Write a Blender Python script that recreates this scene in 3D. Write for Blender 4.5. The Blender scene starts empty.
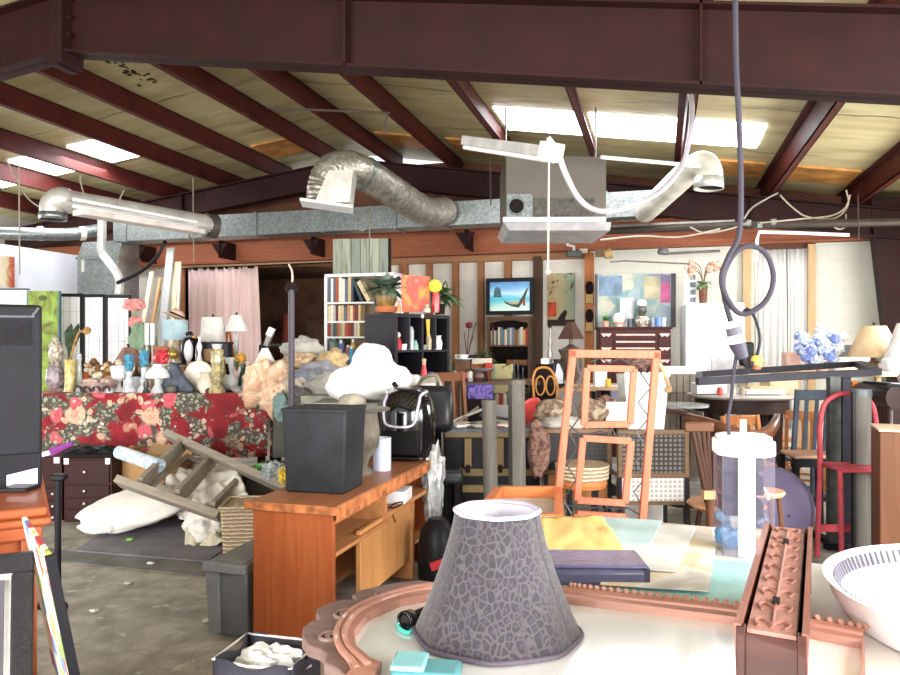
import bpy, bmesh, math, random
from mathutils import Vector, Matrix, Euler, noise
R = math.radians
PI = math.pi
rnd = random.Random(7)
scn = bpy.context.scene
COL = scn.collection
# ---------------------------------------------------------------- camera frame
TH = R(16.3); CS, SN = math.cos(TH), math.sin(TH)
F, HY, CH = 720.0, 345.0, 1.5          # focal length in px, horizon row, eye height
def c2w(X, d, z=0.0): return Vector((X*CS - d*SN, X*SN + d*CS, z))
def ZP(py, d): return CH + (HY-py)*d/F
def DP(py, z): return (CH-z)*F/(py-HY)           # distance of a point of height z seen on row py
def P(px, py, d): return c2w((px-450)/F*d, d, ZP(py, d))
def Q(px, d, z=0.0): return c2w((px-450)/F*d, d, z)
def onY(px, y):
    k = (px-450)/F
    return y*(k*CS-SN)/(CS+k*SN)
def WY(px, py, y):                                # the point of the vertical plane y=const seen at a pixel
    x = onY(px, y); d = -x*SN + y*CS
    return Vector((x, y, ZP(py, d)))
# ---------------------------------------------------------------- materials
def lin(h):
    h = h.lstrip('#'); o = []
    for i in (0, 2, 4):
        v = int(h[i:i+2], 16)/255
        o.append(v/12.92 if v <= .04045 else ((v+.055)/1.055)**2.4)
    return (*o, 1)
class NT:
    def __init__(s, name):
        s.m = bpy.data.materials.new(name); s.m.use_nodes = True
        s.t = s.m.node_tree; s.n = s.t.nodes; s.l = s.t.links
        s.b = s.n['Principled BSDF']
        s._c = None
    def new(s, k, **kw):
        a = s.n.new(k)
        for key, v in kw.items():
            if key in a.inputs.keys(): a.inputs[key].default_value = v
            else: setattr(a, key, v)
        return a
    def co(s, scale=(1, 1, 1), out='Object', rot=(0, 0, 0)):
        if s._c is None: s._c = s.new('ShaderNodeTexCoord')
        mp = s.new('ShaderNodeMapping'); mp.inputs['Scale'].default_value = scale; mp.inputs['Rotation'].default_value = rot
        s.l.new(s._c.outputs[out], mp.inputs['Vector']); return mp.outputs['Vector']
    def noise(s, vec, scale, detail=4, dist=0.0, rough=.5):
        a = s.new('ShaderNodeTexNoise'); a.inputs['Scale'].default_value = scale; a.inputs['Detail'].default_value = detail
        a.inputs['Distortion'].default_value = dist; a.inputs['Roughness'].default_value = rough
        s.l.new(vec, a.inputs['Vector']); return a.outputs['Fac']
    def voro(s, vec, scale, feature='F1', out='Distance', rand=1.0):
        a = s.new('ShaderNodeTexVoronoi', feature=feature); a.inputs['Scale'].default_value = scale
        a.inputs['Randomness'].default_value = rand
        s.l.new(vec, a.inputs['Vector']); return a.outputs[out]
    def ramp(s, fac, stops, interp='LINEAR'):
        a = s.new('ShaderNodeValToRGB'); a.color_ramp.interpolation = interp
        e = a.color_ramp.elements
        while len(e) < len(stops): e.new(.5)
        for i, (p, c) in enumerate(stops):
            e[i].position = p; e[i].color = lin(c) if isinstance(c, str) else (c, c, c, 1)
        s.l.new(fac, a.inputs['Fac']); return a.outputs['Color']
    def mix(s, fac, a, b, mode='MIX'):
        m = s.new('ShaderNodeMix', data_type='RGBA', blend_type=mode)
        for sock, v in ((m.inputs['Factor'], fac), (m.inputs['A'] if False else m.inputs[6], a), (m.inputs[7], b)):
            if isinstance(v, bpy.types.NodeSocket): s.l.new(v, sock)
            elif isinstance(v, str): sock.default_value = lin(v)
            else: sock.default_value = v
        return m.outputs[2]
    def sep(s, vec):
        a = s.new('ShaderNodeSeparateXYZ'); s.l.new(vec, a.inputs[0]); return a.outputs
    def math(s, op, a, b=0.0, c=None):
        m = s.new('ShaderNodeMath', operation=op)
        for i, v in enumerate((a, b) if c is None else (a, b, c)):
            if isinstance(v, bpy.types.NodeSocket): s.l.new(v, m.inputs[i])
            else: m.inputs[i].default_value = v
        return m.outputs[0]
    def color(s, c): s.l.new(c, s.b.inputs['Base Color'])
    def bump(s, h, strength=.3, dist=.01):
        a = s.new('ShaderNodeBump'); a.inputs['Strength'].default_value = strength; a.inputs['Distance'].default_value = dist
        s.l.new(h, a.inputs['Height']); s.l.new(a.outputs[0], s.b.inputs['Normal'])
    def set(s, **kw):
        for k, v in kw.items(): s.b.inputs[k.replace('_', ' ')].default_value = v
        return s
MC = {}
def hexmul(h, f):
    h = h.lstrip('#'); return '#' + ''.join('%02x' % max(0, min(255, int(int(h[i:i+2], 16)*f))) for i in (0, 2, 4))
def mat(h, rough=.6, metal=0.0, var=.12, scale=6, bump=0.0, trans=0.0, alpha=1.0, coat=0.0):
    key = (h, rough, metal, var, scale, bump, trans, alpha, coat)
    if key in MC: return MC[key]
    t = NT('paint_' + h.strip('#')); t.set(Roughness=rough, Metallic=metal, Specular_IOR_Level=.2 if rough > .4 else .5)
    f = t.noise(t.co(), scale, 5)
    t.color(t.ramp(f, [(.3, hexmul(h, 1-var)), (.7, hexmul(h, 1+var*.6))]))
    if bump: t.bump(t.noise(t.co(), scale*6, 5), bump, .01)
    if trans: t.b.inputs['Transmission Weight'].default_value = trans
    if alpha < 1: t.b.inputs['Alpha'].default_value = alpha
    if coat: t.b.inputs['Coat Weight'].default_value = coat; t.b.inputs['Coat Roughness'].default_value = .1
    MC[key] = t.m; return t.m
def wood(h1, h2, axis='x', rough=.5, scale=3.0, coat=0.0, bump=.1):
    key = ('w', h1, h2, axis, rough, scale, coat)
    if key in MC: return MC[key]
    t = NT('wood_' + h1.strip('#')); t.set(Roughness=rough, Specular_IOR_Level=.25)
    sc = {'x': (.6, 9, 9), 'y': (9, .6, 9), 'z': (9, 9, .6)}[axis]
    v = t.co(sc)
    f = t.noise(v, scale, 6, 1.2, .6); g = t.noise(v, scale*5, 3)
    c = t.ramp(f, [(.28, h1), (.5, hexmul(h1, 1.12)), (.72, h2)])
    t.color(t.mix(t.math('MULTIPLY', g, .35), c, hexmul(h1, .6)))
    if bump: t.bump(f, bump, .004)
    if coat: t.b.inputs['Coat Weight'].default_value = coat
    MC[key] = t.m; return t.m
def glow(h, strength):
    t = NT('lit_' + h.strip('#')); t.set(Roughness=.5)
    t.b.inputs['Emission Color'].default_value = lin(h); t.b.inputs['Emission Strength'].default_value = strength
    f = t.noise(t.co((1, 6, 1)), 3); t.color(t.ramp(f, [(.3, hexmul(h, .9)), (.7, h)])); return t.m
def glass(h='#eef4f2', rough=.05, alpha=.35):
    return mat(h, rough, 0, .03, 3, 0, 0, alpha)
# ---------------------------------------------------------------- mesh builder
class MB:
    def __init__(s): s.bm = bmesh.new()
    def _add(s, geom, M=None):
        if M is not None: bmesh.ops.transform(s.bm, matrix=M, verts=geom)
        return s
    def box(s, x0, x1, y0, y1, z0, z1, M=None):
        v = [s.bm.verts.new(p) for p in ((x0,y0,z0),(x1,y0,z0),(x1,y1,z0),(x0,y1,z0),(x0,y0,z1),(x1,y0,z1),(x1,y1,z1),(x0,y1,z1))]
        for f in ((3,2,1,0),(4,5,6,7),(0,1,5,4),(1,2,6,5),(2,3,7,6),(3,0,4,7)): s.bm.faces.new([v[i] for i in f])
        return s._add(v, M)
    def cb(s, c, size, rot=(0,0,0)):                      # centred, rotated box
        return s.box(-size[0]/2, size[0]/2, -size[1]/2, size[1]/2, -size[2]/2, size[2]/2,
                     Matrix.Translation(c) @ Euler(rot).to_matrix().to_4x4())
    def frustum(s, x0, x1, y0, y1, z0, X0, X1, Y0, Y1, z1, M=None):
        v = [s.bm.verts.new(p) for p in ((x0,y0,z0),(x1,y0,z0),(x1,y1,z0),(x0,y1,z0),(X0,Y0,z1),(X1,Y0,z1),(X1,Y1,z1),(X0,Y1,z1))]
        for f in ((3,2,1,0),(4,5,6,7),(0,1,5,4),(1,2,6,5),(2,3,7,6),(3,0,4,7)): s.bm.faces.new([v[i] for i in f])
        return s._add(v, M)
    def bar(s, p0, p1, w, h=None, up=(0,0,1)):
        h = h or w; p0, p1 = Vector(p0), Vector(p1); d = (p1-p0); L = d.length; d.normalize()
        up = Vector(up)
        if abs(d.dot(up)) > .98: up = Vector((0,1,0))
        x = d.cross(up).normalized(); z = x.cross(d).normalized()
        M = Matrix(((x.x,d.x,z.x,p0.x),(x.y,d.y,z.y,p0.y),(x.z,d.z,z.z,p0.z),(0,0,0,1)))
        return s.box(-w/2, w/2, 0, L, -h/2, h/2, M)
    def tube(s, pts, r, n=8, closed=False, cap=True):
        pts = [Vector(p) for p in pts]; m = len(pts); rings = []
        rr = r if isinstance(r, (list, tuple)) else [r]*m
        ref = None
        for i, p in enumerate(pts):
            a = pts[(i-1) % m] if (closed or i > 0) else p; b = pts[(i+1) % m] if (closed or i < m-1) else p
            t = (b-a)
            if t.length < 1e-9: t = Vector((0,0,1))
            t.normalize()
            if ref is None:
                ref = Vector((0,0,1)) if abs(t.z) < .9 else Vector((1,0,0))
            x = (ref - t*ref.dot(t))
            if x.length < 1e-6: x = t.orthogonal()
            x.normalize(); y = t.cross(x); ref = x
            rings.append([s.bm.verts.new(p + (x*math.cos(2*PI*k/n) + y*math.sin(2*PI*k/n))*rr[i]) for k in range(n)])
        for i in range(m if closed else m-1):
            A, B = rings[i], rings[(i+1) % m]
            for k in range(n): s.bm.faces.new((A[k], A[(k+1) % n], B[(k+1) % n], B[k]))
        if cap and not closed:
            s.bm.faces.new(rings[0][::-1]); s.bm.faces.new(rings[-1])
        return s
    def lathe(s, prof, n=20, c=(0,0,0), M=None, sy=1.0):
        rings = []; vs = []
        for r, z in prof:
            if r <= 1e-6: ring = [s.bm.verts.new((0, 0, z))]
            else: ring = [s.bm.verts.new((r*math.cos(2*PI*k/n), sy*r*math.sin(2*PI*k/n), z)) for k in range(n)]
            rings.append(ring); vs += ring
        for A, B in zip(rings, rings[1:]):
            for k in range(n):
                if len(A) == 1 and len(B) == 1: continue
                if len(A) == 1: s.bm.faces.new((A[0], B[(k+1) % n], B[k])[::-1])
                elif len(B) == 1: s.bm.faces.new((A[k], A[(k+1) % n], B[0]))
                else: s.bm.faces.new((A[k], A[(k+1) % n], B[(k+1) % n], B[k]))
        MM = Matrix.Translation(c)
        return s._add(vs, MM if M is None else MM @ M)
    def prism(s, poly, y0, y1, M=None):                   # polygon in x,z extruded along y
        a = [s.bm.verts.new((x, y0, z)) for x, z in poly]; b = [s.bm.verts.new((x, y1, z)) for x, z in poly]
        s.bm.faces.new(a); s.bm.faces.new(b[::-1]); n = len(a)
        for i in range(n): s.bm.faces.new((a[i], b[i], b[(i+1) % n], a[(i+1) % n]))
        return s._add(a+b, M)
    def slab(s, poly, z0, z1, M=None):                    # polygon in x,y extruded along z
        a = [s.bm.verts.new((x, y, z0)) for x, y in poly]; b = [s.bm.verts.new((x, y, z1)) for x, y in poly]
        s.bm.faces.new(a[::-1]); s.bm.faces.new(b); n = len(a)
        for i in range(n): s.bm.faces.new((a[i], a[(i+1) % n], b[(i+1) % n], b[i]))
        return s._add(a+b, M)
    def sheet(s, fn, nu, nv, closed_u=False):
        g = [[s.bm.verts.new(fn(i/nu, j/nv)) for j in range(nv+1)] for i in range(nu+(0 if closed_u else 1))]
        m = len(g)
        for i in range(nu):
            for j in range(nv): s.bm.faces.new((g[i][j], g[(i+1) % m][j], g[(i+1) % m][j+1], g[i][j+1]))
        return s
    def blob(s, c, rad, amp=.15, freq=2.0, seed=0, sub=3, M=None, flat=None):
        r = bmesh.ops.create_icosphere(s.bm, subdivisions=sub, radius=1.0); vs = r['verts']
        for v in vs:
            q = v.co*freq + Vector((seed*3.7, seed*1.3, seed*7.1))
            k = 1 + amp*noise.noise(q) + amp*.5*noise.noise(q*2.3) + (amp*.3*noise.noise(q*5.1) if sub >= 4 else 0)
            v.co = Vector((v.co.x*rad[0]*k, v.co.y*rad[1]*k, v.co.z*rad[2]*k))
            if flat is not None and v.co.z < -flat: v.co.z = -flat
        T = Matrix.Translation(c)
        return s._add(vs, T if M is None else T @ M)
    def ball(s, c, r, n=12):
        rr = r if isinstance(r, (tuple, list)) else (r, r, r)
        q = bmesh.ops.create_uvsphere(s.bm, u_segments=n, v_segments=max(6, n*2//3), radius=1.0)['verts']
        return s._add(q, Matrix.Translation(c) @ Matrix.Diagonal((*rr, 1)))
def obj(name, mb, m, parent=None, loc=(0,0,0), rz=0.0, bevel=0.0, smooth=35, solid=0.0, sub=0, rot=None):
    me = bpy.data.meshes.new(name)
    bmesh.ops.recalc_face_normals(mb.bm, faces=mb.bm.faces[:]); mb.bm.to_mesh(me); mb.bm.free()
    for p in me.polygons: p.use_smooth = True
    me.set_sharp_from_angle(angle=R(smooth))
    for q in (m if isinstance(m, (list, tuple)) else [m]): me.materials.append(q)
    o = bpy.data.objects.new(name, me); COL.objects.link(o)
    if parent is not None: o.parent = parent
    o.location = loc; o.rotation_euler = rot if rot is not None else (0, 0, rz)
    if solid:
        s = o.modifiers.new('thickness', 'SOLIDIFY'); s.thickness = solid; s.offset = 0
    if sub:
        s = o.modifiers.new('smooth', 'SUBSURF'); s.levels = sub; s.render_levels = sub
    if bevel:
        b = o.modifiers.new('edge', 'BEVEL'); b.width = bevel; b.segments = 2; b.limit_method = 'ANGLE'; b.angle_limit = R(50)
    return o
def tag(o, label, cat, group=None, kind=None):
    if label: o['label'] = label
    if cat: o['category'] = cat
    if group: o['group'] = group
    if kind: o['kind'] = kind
    return o
def struct(name, mb, m, label=None, **kw):
    o = obj(name, mb, m, **kw); o['kind'] = 'structure'
    if label: o['label'] = label
    return o
def thing(name, label, cat, loc, rz=0.0, group=None):
    o = bpy.data.objects.new(name, None); COL.objects.link(o); o.empty_display_size = .1
    o.location = loc; o.rotation_euler = (0, 0, rz); return tag(o, label, cat, group)
def T(name, label, cat, px, d, z=0.0, rot=0.0, group=None, face=True):
    return thing(name, label, cat, Q(px, d, z), (TH if face else 0)+rot, group)
def TM(name, label, cat, mb, m, px, d, z=0.0, rot=0.0, group=None, face=True, **kw):
    o = obj(name, mb, m, loc=Q(px, d, z), rz=(TH if face else 0)+rot, **kw); return tag(o, label, cat, group)
def dup(root, loc=None, rz=None, label=None, group=None):
    r = root.copy(); COL.objects.link(r)
    if loc is not None: r.location = loc
    if rz is not None: r.rotation_euler = (0, 0, rz)
    if label: r['label'] = label
    if group: r['group'] = group
    for ch in list(root.children):
        c = ch.copy(); COL.objects.link(c); c.parent = r
        for g in ch.children:
            e = g.copy(); COL.objects.link(e); e.parent = c
    return r
def smoothpath(pts, n=6):                                 # Catmull-Rom through points
    pts = [Vector(p) for p in pts]; out = []
    for i in range(len(pts)-1):
        a, b, c, d = pts[max(i-1, 0)], pts[i], pts[i+1], pts[min(i+2, len(pts)-1)]
        for k in range(n):
            t = k/n; out.append(.5*((2*b) + (c-a)*t + (2*a-5*b+4*c-d)*t*t + (3*b-a-3*c+d)*t**3))
    out.append(pts[-1]); return out
# ================================================================ materials of the place
M_maroon = mat('#2a1210', .65, .0, .18, 3, .05)
M_maroon2 = mat('#52231f', .5, .0, .18, 3, .05)
M_rust = wood('#8a5138', '#a9694b', 'x', .7, 2)
M_stud = wood('#8a5c3c', '#b07f58', 'z', .7, 2)
M_pine = wood('#bf9f78', '#d3b791', 'z', .7, 2)
M_plaster = mat('#dbd6cb', .9, 0, .07, 3, .05)
M_dark = mat('#1c1412', .8, 0, .3, 3)
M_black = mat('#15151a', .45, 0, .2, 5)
M_blackgloss = mat('#0b0b10', .12, 0, .1, 5, coat=.5)
M_white = mat('#e9e9ea', .6, 0, .03, 5)
M_galv = None
def _galv():
    t = NT('galvanised'); t.set(Roughness=.38, Metallic=.75)
    c = t.voro(t.co(), 48, 'F1', 'Color'); s = t.sep(c)[0]
    t.color(t.ramp(s, [(0, '#747b7a'), (1, '#9aa09f')])); return t.m
M_galv = _galv()
def _foil():
    t = NT('foil_duct'); t.set(Roughness=.35, Metallic=.7)
    n = t.noise(t.co(), 9, 5, 1.5); t.color(t.ramp(n, [(.3, '#8e887c'), (.7, '#cfcabd')])); t.bump(t.noise(t.co(), 16, 4, 1), .6, .02); return t.m
M_foil = _foil()
def _concrete():
    t = NT('concrete_floor'); t.set(Roughness=.62)
    v = t.co()
    a = t.noise(v, .9, 8, .6, .62); b = t.noise(v, 5, 6, .3, .6); c = t.noise(v, 42, 4)
    base = t.ramp(a, [(.28, '#8a857a'), (.45, '#a59f93'), (.6, '#b9b3a6'), (.72, '#d2ccbf')])
    base = t.mix(t.ramp(b, [(.35, .75), (.6, 0.0)]), base, '#6a665a')
    spots = t.ramp(t.noise(v, 11, 3, .5), [(.63, 0.0), (.7, .6)])
    base = t.mix(spots, base, '#c9c5ba')
    base = t.mix(t.math('MULTIPLY', c, .22), base, '#4a483f')
    t.color(base); t.bump(b, .12, .01); return t.m
def _insul():
    t = NT('insulation'); t.set(Roughness=.45)
    v = t.co((.35, 1.6, 1)); n = t.noise(v, 2.2, 6, .8)
    base = t.ramp(n, [(.25, '#a0956c'), (.5, '#c2b688'), (.8, '#d6cda3')])
    y = t.sep(t.co())[1]
    w = t.math('ADD', y, t.math('MULTIPLY', t.noise(t.co(), 1.1, 3), .35))
    fr = t.math('FRACT', t.math('MULTIPLY', w, .62))
    seam = t.ramp(fr, [(0, 1.0), (.012, .9), (.03, 0.0)])
    gate = t.ramp(t.noise(t.co(), .9, 2), [(.45, 0.0), (.55, 1.0)])
    c = t.mix(t.math('MULTIPLY', t.math('MULTIPLY', seam, gate), .8), base, '#3c3522')
    t.color(c); t.bump(t.noise(v, 5, 5, 1), .5, .03); return t.m
def _block(h1='#d6d6c9', h2='#dadace'):
    t = NT('painted_block'); t.set(Roughness=.8)
    br = t.new('ShaderNodeTexBrick'); br.inputs['Color1'].default_value = lin(h1); br.inputs['Color2'].default_value = lin(h2)
    br.inputs['Mortar'].default_value = lin(hexmul(h1, .97)); br.inputs['Scale'].default_value = 1
    br.inputs['Brick Width'].default_value = .42; br.inputs['Row Height'].default_value = .21; br.inputs['Mortar Size'].default_value = .006
    t.l.new(t.co(rot=(R(90), 0, 0)), br.inputs['Vector'])
    n = t.noise(t.co(), 2, 5); t.color(t.mix(t.math('MULTIPLY', n, .3), br.outputs['Color'], hexmul(h1, .85))); return t.m
M_block = _block()
# ================================================================ floor, roof, walls
XR, XL, YB, YF = 3.4, -12.0, 11.5, -4.0
RX, RZ = -4.85, 4.52
def zr(x): return RZ - (.157*(x-RX) if x > RX else .12*(RX-x))     # top of rafters
struct('floor', MB().box(XL-.2, XR+.2, YF, YB+3.5, -.12, 0), _concrete())
b = MB()
def roofquad(b, x0, x1, y0, y1, dz, th):
    b.prism([(x0, zr(x0)+dz), (x1, zr(x1)+dz), (x1, zr(x1)+dz+th), (x0, zr(x0)+dz+th)], y0, y1)
roofquad(b, XL-.2, RX, YF, YB+.2, .29, .1); roofquad(b, RX, XR+.3, YF, YB+.2, .29, .1)
struct('ceiling', b, _insul(), smooth=10)
# skylight strips let into the roof
M_sky = glow('#f4f7ff', 5.5)
k = 1
for x0, x1, y0, y1 in ((-1.92, -.9, 8.4, 9.3), (-.8, .2, 8.4, 9.3), (.3, 1.1, 8.4, 9.3), (-8.3, -7.3, 8.5, 9.4), (-9.4, -8.5, 8.5, 9.4), (-10.5, -9.6, 8.5, 9.4), (1.5, 2.4, 3.2, 3.9)):
    bb = MB(); bb.prism([(x0, zr(x0)+.268), (x1, zr(x1)+.268), (x1, zr(x1)+.295), (x0, zr(x0)+.295)], y0, y1)
    struct('window_%d' % k, bb, M_sky, 'translucent skylight strip between roof purlins'); k += 1
# amber strips painting a warm glow onto the far end of the roof lining
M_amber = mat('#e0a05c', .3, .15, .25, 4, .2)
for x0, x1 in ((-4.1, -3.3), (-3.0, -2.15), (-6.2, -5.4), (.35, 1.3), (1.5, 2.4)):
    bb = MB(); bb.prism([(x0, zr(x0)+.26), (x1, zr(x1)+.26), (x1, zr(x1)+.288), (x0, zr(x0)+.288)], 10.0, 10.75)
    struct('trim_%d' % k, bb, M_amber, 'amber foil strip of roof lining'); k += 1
# purlins: Z-section beams on the rafters
for i, x in enumerate((-10.7, -9.5, -8.4, -7.25, -6.28, -5.2, -4.2, -3.14, -2.0, -.85, .25, 1.42, 2.5)):
    z = zr(x); bb = MB()
    bb.box(-.006, .006, YF, YB, 0, .28); bb.box(-.006, .075, YF, YB, 0, .012); bb.box(-.075, .006, YF, YB, .268, .28); bb.box(.065, .077, YF, YB, 0, .03)
    struct('purlin_beam', bb, M_maroon2, 'dark red roof purlin', loc=(x, 0, z+.005))
# rafters
def rafter(y, depth, fl, xr, stiff):
    bb = MB()
    pts = [(XL, zr(XL)-depth), (RX, zr(RX)-depth), (xr, zr(xr)-depth)]
    for (xa, za), (xb, zb) in zip(pts, pts[1:]):
        bb.prism([(xa, za), (xb, zb), (xb, zb+depth), (xa, za+depth)], y-.008, y+.008)
        for dz in (0, depth-.02): bb.prism([(xa, za+dz), (xb, zb+dz), (xb, zb+dz+.02), (xa, za+dz+.02)], y-fl/2, y+fl/2)
    for x in stiff:
        z = zr(x); bb.box(x-.008, x+.008, y-fl/2, y+fl/2, z-depth, z)
    return struct('rafter_beam', bb, M_maroon, 'deep dark red steel rafter of the roof')
rafter(5.0, .54, .2, XR, (-2.25, .25))
rafter(10.8, .40, .2, XR, (-8, -2.2, 1.2))
rafter(-1.0, .54, .2, XR, ())
# splice plates at the ridge of the near rafter
bb = MB().box(RX-.1, RX-.03, 4.89, 5.11, RZ-.66, RZ).box(RX-.02, RX+.03, 4.88, 5.12, RZ-.64, RZ)
for zz in (.1, .25, .4): bb.lathe([(0, 0), (.02, 0), (.02, .03), (0, .03)], 6, (RX+.04, 4.93, RZ-zz), Euler((0, R(90), 0)).to_matrix().to_4x4())
struct('trim_30', bb, M_maroon, 'bolted splice plates at the ridge of the rafter')
# tapered column
bb = MB()
xt0, xt1 = 2.74, 3.34
bb.prism([(3.02, 0), (3.34, 0), (xt1, 3.45), (2.70, 3.45), (2.70, 3.0)], 10.78, 10.82)
bb.bar((3.02, 10.8, 0), (2.70, 10.8, 3.1), .22, .02, (1, 0, 0)); bb.box(3.32, 3.34, 10.69, 10.91, 0, 3.4)
struct('column', bb, M_maroon, 'tapered dark red steel column')
bb = MB(); bb.prism([(3.1, 0), (3.34, 0), (3.34, 3.0), (2.95, 3.0)], 4.98, 5.02); bb.bar((3.1, 5, 0), (2.95, 5, 3.0), .2, .02, (1, 0, 0))
struct('column', bb, M_maroon, 'dark red steel column by the near rafter')
r = random.Random(21); bb = MB(); xs_, ys_ = -5.91, 6.98
for i in range(26):
    x, y = xs_+r.gauss(0, .07), ys_+r.gauss(0, .22); bb.blob((x, y, zr(x)+.286), (r.uniform(.01, .03), r.uniform(.015, .045), .004), .5, 4, i, 2)
struct('trim_41', bb, mat('#3a3226', .9), 'dark mould stain on the roof lining')
# ---- walls
struct('wall_right', MB().box(XR, XR+.15, 4.2, YB+.2, 0, 3.6).box(XR, XR+.15, YF, 4.2, 0, .9).box(XR, XR+.15, YF, 4.2, 2.6, 3.6), _block('#c9c6ba', '#d6d3c8'))
struct('wall_left', MB().box(XL-.15, XL, YF, YB+3, 0, 4.2), _block('#b9b7ad', '#c6c4ba'))
# back wall, in the lengths the photo shows
x_a, x_b, x_c, x_d, x_e, x_f = onY(100, YB), onY(186, YB), onY(365, YB), onY(590, YB), onY(751, YB), onY(812, YB)
bb = MB().box(XL, x_b, YB, YB+.12, 0, 2.95).box(XL, XR, YB+.03, YB+.15, 2.9, 4.55)
struct('wall_back', bb, mat('#6e4a3b', .8, 0, .2, 2, .1))
struct('wall_back_plaster', MB().box(x_c, x_d+.02, YB+.09, YB+.14, 0, 2.95).box(XL, x_b, YB-.02, YB+.0, 0, 2.93), M_plaster)
bb = MB().box(x_d, x_e+.05, YB, YB+.12, 0, 3.0).box(x_f+.05, XR, YB, YB+.12, 0, 3.0).box(x_e+.05, x_f+.05, YB+.05, YB+.12, 0, 3.0)
struct('wall_back_block', bb, M_block)
# studs and plates
for i, (p0, p1) in enumerate(((399, 407), (426, 431.5), (452, 458), (477.5, 483.5), (504, 511), (372, 380))):
    x0, x1 = onY(p0, YB), onY(p1, YB)
    struct('stud_beam', MB().box(x0, x1, YB-.01, YB+.09, 0, 2.9), M_stud, 'bare timber wall stud')
x0, x1 = onY(533.5, YB), onY(542, YB)
struct('stud_beam', MB().box(x0, x1, YB-.05, YB+.09, 0, 2.92), wood('#4a3528', '#5d4433', 'z', .7), 'dark stained wall post beside the boat picture')
x0, x1 = onY(585, YB), onY(594, YB)
struct('stud_beam', MB().box(x0, x1, YB-.08, YB+.09, 0, 2.95), wood('#a5663c', '#c08150', 'z', .7), 'orange brown timber post carrying small masks')
struct('trim_31', MB().box(x_c-.05, x_d, YB-.03, YB+.09, 2.87, 3.02), wood('#94694a', '#b18560', 'x', .7), 'timber top plate of stud wall')
struct('trim_32', MB().box(XL, x_c, YB-.06, YB+.05, 2.93, 2.98), M_pine, 'pale timber strip over doorway')
struct('trim_33', MB().box(x_b-.12, x_b, YB-.06, YB+.12, 0, 2.93), wood('#a8704a', '#bd8a60', 'z', .7), 'timber door post by the pink curtain')
for p0, p1 in ((743, 751), (808, 815.5)):
    x0, x1 = onY(p0, YB-.1), onY(p1, YB-.1)
    struct('stud_beam', MB().box(x0, x1, YB-.12, YB-.03, 0, 2.95), M_pine, 'pale pine post framing the white curtains')
# long rust coloured girder under the rafter
bb = MB().box(XL, XR, YB-.24, YB-.22, 2.98, 3.38).box(XL, XR, YB-.32, YB-.14, 2.96, 2.985).box(XL, XR, YB-.32, YB-.14, 3.36, 3.385)
struct('girder_beam', bb, M_rust, 'rust brown girder along the back wall')
for px in (150, 230, 320, 470):
    x = onY(px, YB-.4); struct('bracket_beam', MB().prism([(x, 3.0), (x+.02, 3.0), (x+.02, 3.3), (x, 3.3)], YB-.75, YB-.25).prism([(x-.16, 3.25), (x+.16, 3.25), (x, 3.02)], YB-.72, YB-.68), M_maroon, 'dark red knee bracket on the girder')
# dark store room behind the doorway
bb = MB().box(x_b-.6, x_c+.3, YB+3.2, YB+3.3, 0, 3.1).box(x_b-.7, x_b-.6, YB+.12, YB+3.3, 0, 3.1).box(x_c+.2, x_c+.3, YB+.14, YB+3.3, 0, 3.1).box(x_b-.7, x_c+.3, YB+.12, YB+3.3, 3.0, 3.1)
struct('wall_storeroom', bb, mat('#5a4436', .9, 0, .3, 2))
# white partition
struct('wall_partition', MB().box(-10.08, -10, 6.5, 10.62, 0, 3.1).box(-10.1, -9.85, 10.62, 10.75, 0, 3.15), mat('#d9dde4', .7, 0, .04, 2))
struct('trim_34', MB().box(-9.995, -9.96, 10.2, 10.62, 2.05, 2.35), mat('#d3a062', .7), 'raw plywood patch on partition')
# ================================================================ ducts, lights and cables overhead
t = thing('air_duct', 'long galvanised rectangular air duct along the rust brown girder', 'duct', (-4.3, 10.0, 3.2))
bb = MB().box(-4.35, 4.2, -.18, .18, 0, .34); obj('duct_body', bb, M_galv, t, bevel=.004)
for x in (-4.1, -2.9, -1.7, -.55, .6, 1.35, 2.5, 3.6): obj('flange', MB().box(x-.02, x+.02, -.2, .2, -.015, .355), M_galv, t)
t = thing('duct_plenum', 'tall galvanised plenum box hanging over the shoji screen', 'duct', (-9.08, 10.2, 2.25))
obj('plenum_body', MB().box(-.42, .42, -.25, .25, 0, .72).frustum(-.42, .42, -.25, .25, .72, -.36, .46, -.2, .2, 1.0), M_galv, t, bevel=.005)
obj('flange', MB().box(-.44, .44, -.27, .27, .7, .74), M_galv, t)
tag(obj('angle_bracket', MB().bar(P(84, 258, 12.2), P(84, 272, 12.2), .06).bar(P(84, 272, 12.2), P(113, 272, 12.2), .02).bar(P(87, 262, 12.2), P(87, 305, 12.2), .015), mat('#b9b7ac', .6)), 'thin metal conduit frame in front of the plenum box', 'conduit')
def flex(name, label, pts, r, m, rib=True, n=16, group=None, parts=None):
    t = thing(name, label, 'duct', pts[0], 0, group); o = pts[0]
    pp = smoothpath([p-o for p in pts], 8)
    rr = [r*(1+(.05 if rib and i % 2 else 0)) for i in range(len(pp))]
    obj('duct_hose', MB().tube(pp, rr, n), m, t); return t
t = flex('round_duct', 'round galvanised pipe high on the white partition side', [P(-25, 233, 11.0), P(30, 234, 11.3), P(72, 234, 11.7), P(98, 230, 12.0)], .1, M_galv, False)
o0 = t.location.copy()
for px in (40, 82): obj('clamp', MB().tube([P(px-2, 233.5, 11.35+(px-30)*.008)-o0, P(px+3, 233.5, 11.4+(px-30)*.008)-o0], .115, 14), mat('#d7d6cd', .6), t)
flex('downspout_pipe', 'pale bent downpipe beside the plenum box', [P(102, 212, 11.2), P(102, 235, 11.2), P(102, 252, 11.2), P(110, 264, 11.2), P(119, 278, 11.2), P(119, 294, 11.2)], .065, mat('#c3c4c0', .4, .4), False, 10)
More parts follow.
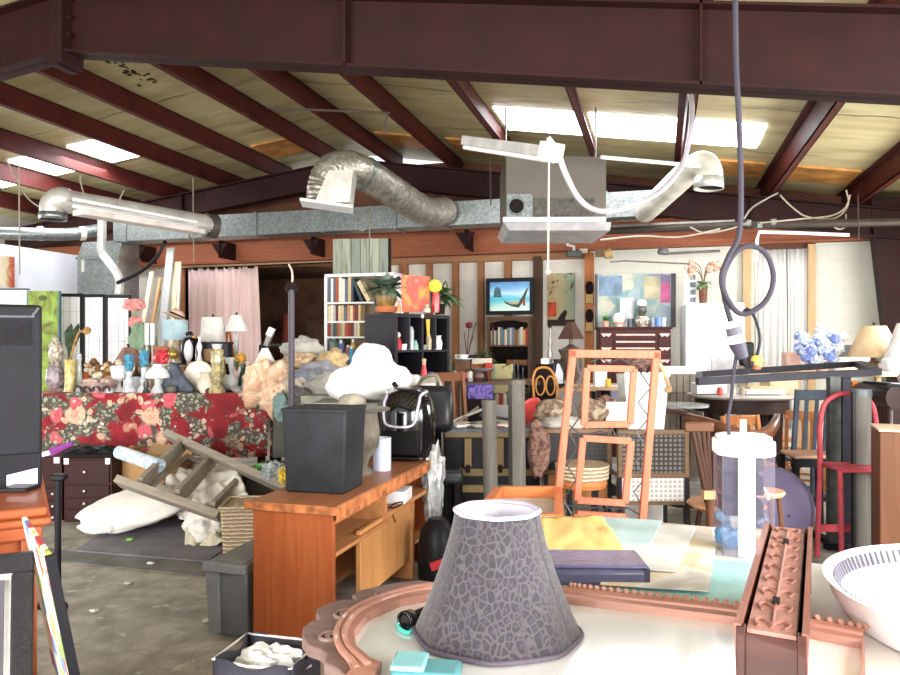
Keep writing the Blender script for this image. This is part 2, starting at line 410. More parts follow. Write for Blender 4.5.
tag(obj('cable', MB().tube(smoothpath([P(117, 283, 11), P(140, 272, 11), P(156, 258, 11), P(165, 242, 10.6)], 5), .03, 6), M_black), 'thick black cable drooping from the downpipe to the girder', 'cable')
# round duct with elbow and the lamp along it
e0, e1 = P(74, 205, 7.6), P(212, 226, 9.0)
t = flex('round_duct', 'round metal duct with open elbow hanging under the skylights', [P(53, 216, 7.6), P(53, 205, 7.6), P(61, 199, 7.6), P(75, 203, 7.7), P(140, 214, 8.2), P(212, 226, 9.0)], .125, mat('#c9c6bf', .4, .35), False, 18)
o0 = t.location.copy()
obj('elbow_collar', MB().tube([P(53, 220, 7.6)-o0, P(53, 213, 7.6)-o0], .135, 18, cap=False), M_galv, t, solid=.006)
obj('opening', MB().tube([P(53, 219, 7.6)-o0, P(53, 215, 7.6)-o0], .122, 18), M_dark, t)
obj('end_collar', MB().tube([P(205, 225, 8.95)-o0, P(216, 227, 9.05)-o0], .15, 18), mat('#55524c', .5, .4), t)
t = thing('strip_light', 'long strip lamp with two tubes slung along the round duct', 'light', P(80, 208, 7.4)); o0 = t.location.copy()
a, c = P(78, 212, 7.4)-o0, P(200, 232, 8.7)-o0
obj('housing', MB().bar(a, c, .2, .06), mat('#d9cfc8', .5), t, bevel=.006)
for dz in (.05, .12): obj('tube', MB().tube([a+Vector((0, -.06, dz)), c+Vector((0, -.06, dz-.01))], .02, 8), M_white, t)
tag(obj('hanging_wire', MB().tube([P(84, 195, 7.5), P(80, 180, 7.5), P(81, 175, 7.5)], .008, 5).tube([P(117, 205, 7.8), P(124, 190, 7.8)], .008, 5), mat('#8b8275', .6)), 'short wires holding up the strip lamp on the round duct', 'wire', None)
# furnace box
u = 7.6/F; t = T('furnace_unit', 'big grey sheet metal furnace box hung from the roof', 'heater', 556, 7.6, 2.79, .0)
M_cab = mat('#6c665d', .5, .2, .06, 2)
obj('cabinet', MB().box(-.53, .53, 0, .9, .0, .70), M_cab, t, bevel=.008)
obj('port_plate', MB().box(-.52, -.25, -.02, .0, .02, .3), M_galv, t)
obj('port_hole', MB().lathe([(0, 0), (.075, 0), (.075, .03), (0, .03)], 20, (-.42, -.005, .17), Euler((R(90), 0, 0)).to_matrix().to_4x4()), M_dark, t)
obj('port_ring', MB().tube([(-.42+.085*math.cos(i*PI/10), -.025, .17+.085*math.sin(i*PI/10)) for i in range(20)], .012, 6, True), M_galv, t)
for i in range(3): obj('filter_panel', MB().box(-.23+i*.22, -.03+i*.22, -.012, 0, .03, .26), mat('#57564f', .5, .4, .25, 20), t)
obj('drip_tray', MB().frustum(-.5, .56, -.05, .9, -.09, -.56, .56, -.1, .95, -.01).box(-.57, .5, -.14, -.1, -.02, .04), mat('#c9c7c9', .4, .4), t, bevel=.004)
for x in (-.5, .5): obj('hanger_rod', MB().tube([(x, .4, .7), (x, .4, 1.35)], .01, 6), M_galv, t)
# flex duct with diffuser
t = flex('flexible_duct', 'bent foil covered duct rising from the long duct to a ceiling vent', [P(446, 211, 10.2), P(425, 211, 9.8), P(395, 193, 9.0), P(365, 174, 8.4), P(346, 168, 8.1), P(331, 173, 8.0), P(325, 188, 8.0), P(324, 203, 8.0)], .19, M_foil, True, 18)
o0 = t.location.copy()
obj('diffuser_box', MB().frustum(-.17, .2, -.16, .16, 0, -.02, .24, -.16, .16, .34), mat('#c8c5bc', .5, .2), t, loc=P(333, 205, 7.85)-o0, rz=TH)
obj('diffuser_plate', MB().box(-.28, .28, -.15, .15, -.015, .015), M_white, t, loc=P(327, 206, 7.85)-o0, rot=(R(-3), R(7), TH+.1), bevel=.004)
obj('clamp', MB().tube([P(366, 175, 8.4)-o0, P(363, 173, 8.37)-o0], .21, 18), M_galv, t)
t = flex('flexible_duct', 'white round duct rising from the long duct with an open elbow', [P(645, 212, 9.5), P(655, 203, 9.0), P(675, 184, 8.3), P(693, 168, 8.0), P(703, 164, 7.8), P(709, 172, 7.75), P(709, 186, 7.75)], .14, mat('#d9d6c8', .5, .1), False, 18)
o0 = t.location.copy()
obj('elbow_collar', MB().tube([P(709, 178, 7.75)-o0, P(708.5, 189, 7.75)-o0], [.15, .155], 18, cap=False), mat('#cdd0c8', .35, .4), t, solid=.006)
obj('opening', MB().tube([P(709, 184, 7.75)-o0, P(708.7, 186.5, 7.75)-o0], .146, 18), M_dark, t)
# hanging strip light
t = thing('strip_light', 'white two tube strip lamp hanging askew over the furnace box', 'light', P(510, 146, 5.8)); o0 = t.location.copy()
a, c = P(469, 141, 6.3)-o0, P(549, 152, 5.3)-o0
obj('housing', MB().bar(a, c, .16, .08), mat('#b9b7b2', .5), t, bevel=.005)
obj('end_cap', MB().bar(c, c+(c-a).normalized()*.05, .2, .14), mat('#e3e0d8', .4), t, bevel=.006)
dn = Vector((0, 0, -.06)); sd = (c-a).cross(Vector((0, 0, 1))).normalized()*.045
for s in (-1, 1): obj('tube', MB().tube([a+dn+sd*s, c+dn+sd*s], .02, 8), M_white, t)
tag(obj('flexible_conduit', MB().tube(smoothpath([P(548, 138, 5.3), P(557, 150, 5.3), P(566, 175, 5.3), P(580, 200, 5.4), P(600, 211, 5.5), P(630, 207, 5.6), P(662, 190, 5.7), P(682, 165, 5.8), P(690, 135, 5.9), P(692, 108, 6.0), P(689, 86, 6.0)], 6), .022, 8), mat('#c4bfc6', .4, .2)), 'pale flexible conduit looping from strip lamp up to the rafter', 'conduit')
tag(obj('conduit_tube', MB().tube([P(601, 157, 7.0), P(700, 166, 7.4)], .02, 6), M_white), 'straight white rod between furnace box and the open elbow duct', 'conduit')
# hanging wires
tag(obj('hanging_wire', MB().tube([P(549, 158, 5.3), P(548, 270, 5.3)], .007, 5).ball(P(548, 272, 5.3), .02), mat('#d9d2bd', .6)), 'thin cream pull cord hanging from the strip lamp', 'cord')
for px, y0, y1, d, lab in ((19, 160, 275, 7, 'thin wire hanging in front of the white partition'), (193, 178, 262, 9.2, 'thin wire hanging beside the pink curtain top'), (490, 150, 205, 7.2, 'short dark wire hanging beside the furnace box'), (858, 195, 240, 8, 'thin white pull cord hanging by the maroon column'), (369, 205, 240, 9.5, 'wire holding the plank painting below the duct')):
    tag(obj('hanging_wire', MB().tube([P(px, y0, d), P(px+.7, y1, d)], .007, 5), mat('#8d8676' if px < 400 else '#3a3431', .6)), lab, 'wire')
tag(obj('thin_rod', MB().tube([P(268, 108, 7.6), P(390, 113, 7.3)], .012, 6).tube([P(388, 113, 7.3), P(384, 135, 7.4)], .008, 5), mat('#4b4038', .6)), 'thin dark rod spanning two purlins above the foil duct', 'rod')
tag(obj('cable', MB().tube(smoothpath([P(6, 158, 7.8), P(16, 178, 7.8), P(28, 198, 7.7), P(44, 209, 7.6), P(58, 211, 7.5)], 5), .009, 5), mat('#8d8579', .6)), 'thin curved cable drooping to the open elbow duct', 'cable')
# bundled pipes and cables on the girder at the window end
tag(obj('steel_pipe', MB().tube([P(606, 231, 10.0), P(740, 225, 9.3), P(905, 222, 8.6)], .05, 8), mat('#4a423c', .5, .4)), 'long dark steel pipe running along the girder', 'pipe')
tag(obj('steel_pipe', MB().tube([P(608, 227, 10.0), P(735, 222, 9.4)], .035, 8), mat('#9a978f', .4, .5)), 'grey conduit running above the dark steel pipe', 'pipe')
for lab, c_, pts in (('white cable drooping below the pipes on the girder', '#948e83', [(690, 227), (705, 233), (730, 229), (750, 222)]), ('grey cable arched above the pipes on the girder', '#8a847a', [(744, 219), (752, 208), (768, 198), (778, 193)]), ('pale cable looping from the purlin to the pipes', '#989080', [(780, 195), (792, 207), (808, 217), (835, 218), (848, 205), (846, 190)]), ('tan cable running along the top of the pipes', '#a89c8b', [(760, 223), (800, 219), (830, 216), (845, 208), (850, 195)]), ('light cable sagging beside the maroon column', '#958d7e', [(828, 222), (838, 229), (845, 226), (846, 214)]), ('thin white cable over the block wall', '#a09b8e', [(600, 240), (640, 236), (680, 237), (720, 229)])):
    tag(obj('cable', MB().tube(smoothpath([P(x, y, 9.0) for x, y in pts], 6), .011, 6), mat(c_, .6)), lab, 'cable')
for px, y in ((748, 223), (773, 222), (759, 225)): tag(obj('junction_box', MB().cb(P(px, y, 9.05), (.06, .06, .07), (0, 0, TH)), M_galv), 'small square junction box clipped on the steel pipe', 'junction box', 'junction boxes on the pipe')
tag(obj('conduit_tube', MB().tube([P(756, 262, 8.8), P(757, 240, 8.8), P(759, 232, 8.8), P(800, 233, 8.7), P(849, 235, 8.6)], .02, 8), M_white), 'bent white plastic pipe over the white curtains', 'pipe')
tag(obj('cable', MB().tube([P(610, 262, 10.3), P(625, 261, 10.3), P(690, 264, 9.9)], .012, 5).tube([P(662, 254, 10.2), P(720, 251, 9.8)], .02, 5), mat('#7d7a72', .6)), 'thin grey cables stapled along the block wall', 'cable')
t = thing('ceiling_fan_box', 'round grey fixture box on the block wall above the painting', 'junction box', P(663, 254, 10.1), TH)
obj('box_body', MB().lathe([(0, 0), (.07, 0), (.08, .04), (.05, .09), (0, .09)], 14), mat('#77757a', .5), t)
# security light under furnace
t = thing('security_light', 'small dark flood lamp on a white bent arm under the furnace box', 'light', P(574, 253, 10.85), TH)
obj('arm', MB().tube([(-.1, 0, .25), (-.1, 0, .12), (0, 0, .1), (0, 0, 0)], .022, 6), M_white, t)
obj('lamp_head', MB().box(-.11, .11, -.06, .06, -.06, .03), mat('#3d4546', .4), t, bevel=.01)
obj('bracket', MB().box(.08, .2, -.04, .04, .0, .06), mat('#cfc6b2', .5), t)
t = thing('sensor_light', 'tan wall lamp on the block wall beside the orange post', 'light', P(604, 255, 10.4), TH)
obj('lamp_head', MB().lathe([(0, 0), (.06, 0), (.09, .1), (0, .12)], 12, M=Euler((0, R(70), 0)).to_matrix().to_4x4()), mat('#b59466', .5), t)
obj('bracket', MB().box(-.12, .02, -.02, .03, -.03, .08), mat('#6b5a42', .5), t)
# power cable with loop
D = 2.6
def loop(a): return P(747+27*math.cos(a), 279-34*math.sin(a), D-.02*math.sin(a))
t = thing('power_cable', 'thick grey power cable hanging with a coiled loop and locking plug', 'cable', P(741, 200, D)); o0 = t.location.copy()
M_cord = mat('#38353f', .6)
pts = [P(735, -30, D), P(736, 60, D), P(739, 120, D), P(741, 190, D), P(739, 235, D), P(729, 256, D-.02), P(722, 275, D-.03), P(724, 292, D-.03), P(733, 308, D), P(742, 314, D+.02), P(753, 311, D+.02), P(765, 302, D+.02), P(772, 288, D+.02), P(773, 272, D+.02), P(766, 254, D+.02), P(752, 246, D+.01), P(738, 250, D+.01), P(728, 264, D+.01), P(723, 280, D), P(725, 300, D), P(731, 322, D)]
obj('cord', MB().tube(smoothpath([p-o0 for p in pts], 6), .0100, 8), M_cord, t)
pl = [(P(731, 321, D), P(733, 327, D), .028, M_white), (P(733, 327, D), P(735, 335, D), .027, mat('#5d5b66', .5)), (P(735, 335, D), P(737, 343, D), .03, M_white)]
for nm, (p, q, r, m) in zip(('collar', 'plug_sleeve', 'collar'), pl): obj(nm, MB().tube([p-o0, q-o0], r, 14), m, t)
obj('plug_cap', MB().tube([P(737, 343, D)-o0, P(743, 358, D)-o0], [.03, .02], 14), mat('#45424f', .45), t)
obj('hook', MB().tube(smoothpath([P(743, 357, D)-o0, P(746, 365, D)-o0, P(751, 366, D)-o0, P(752, 361, D)-o0], 5), .009, 6), M_black, t)
tag(obj('thin_cable', MB().tube(smoothpath([P(741, 316, D+.03), P(747, 309, D+.02), P(755, 318, D+.02), P(760, 338, D+.02), P(757, 356, D+.02)], 6), .006, 6), M_black), 'thin black cord hanging from the coiled loop', 'cord')
t = thing('extension_socket', 'yellow socket end on the thin black cord', 'socket', P(757, 360, D+.02), TH)
obj('socket_body', MB().lathe([(0, -.02), (.018, -.018), (.022, .0), (.018, .015), (0, .018)], 10), mat('#e9b84a', .5), t)
obj('socket_cap', MB().lathe([(0, -.035), (.014, -.033), (.014, -.018), (0, -.018)], 10), mat('#c8553c', .5), t)
tag(obj('thin_cable', MB().tube(smoothpath([P(737, 352, D+.02), P(734, 370, D+.02), P(731, 400, D+.02), P(728, 420, D+.02), P(730, 444, D+.02)], 6), .006, 6), M_cord), 'thin grey cord hanging straight down from the locking plug', 'cord')
# ================================================================ things against the back wall
def picture(name, label, p0, p1, y, fm, fw=.05, cat='picture', depth=.05):
    """empty + frame for a picture seen between pixel corners on plane y; returns (thing, w, h)"""
    a, c = WY(p0[0], p1[1], y), WY(p1[0], p0[1], y)
    w, h = c.x-a.x, c.z-a.z
    t = thing(name, label, cat, (a.x+w/2, y, a.z))
    if fm:
        bb = MB().box(-w/2, w/2, -depth, 0, 0, fw).box(-w/2, w/2, -depth, 0, h-fw, h).box(-w/2, -w/2+fw, -depth, 0, fw, h-fw).box(w/2-fw, w/2, -depth, 0, fw, h-fw)
        obj('frame', bb, fm, t, bevel=.004)
    return t, w, h
# boat picture
t, w, h = picture('boat_picture', 'black framed picture of a longtail boat on a turquoise sea', (486.5, 277.5), (534, 315), YB-.4, mat('#0c0f1a', .5), .06)
def art_sky():
    n = NT('boat_print'); n.set(Roughness=.3)
    z = n.sep(n.co())[2]; zz = n.math('ADD', z, n.math('MULTIPLY', n.noise(n.co((1, 1, 3)), 3, 4), .14))
    n.color(n.ramp(n.math('MULTIPLY', zz, 1.45), [(.12, '#f4f3df'), (.28, '#c2ecdf'), (.44, '#4fc2cf'), (.5, '#58c4e0'), (.58, '#bfe4f2'), (.72, '#5aa9de'), (.92, '#2d5fae')])); return n.m
obj('print', MB().box(-w/2+.05, w/2-.05, -.02, 0, .05, h-.05), art_sky(), t)
def sx(px): return (px-510.2)*w/47.5
def sz(py): return (315-py)*h/37.5
obj('island', MB().prism([(sx(494), sz(297)), (sx(494.5), sz(291)), (sx(496), sz(287)), (sx(498.5), sz(286.5)), (sx(501), sz(289)), (sx(502), sz(297))], -.025, -.02), mat('#4a6a72', .5, 0, .4, 30), t)
obj('boat_hull', MB().prism([(sx(503.5), sz(299.5)), (sx(507), sz(302)), (sx(514), sz(303)), (sx(519), sz(302)), (sx(522), sz(298)), (sx(527.5), sz(288)), (sx(528.5), sz(288)), (sx(525), sz(300)), (sx(519), sz(308)), (sx(512), sz(306.5)), (sx(506), sz(303.5))], -.026, -.02), mat('#3c5148', .5, 0, .3, 20), t)
obj('boat_deck', MB().prism([(sx(508), sz(303)), (sx(514), sz(302)), (sx(521), sz(301)), (sx(518), sz(304.5)), (sx(512), sz(304.5))], -.028, -.02), mat('#c4ab86', .5), t)
obj('ribbon', MB().prism([(sx(523), sz(300)), (sx(525.5), sz(299)), (sx(525.5), sz(306)), (sx(523.5), sz(306))], -.028, -.02), mat('#c23b3b', .5), t)
# tall painting with tree, red block and bird
t, w, h = picture('tall_painting', 'tall unframed painting with dark branches and a red block', (548, 273), (575, 326), YB+.088, None)
def art_oriental():
    n = NT('branch_canvas'); n.set(Roughness=.6)
    x, y, z = n.sep(n.co()); nz = n.noise(n.co(), 4, 5, 1)
    base = n.ramp(n.math('ADD', n.math('MULTIPLY', x, 1.2), n.math('ADD', n.math('MULTIPLY', nz, .5), .3)), [(.2, '#a98a5a'), (.5, '#b9a77b'), (.7, '#9aa583'), (.85, '#8ea48d')])
    br = n.ramp(n.noise(n.co((1.2, 1, .8)), 5.5, 4, 2), [(.55, 0.0), (.6, 1.0)])
    up = n.ramp(z, [(.48, 0.0), (.52, 1.0)]); n.color(n.mix(n.math('MULTIPLY', br, up), base, '#3d3327')); return n.m
obj('canvas', MB().box(-w/2, w/2, -.04, 0, 0, h), art_oriental(), t)
obj('painted_block', MB().box(-w/2, -w/2+.14, -.043, -.04, .15, .38), mat('#b2452b', .6, 0, .4, 12), t)
obj('painted_ground', MB().box(-w/2, w/2, -.043, -.04, 0, .1), mat('#3b2c24', .7), t)
obj('painted_bird', MB().prism([(-.06, .1), (.06, .1), (.1, .22), (.07, .26), (.0, .2)], -.044, -.04), mat('#2b2523', .7), t)
# little masks on the post
for i, py in enumerate((288, 316)):
    t = thing('wall_mask', ('small dark carved mask high on the orange post', 'small dark carved mask low on the orange post')[i], 'mask', WY(589.5, py, YB-.1))
    obj('mask_face', MB().ball((0, 0, 0), (.065, .05, .11)), M_dark, t); obj('mask_nose', MB().cb((0, -.05, -.01), (.015, .03, .05)), M_dark, t)
    obj('mask_collar', MB().frustum(-.06, .06, -.03, .03, -.24, -.05, .05, -.04, .03, -.1), mat('#c6a468', .6), t, bevel=.01)
# plank painting over the white bookcase
t = T('plank_picture', 'grey green wood plank picture leaning above the white bookcase', 'picture', 361, 9.2, ZP(274, 9.2), -.08)
w = 56*9.2/F; h = 35*9.2/F
for i in range(6): obj('board', MB().box(-w/2+i*w/6+.002, -w/2+(i+1)*w/6-.004, -.03, 0, 0, h), wood(('#8b9183', '#979b8a', '#7d857a')[i % 3], '#56574a', 'z', .8, 2.5), t)
obj('edge_strip', MB().box(w/2, w/2+.03, -.03, .02, 0, h), M_dark, t)
# leaning planks by the door post
for lab, x0, y0, x1, y1, wd, m in (('grey weathered plank leaning tallest against the wall', 161, 345, 171, 248, 9, wood('#a9aba8', '#c0c1bd', 'z', .8)), ('narrow orange pine lath leaning beside the grey plank', 151, 326, 160, 290, 3, M_pine), ('cream board leaning with dark shadowed edge', 144, 320, 152, 272, 5, wood('#cfc4ae', '#ddd3be', 'z', .8)), ('pale batten leaning next to the timber door post', 172, 340, 177, 262, 5, wood('#dcc9a4', '#e6d8b8', 'z', .8)), ('thin tan slat leaning among the planks', 152, 325, 160.5, 278, 3, wood('#b98d62', '#caa27a', 'z', .8)), ('whitish board standing against the door post', 177, 335, 180, 262, 3, wood('#cfcabb', '#dedacc', 'z', .8))):
    a, c = P(x0, y0, 11.45), P(x1, y1, 11.75); a2 = a+(a-c)*((a.z-.02)/(c.z-a.z))
    tag(obj('wood_plank', MB().bar(c-a2, (0, 0, 0), wd*10.8/F, .03, (0, -1, .3)), m, loc=a2), lab, 'plank')
# pink curtain
def curtain(name, label, x0, x1, z0, z1, y, m, folds, amp, slit=None, flare=0.0, rings=0):
    t = thing(name, label, 'curtain', ((x0+x1)/2, y, z0)); w = x1-x0; h = z1-z0
    def fn(u, v):
        a = amp*(.5+.5*(1-v)); ph = folds*2*PI*u+.7*math.sin(u*9)
        return (-w/2+w*u*(1+flare*(1-v)) + .01*math.sin(7*u+3*v), a*math.sin(ph)+.3*a*math.sin(2.3*ph+1), h*v)
    o = obj('curtain_cloth', MB().sheet(fn, folds*14, 8), m, t, solid=.004, smooth=80)
    return t, w, h
def cloth_m(h, var=.06, tr=.25):
    n = NT('cloth_'+h.strip('#')); n.set(Roughness=.9); n.b.inputs['Sheen Weight'].default_value = .2
    f = n.noise(n.co((1, 1, .3)), 5, 4); n.color(n.ramp(f, [(.3, hexmul(h, 1-var)), (.7, h)])); n.bump(n.noise(n.co(), 120, 2), .1, .002); return n.m
yc = YB-.15
x0, x1 = onY(188, yc), onY(258, yc)
t, w, h = curtain('pink_curtain', 'pale pink curtain hanging half across the dark doorway', x0, x1, .4, 2.9, yc, cloth_m('#f6d9d5'), 9, .05, flare=.06)
obj('curtain_rod', MB().tube([(-w/2-.1, 0, h+.0), (w/2+2.0, 0, h+.03)], .012, 8), M_dark, t)
for i in range(5): obj('tab', MB().box(-w/2+.06+i*w/5, -w/2+.26+i*w/5, -.02, .02, h-.03, h+.02), M_dark, t)
ycw = YB-.02
for lab, pa, pb in (('white pleated curtain beside the pine post and fridge', 755, 786.5), ('white pleated curtain beside the painted block wall', 787.5, 809)):
    curtain('white_curtain', lab, onY(pa, ycw), onY(pb, ycw), .3, 2.9, ycw, cloth_m('#dededb'), 5 if pa < 760 else 4, .03)
# store room contents, dimly seen
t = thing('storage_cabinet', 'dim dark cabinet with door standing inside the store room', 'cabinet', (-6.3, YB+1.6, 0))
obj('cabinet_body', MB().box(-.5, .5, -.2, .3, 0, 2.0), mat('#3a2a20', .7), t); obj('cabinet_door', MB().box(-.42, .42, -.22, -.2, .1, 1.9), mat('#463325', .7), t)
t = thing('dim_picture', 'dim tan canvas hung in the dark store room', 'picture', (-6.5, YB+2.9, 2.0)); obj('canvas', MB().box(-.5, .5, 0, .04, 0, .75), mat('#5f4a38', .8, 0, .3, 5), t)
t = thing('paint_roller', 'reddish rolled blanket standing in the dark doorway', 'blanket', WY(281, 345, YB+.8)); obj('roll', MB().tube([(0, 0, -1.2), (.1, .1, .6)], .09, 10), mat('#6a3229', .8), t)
# ---------------------------------------------------------------- white bookcase with books
BOOKC = [mat(c, .6, 0, .06, 20) for c in ('#cdb48a', '#b9b2a4', '#8f3a2e', '#5e6f7f', '#e3ddcf', '#7c5b3f', '#a9563f', '#d8c7a0', '#46525c', '#c58a5e', '#93947f', '#6d3a3a', '#e7e4da', '#b06a4a')]
def book_row(t0, x0, x1, z, zh, y, where, group, lean=True, seed=1, big=.8):
    r = random.Random(seed); x = x0; n = 0
    M = Matrix.Translation(t0.location) @ Matrix.Rotation(t0.rotation_euler.z, 4, 'Z')
    while x < x1-.015:
        w = r.uniform(.022, .042); hh = zh*r.uniform(big, .97); dd = r.uniform(.14, .18)
        bm = MB().box(0, w, 0, dd, 0, hh)
        m = r.choice(BOOKC)
        o = obj('book', bm, m, loc=M @ Vector((x, y, z)), rz=t0.rotation_euler.z, bevel=.003)
        tag(o, where, 'book', group); x += w+.002; n += 1
d = 8.6; u = d/F
t = T('white_bookcase', 'white open bookcase of books beside the dark doorway', 'bookcase', 352, d, 0, -TH+.02)
w = .92; W0 = -.36; top = ZP(273.5, d)
obj('side_panel', MB().box(W0, W0+.035, 0, .26, 0, top), M_white, t); obj('side_panel', MB().box(W0+w-.035, W0+w, 0, .26, 0, top), M_white, t)
obj('top_panel', MB().box(W0, W0+w, 0, .26, top-.035, top), M_white, t)
zs = [ZP(p, d) for p in (302, 321, 336.5, 353, 372, 392)]
for z in zs: obj('shelf', MB().box(W0+.035, W0+w-.035, 0, .25, z-.02, z), M_white, t)
obj('back_panel', MB().box(W0+.03, W0+w-.03, .25, .26, 0, top), mat('#7d6b58', .8), t)
for i, (z, zh, x1, lab) in enumerate(((zs[0], .33, W0+.38, 'pale spined book standing on the upper shelf of the white bookcase'), (zs[1], .21, W0+.46, 'brown spined book standing on the middle shelf of the white bookcase'), (zs[2], .19, W0+.46, 'red or tan spined book standing low in the white bookcase'))):
    book_row(t, W0+.04, x1, z, zh, .02, lab, 'books of %s shelf in the white bookcase' % ('upper', 'middle', 'low')[i], seed=10+i)
M4 = Matrix.Translation(t.location) @ Matrix.Rotation(t.rotation_euler.z, 4, 'Z')
tag(obj('book', MB().box(0, .035, 0, .17, 0, .3), BOOKC[8], loc=M4 @ Vector((W0+.46, .03, zs[0])), rot=(0, R(-24), t.rotation_euler.z)), 'dark book leaning at the end of the upper bookcase row', 'book')
tag(obj('book', MB().box(0, .05, 0, .17, 0, .27), BOOKC[7], loc=M4 @ Vector((W0+.54, .03, zs[0])), rot=(0, R(-30), t.rotation_euler.z)), 'tan book leaning against the dark leaning book', 'book')
for px, py, c_, lab in ((334, 352, '#5d7364', 'dark green jar on the bottom bookcase shelf'), (341, 352, '#4a6454', 'small green tin on the bottom bookcase shelf')):
    TM('jar', lab, 'jar', MB().lathe([(0, 0), (.05, 0), (.055, .13), (.03, .16), (.03, .18), (0, .18)], 12), mat(c_, .3), px, d+.08, zs[3])
for px, c_, lab, hh, rr in ((343, '#4a6fb5', 'blue bottle beside the white bookcase', .2, .04), (351, '#5d6fb0', 'violet blue bag on the bottom of the white bookcase', .24, .06), (355, '#e0b04a', 'yellow box top beside the cube shelf', .2, .04), (352, '#4fa0c9', 'bright blue bottle in front of the white bookcase', .22, .05)):
    pass
# items between bookcase and the cube shelf
tb = T('low_box_stack', 'dark crate of toiletries in front of the white bookcase', 'crate', 347, 7.9, 0)
obj('crate_body', MB().box(-.3, .3, -.2, .3, 0, ZP(362, 7.9)), mat('#5a5a5e', .7), tb)
for px, py0, py1, wd, c_, lab in ((341, 340, 362, 5, '#5c62ac', 'violet plastic bottle on crate before the bookcase'), (348, 345, 362, 6, '#cf8a7f', 'pink plastic bottle on crate before the bookcase'), (353, 339, 362, 5, '#dcae4b', 'yellow bottle on crate before the bookcase'), (351.5, 346, 362, 5, '#3d98c4', 'bright blue bottle on crate before the bookcase')):
    dd = 7.9 if c_ not in ('#3d98c4',) else 7.75; uu = dd/F; r = wd*uu/2; hh = (py1-py0)*uu
    t2 = T('bottle', lab, 'bottle', px, dd, ZP(362, 7.9)); obj('bottle_body', MB().lathe([(0, 0), (r, 0), (r, hh*.7), (r*.5, hh*.85), (0, hh*.85)], 12), mat(c_, .4), t2); obj('cap', MB().lathe([(0, hh*.85), (r*.5, hh*.85), (r*.5, hh), (0, hh)], 10), M_white, t2)
# ---------------------------------------------------------------- brown bookcase below the boat picture
d = 10.9; u = d/F; t = T('brown_bookcase', 'narrow brown bookcase under the boat picture', 'bookcase', 508.5, d, 0, -TH+.02)
M_bk = wood('#4a3526', '#6b4e37', 'z', .6); w = 44*u; top = ZP(316.5, d)
for x in (-w/2, w/2-.04): obj('side_panel', MB().box(x, x+.04, 0, .3, 0, top), M_bk, t, bevel=.004)
obj('top_panel', MB().box(-w/2-.01, w/2+.01, -.01, .3, top-.04, top), M_bk, t)
obj('back_panel', MB().box(-w/2, w/2, .28, .3, 0, top), M_dark, t)
obj('crown_rail', MB().prism([(-w/2+.04, top-.04), (w/2-.04, top-.04), (w/2-.04, top-.1), (.1, top-.06), (-.1, top-.06), (-w/2+.04, top-.1)], 0, .02), M_bk, t)
zs = [ZP(p, d) for p in (345, 364, 388)]
for z in zs: obj('shelf', MB().box(-w/2+.04, w/2-.04, 0, .28, z-.025, z), M_bk, t)
book_row(t, -w/2+.05, w/2-.06, zs[0], .28, .03, 'book in the upper row of the brown bookcase', 'books in the brown bookcase', seed=31, big=.75)
bb = MB()
for i in range(5): bb.box(-w/2+.3+.0*i, w/2-.1, .02, .2, zs[1]+i*.03, zs[1]+i*.03+.025)
TM('wood_tray', 'brown wooden tray lying on the second bookcase shelf', 'tray', MB().box(-.16, .16, 0, .2, 0, .02).box(-.16, .16, 0, .02, .02, .06).box(-.16, -.14, .02, .2, .02, .06).box(.14, .16, .02, .2, .02, .06), wood('#7a5233', '#93683f', 'x'), 517, d+.04, zs[1]+.002, -TH)
# ================================================================ left: screen, floral table and its wares
def decor(name, label, cat, px, d, z, prof, m, group=None, n=16, **kw):
    u = d/F; return TM(name, label, cat, MB().lathe([(r*u, h*u) for r, h in prof], n), m, px, d, z, group=group, **kw)
# shoji screen
d = 10.2; u = d/F
t = T('shoji_screen', 'three panel shoji screen with black frame and white paper', 'screen', 96, d, 0)
h = ZP(293.5, d)
xs = [(58, 82, .12), (82, 106, -.12), (106, 130.5, .12)]
M_paper = mat('#f4f2f6', .8, 0, .02, 3)
y = -.1
for i, (p0, p1, sl) in enumerate(xs):
    x0, x1 = (p0-96)*u, (p1-96)*u; y0 = -.02 if i % 2 == 0 else .02; y1 = -y0
    ang = math.atan2(y1-y0, x1-x0); L = math.hypot(x1-x0, y1-y0)
    pn = obj('panel', MB().box(0, .035, -.012, .012, 0, h-.01*i).box(L-.035, L, -.012, .012, 0, h-.01*i).box(.035, L-.035, -.012, .012, h-.045-.01*i, h-.01*i).box(.035, L-.035, -.012, .012, .0, .3), M_black, t, loc=(x0, y0, 0), rz=ang)
    obj('paper', MB().box(.035, L-.035, .0, .004, .3, h-.05), M_paper, pn)
    bb = MB()
    for k in range(1, 9): bb.box(.035, L-.035, -.006, .0, .3+k*(h-.35)/9-.004, .3+k*(h-.35)/9+.004)
    for k in range(1, 4): bb.box(L*k/4-.003, L*k/4+.003, -.006, .0, .3, h-.05)
    obj('lattice', bb, mat('#d3cfd8', .7), pn)
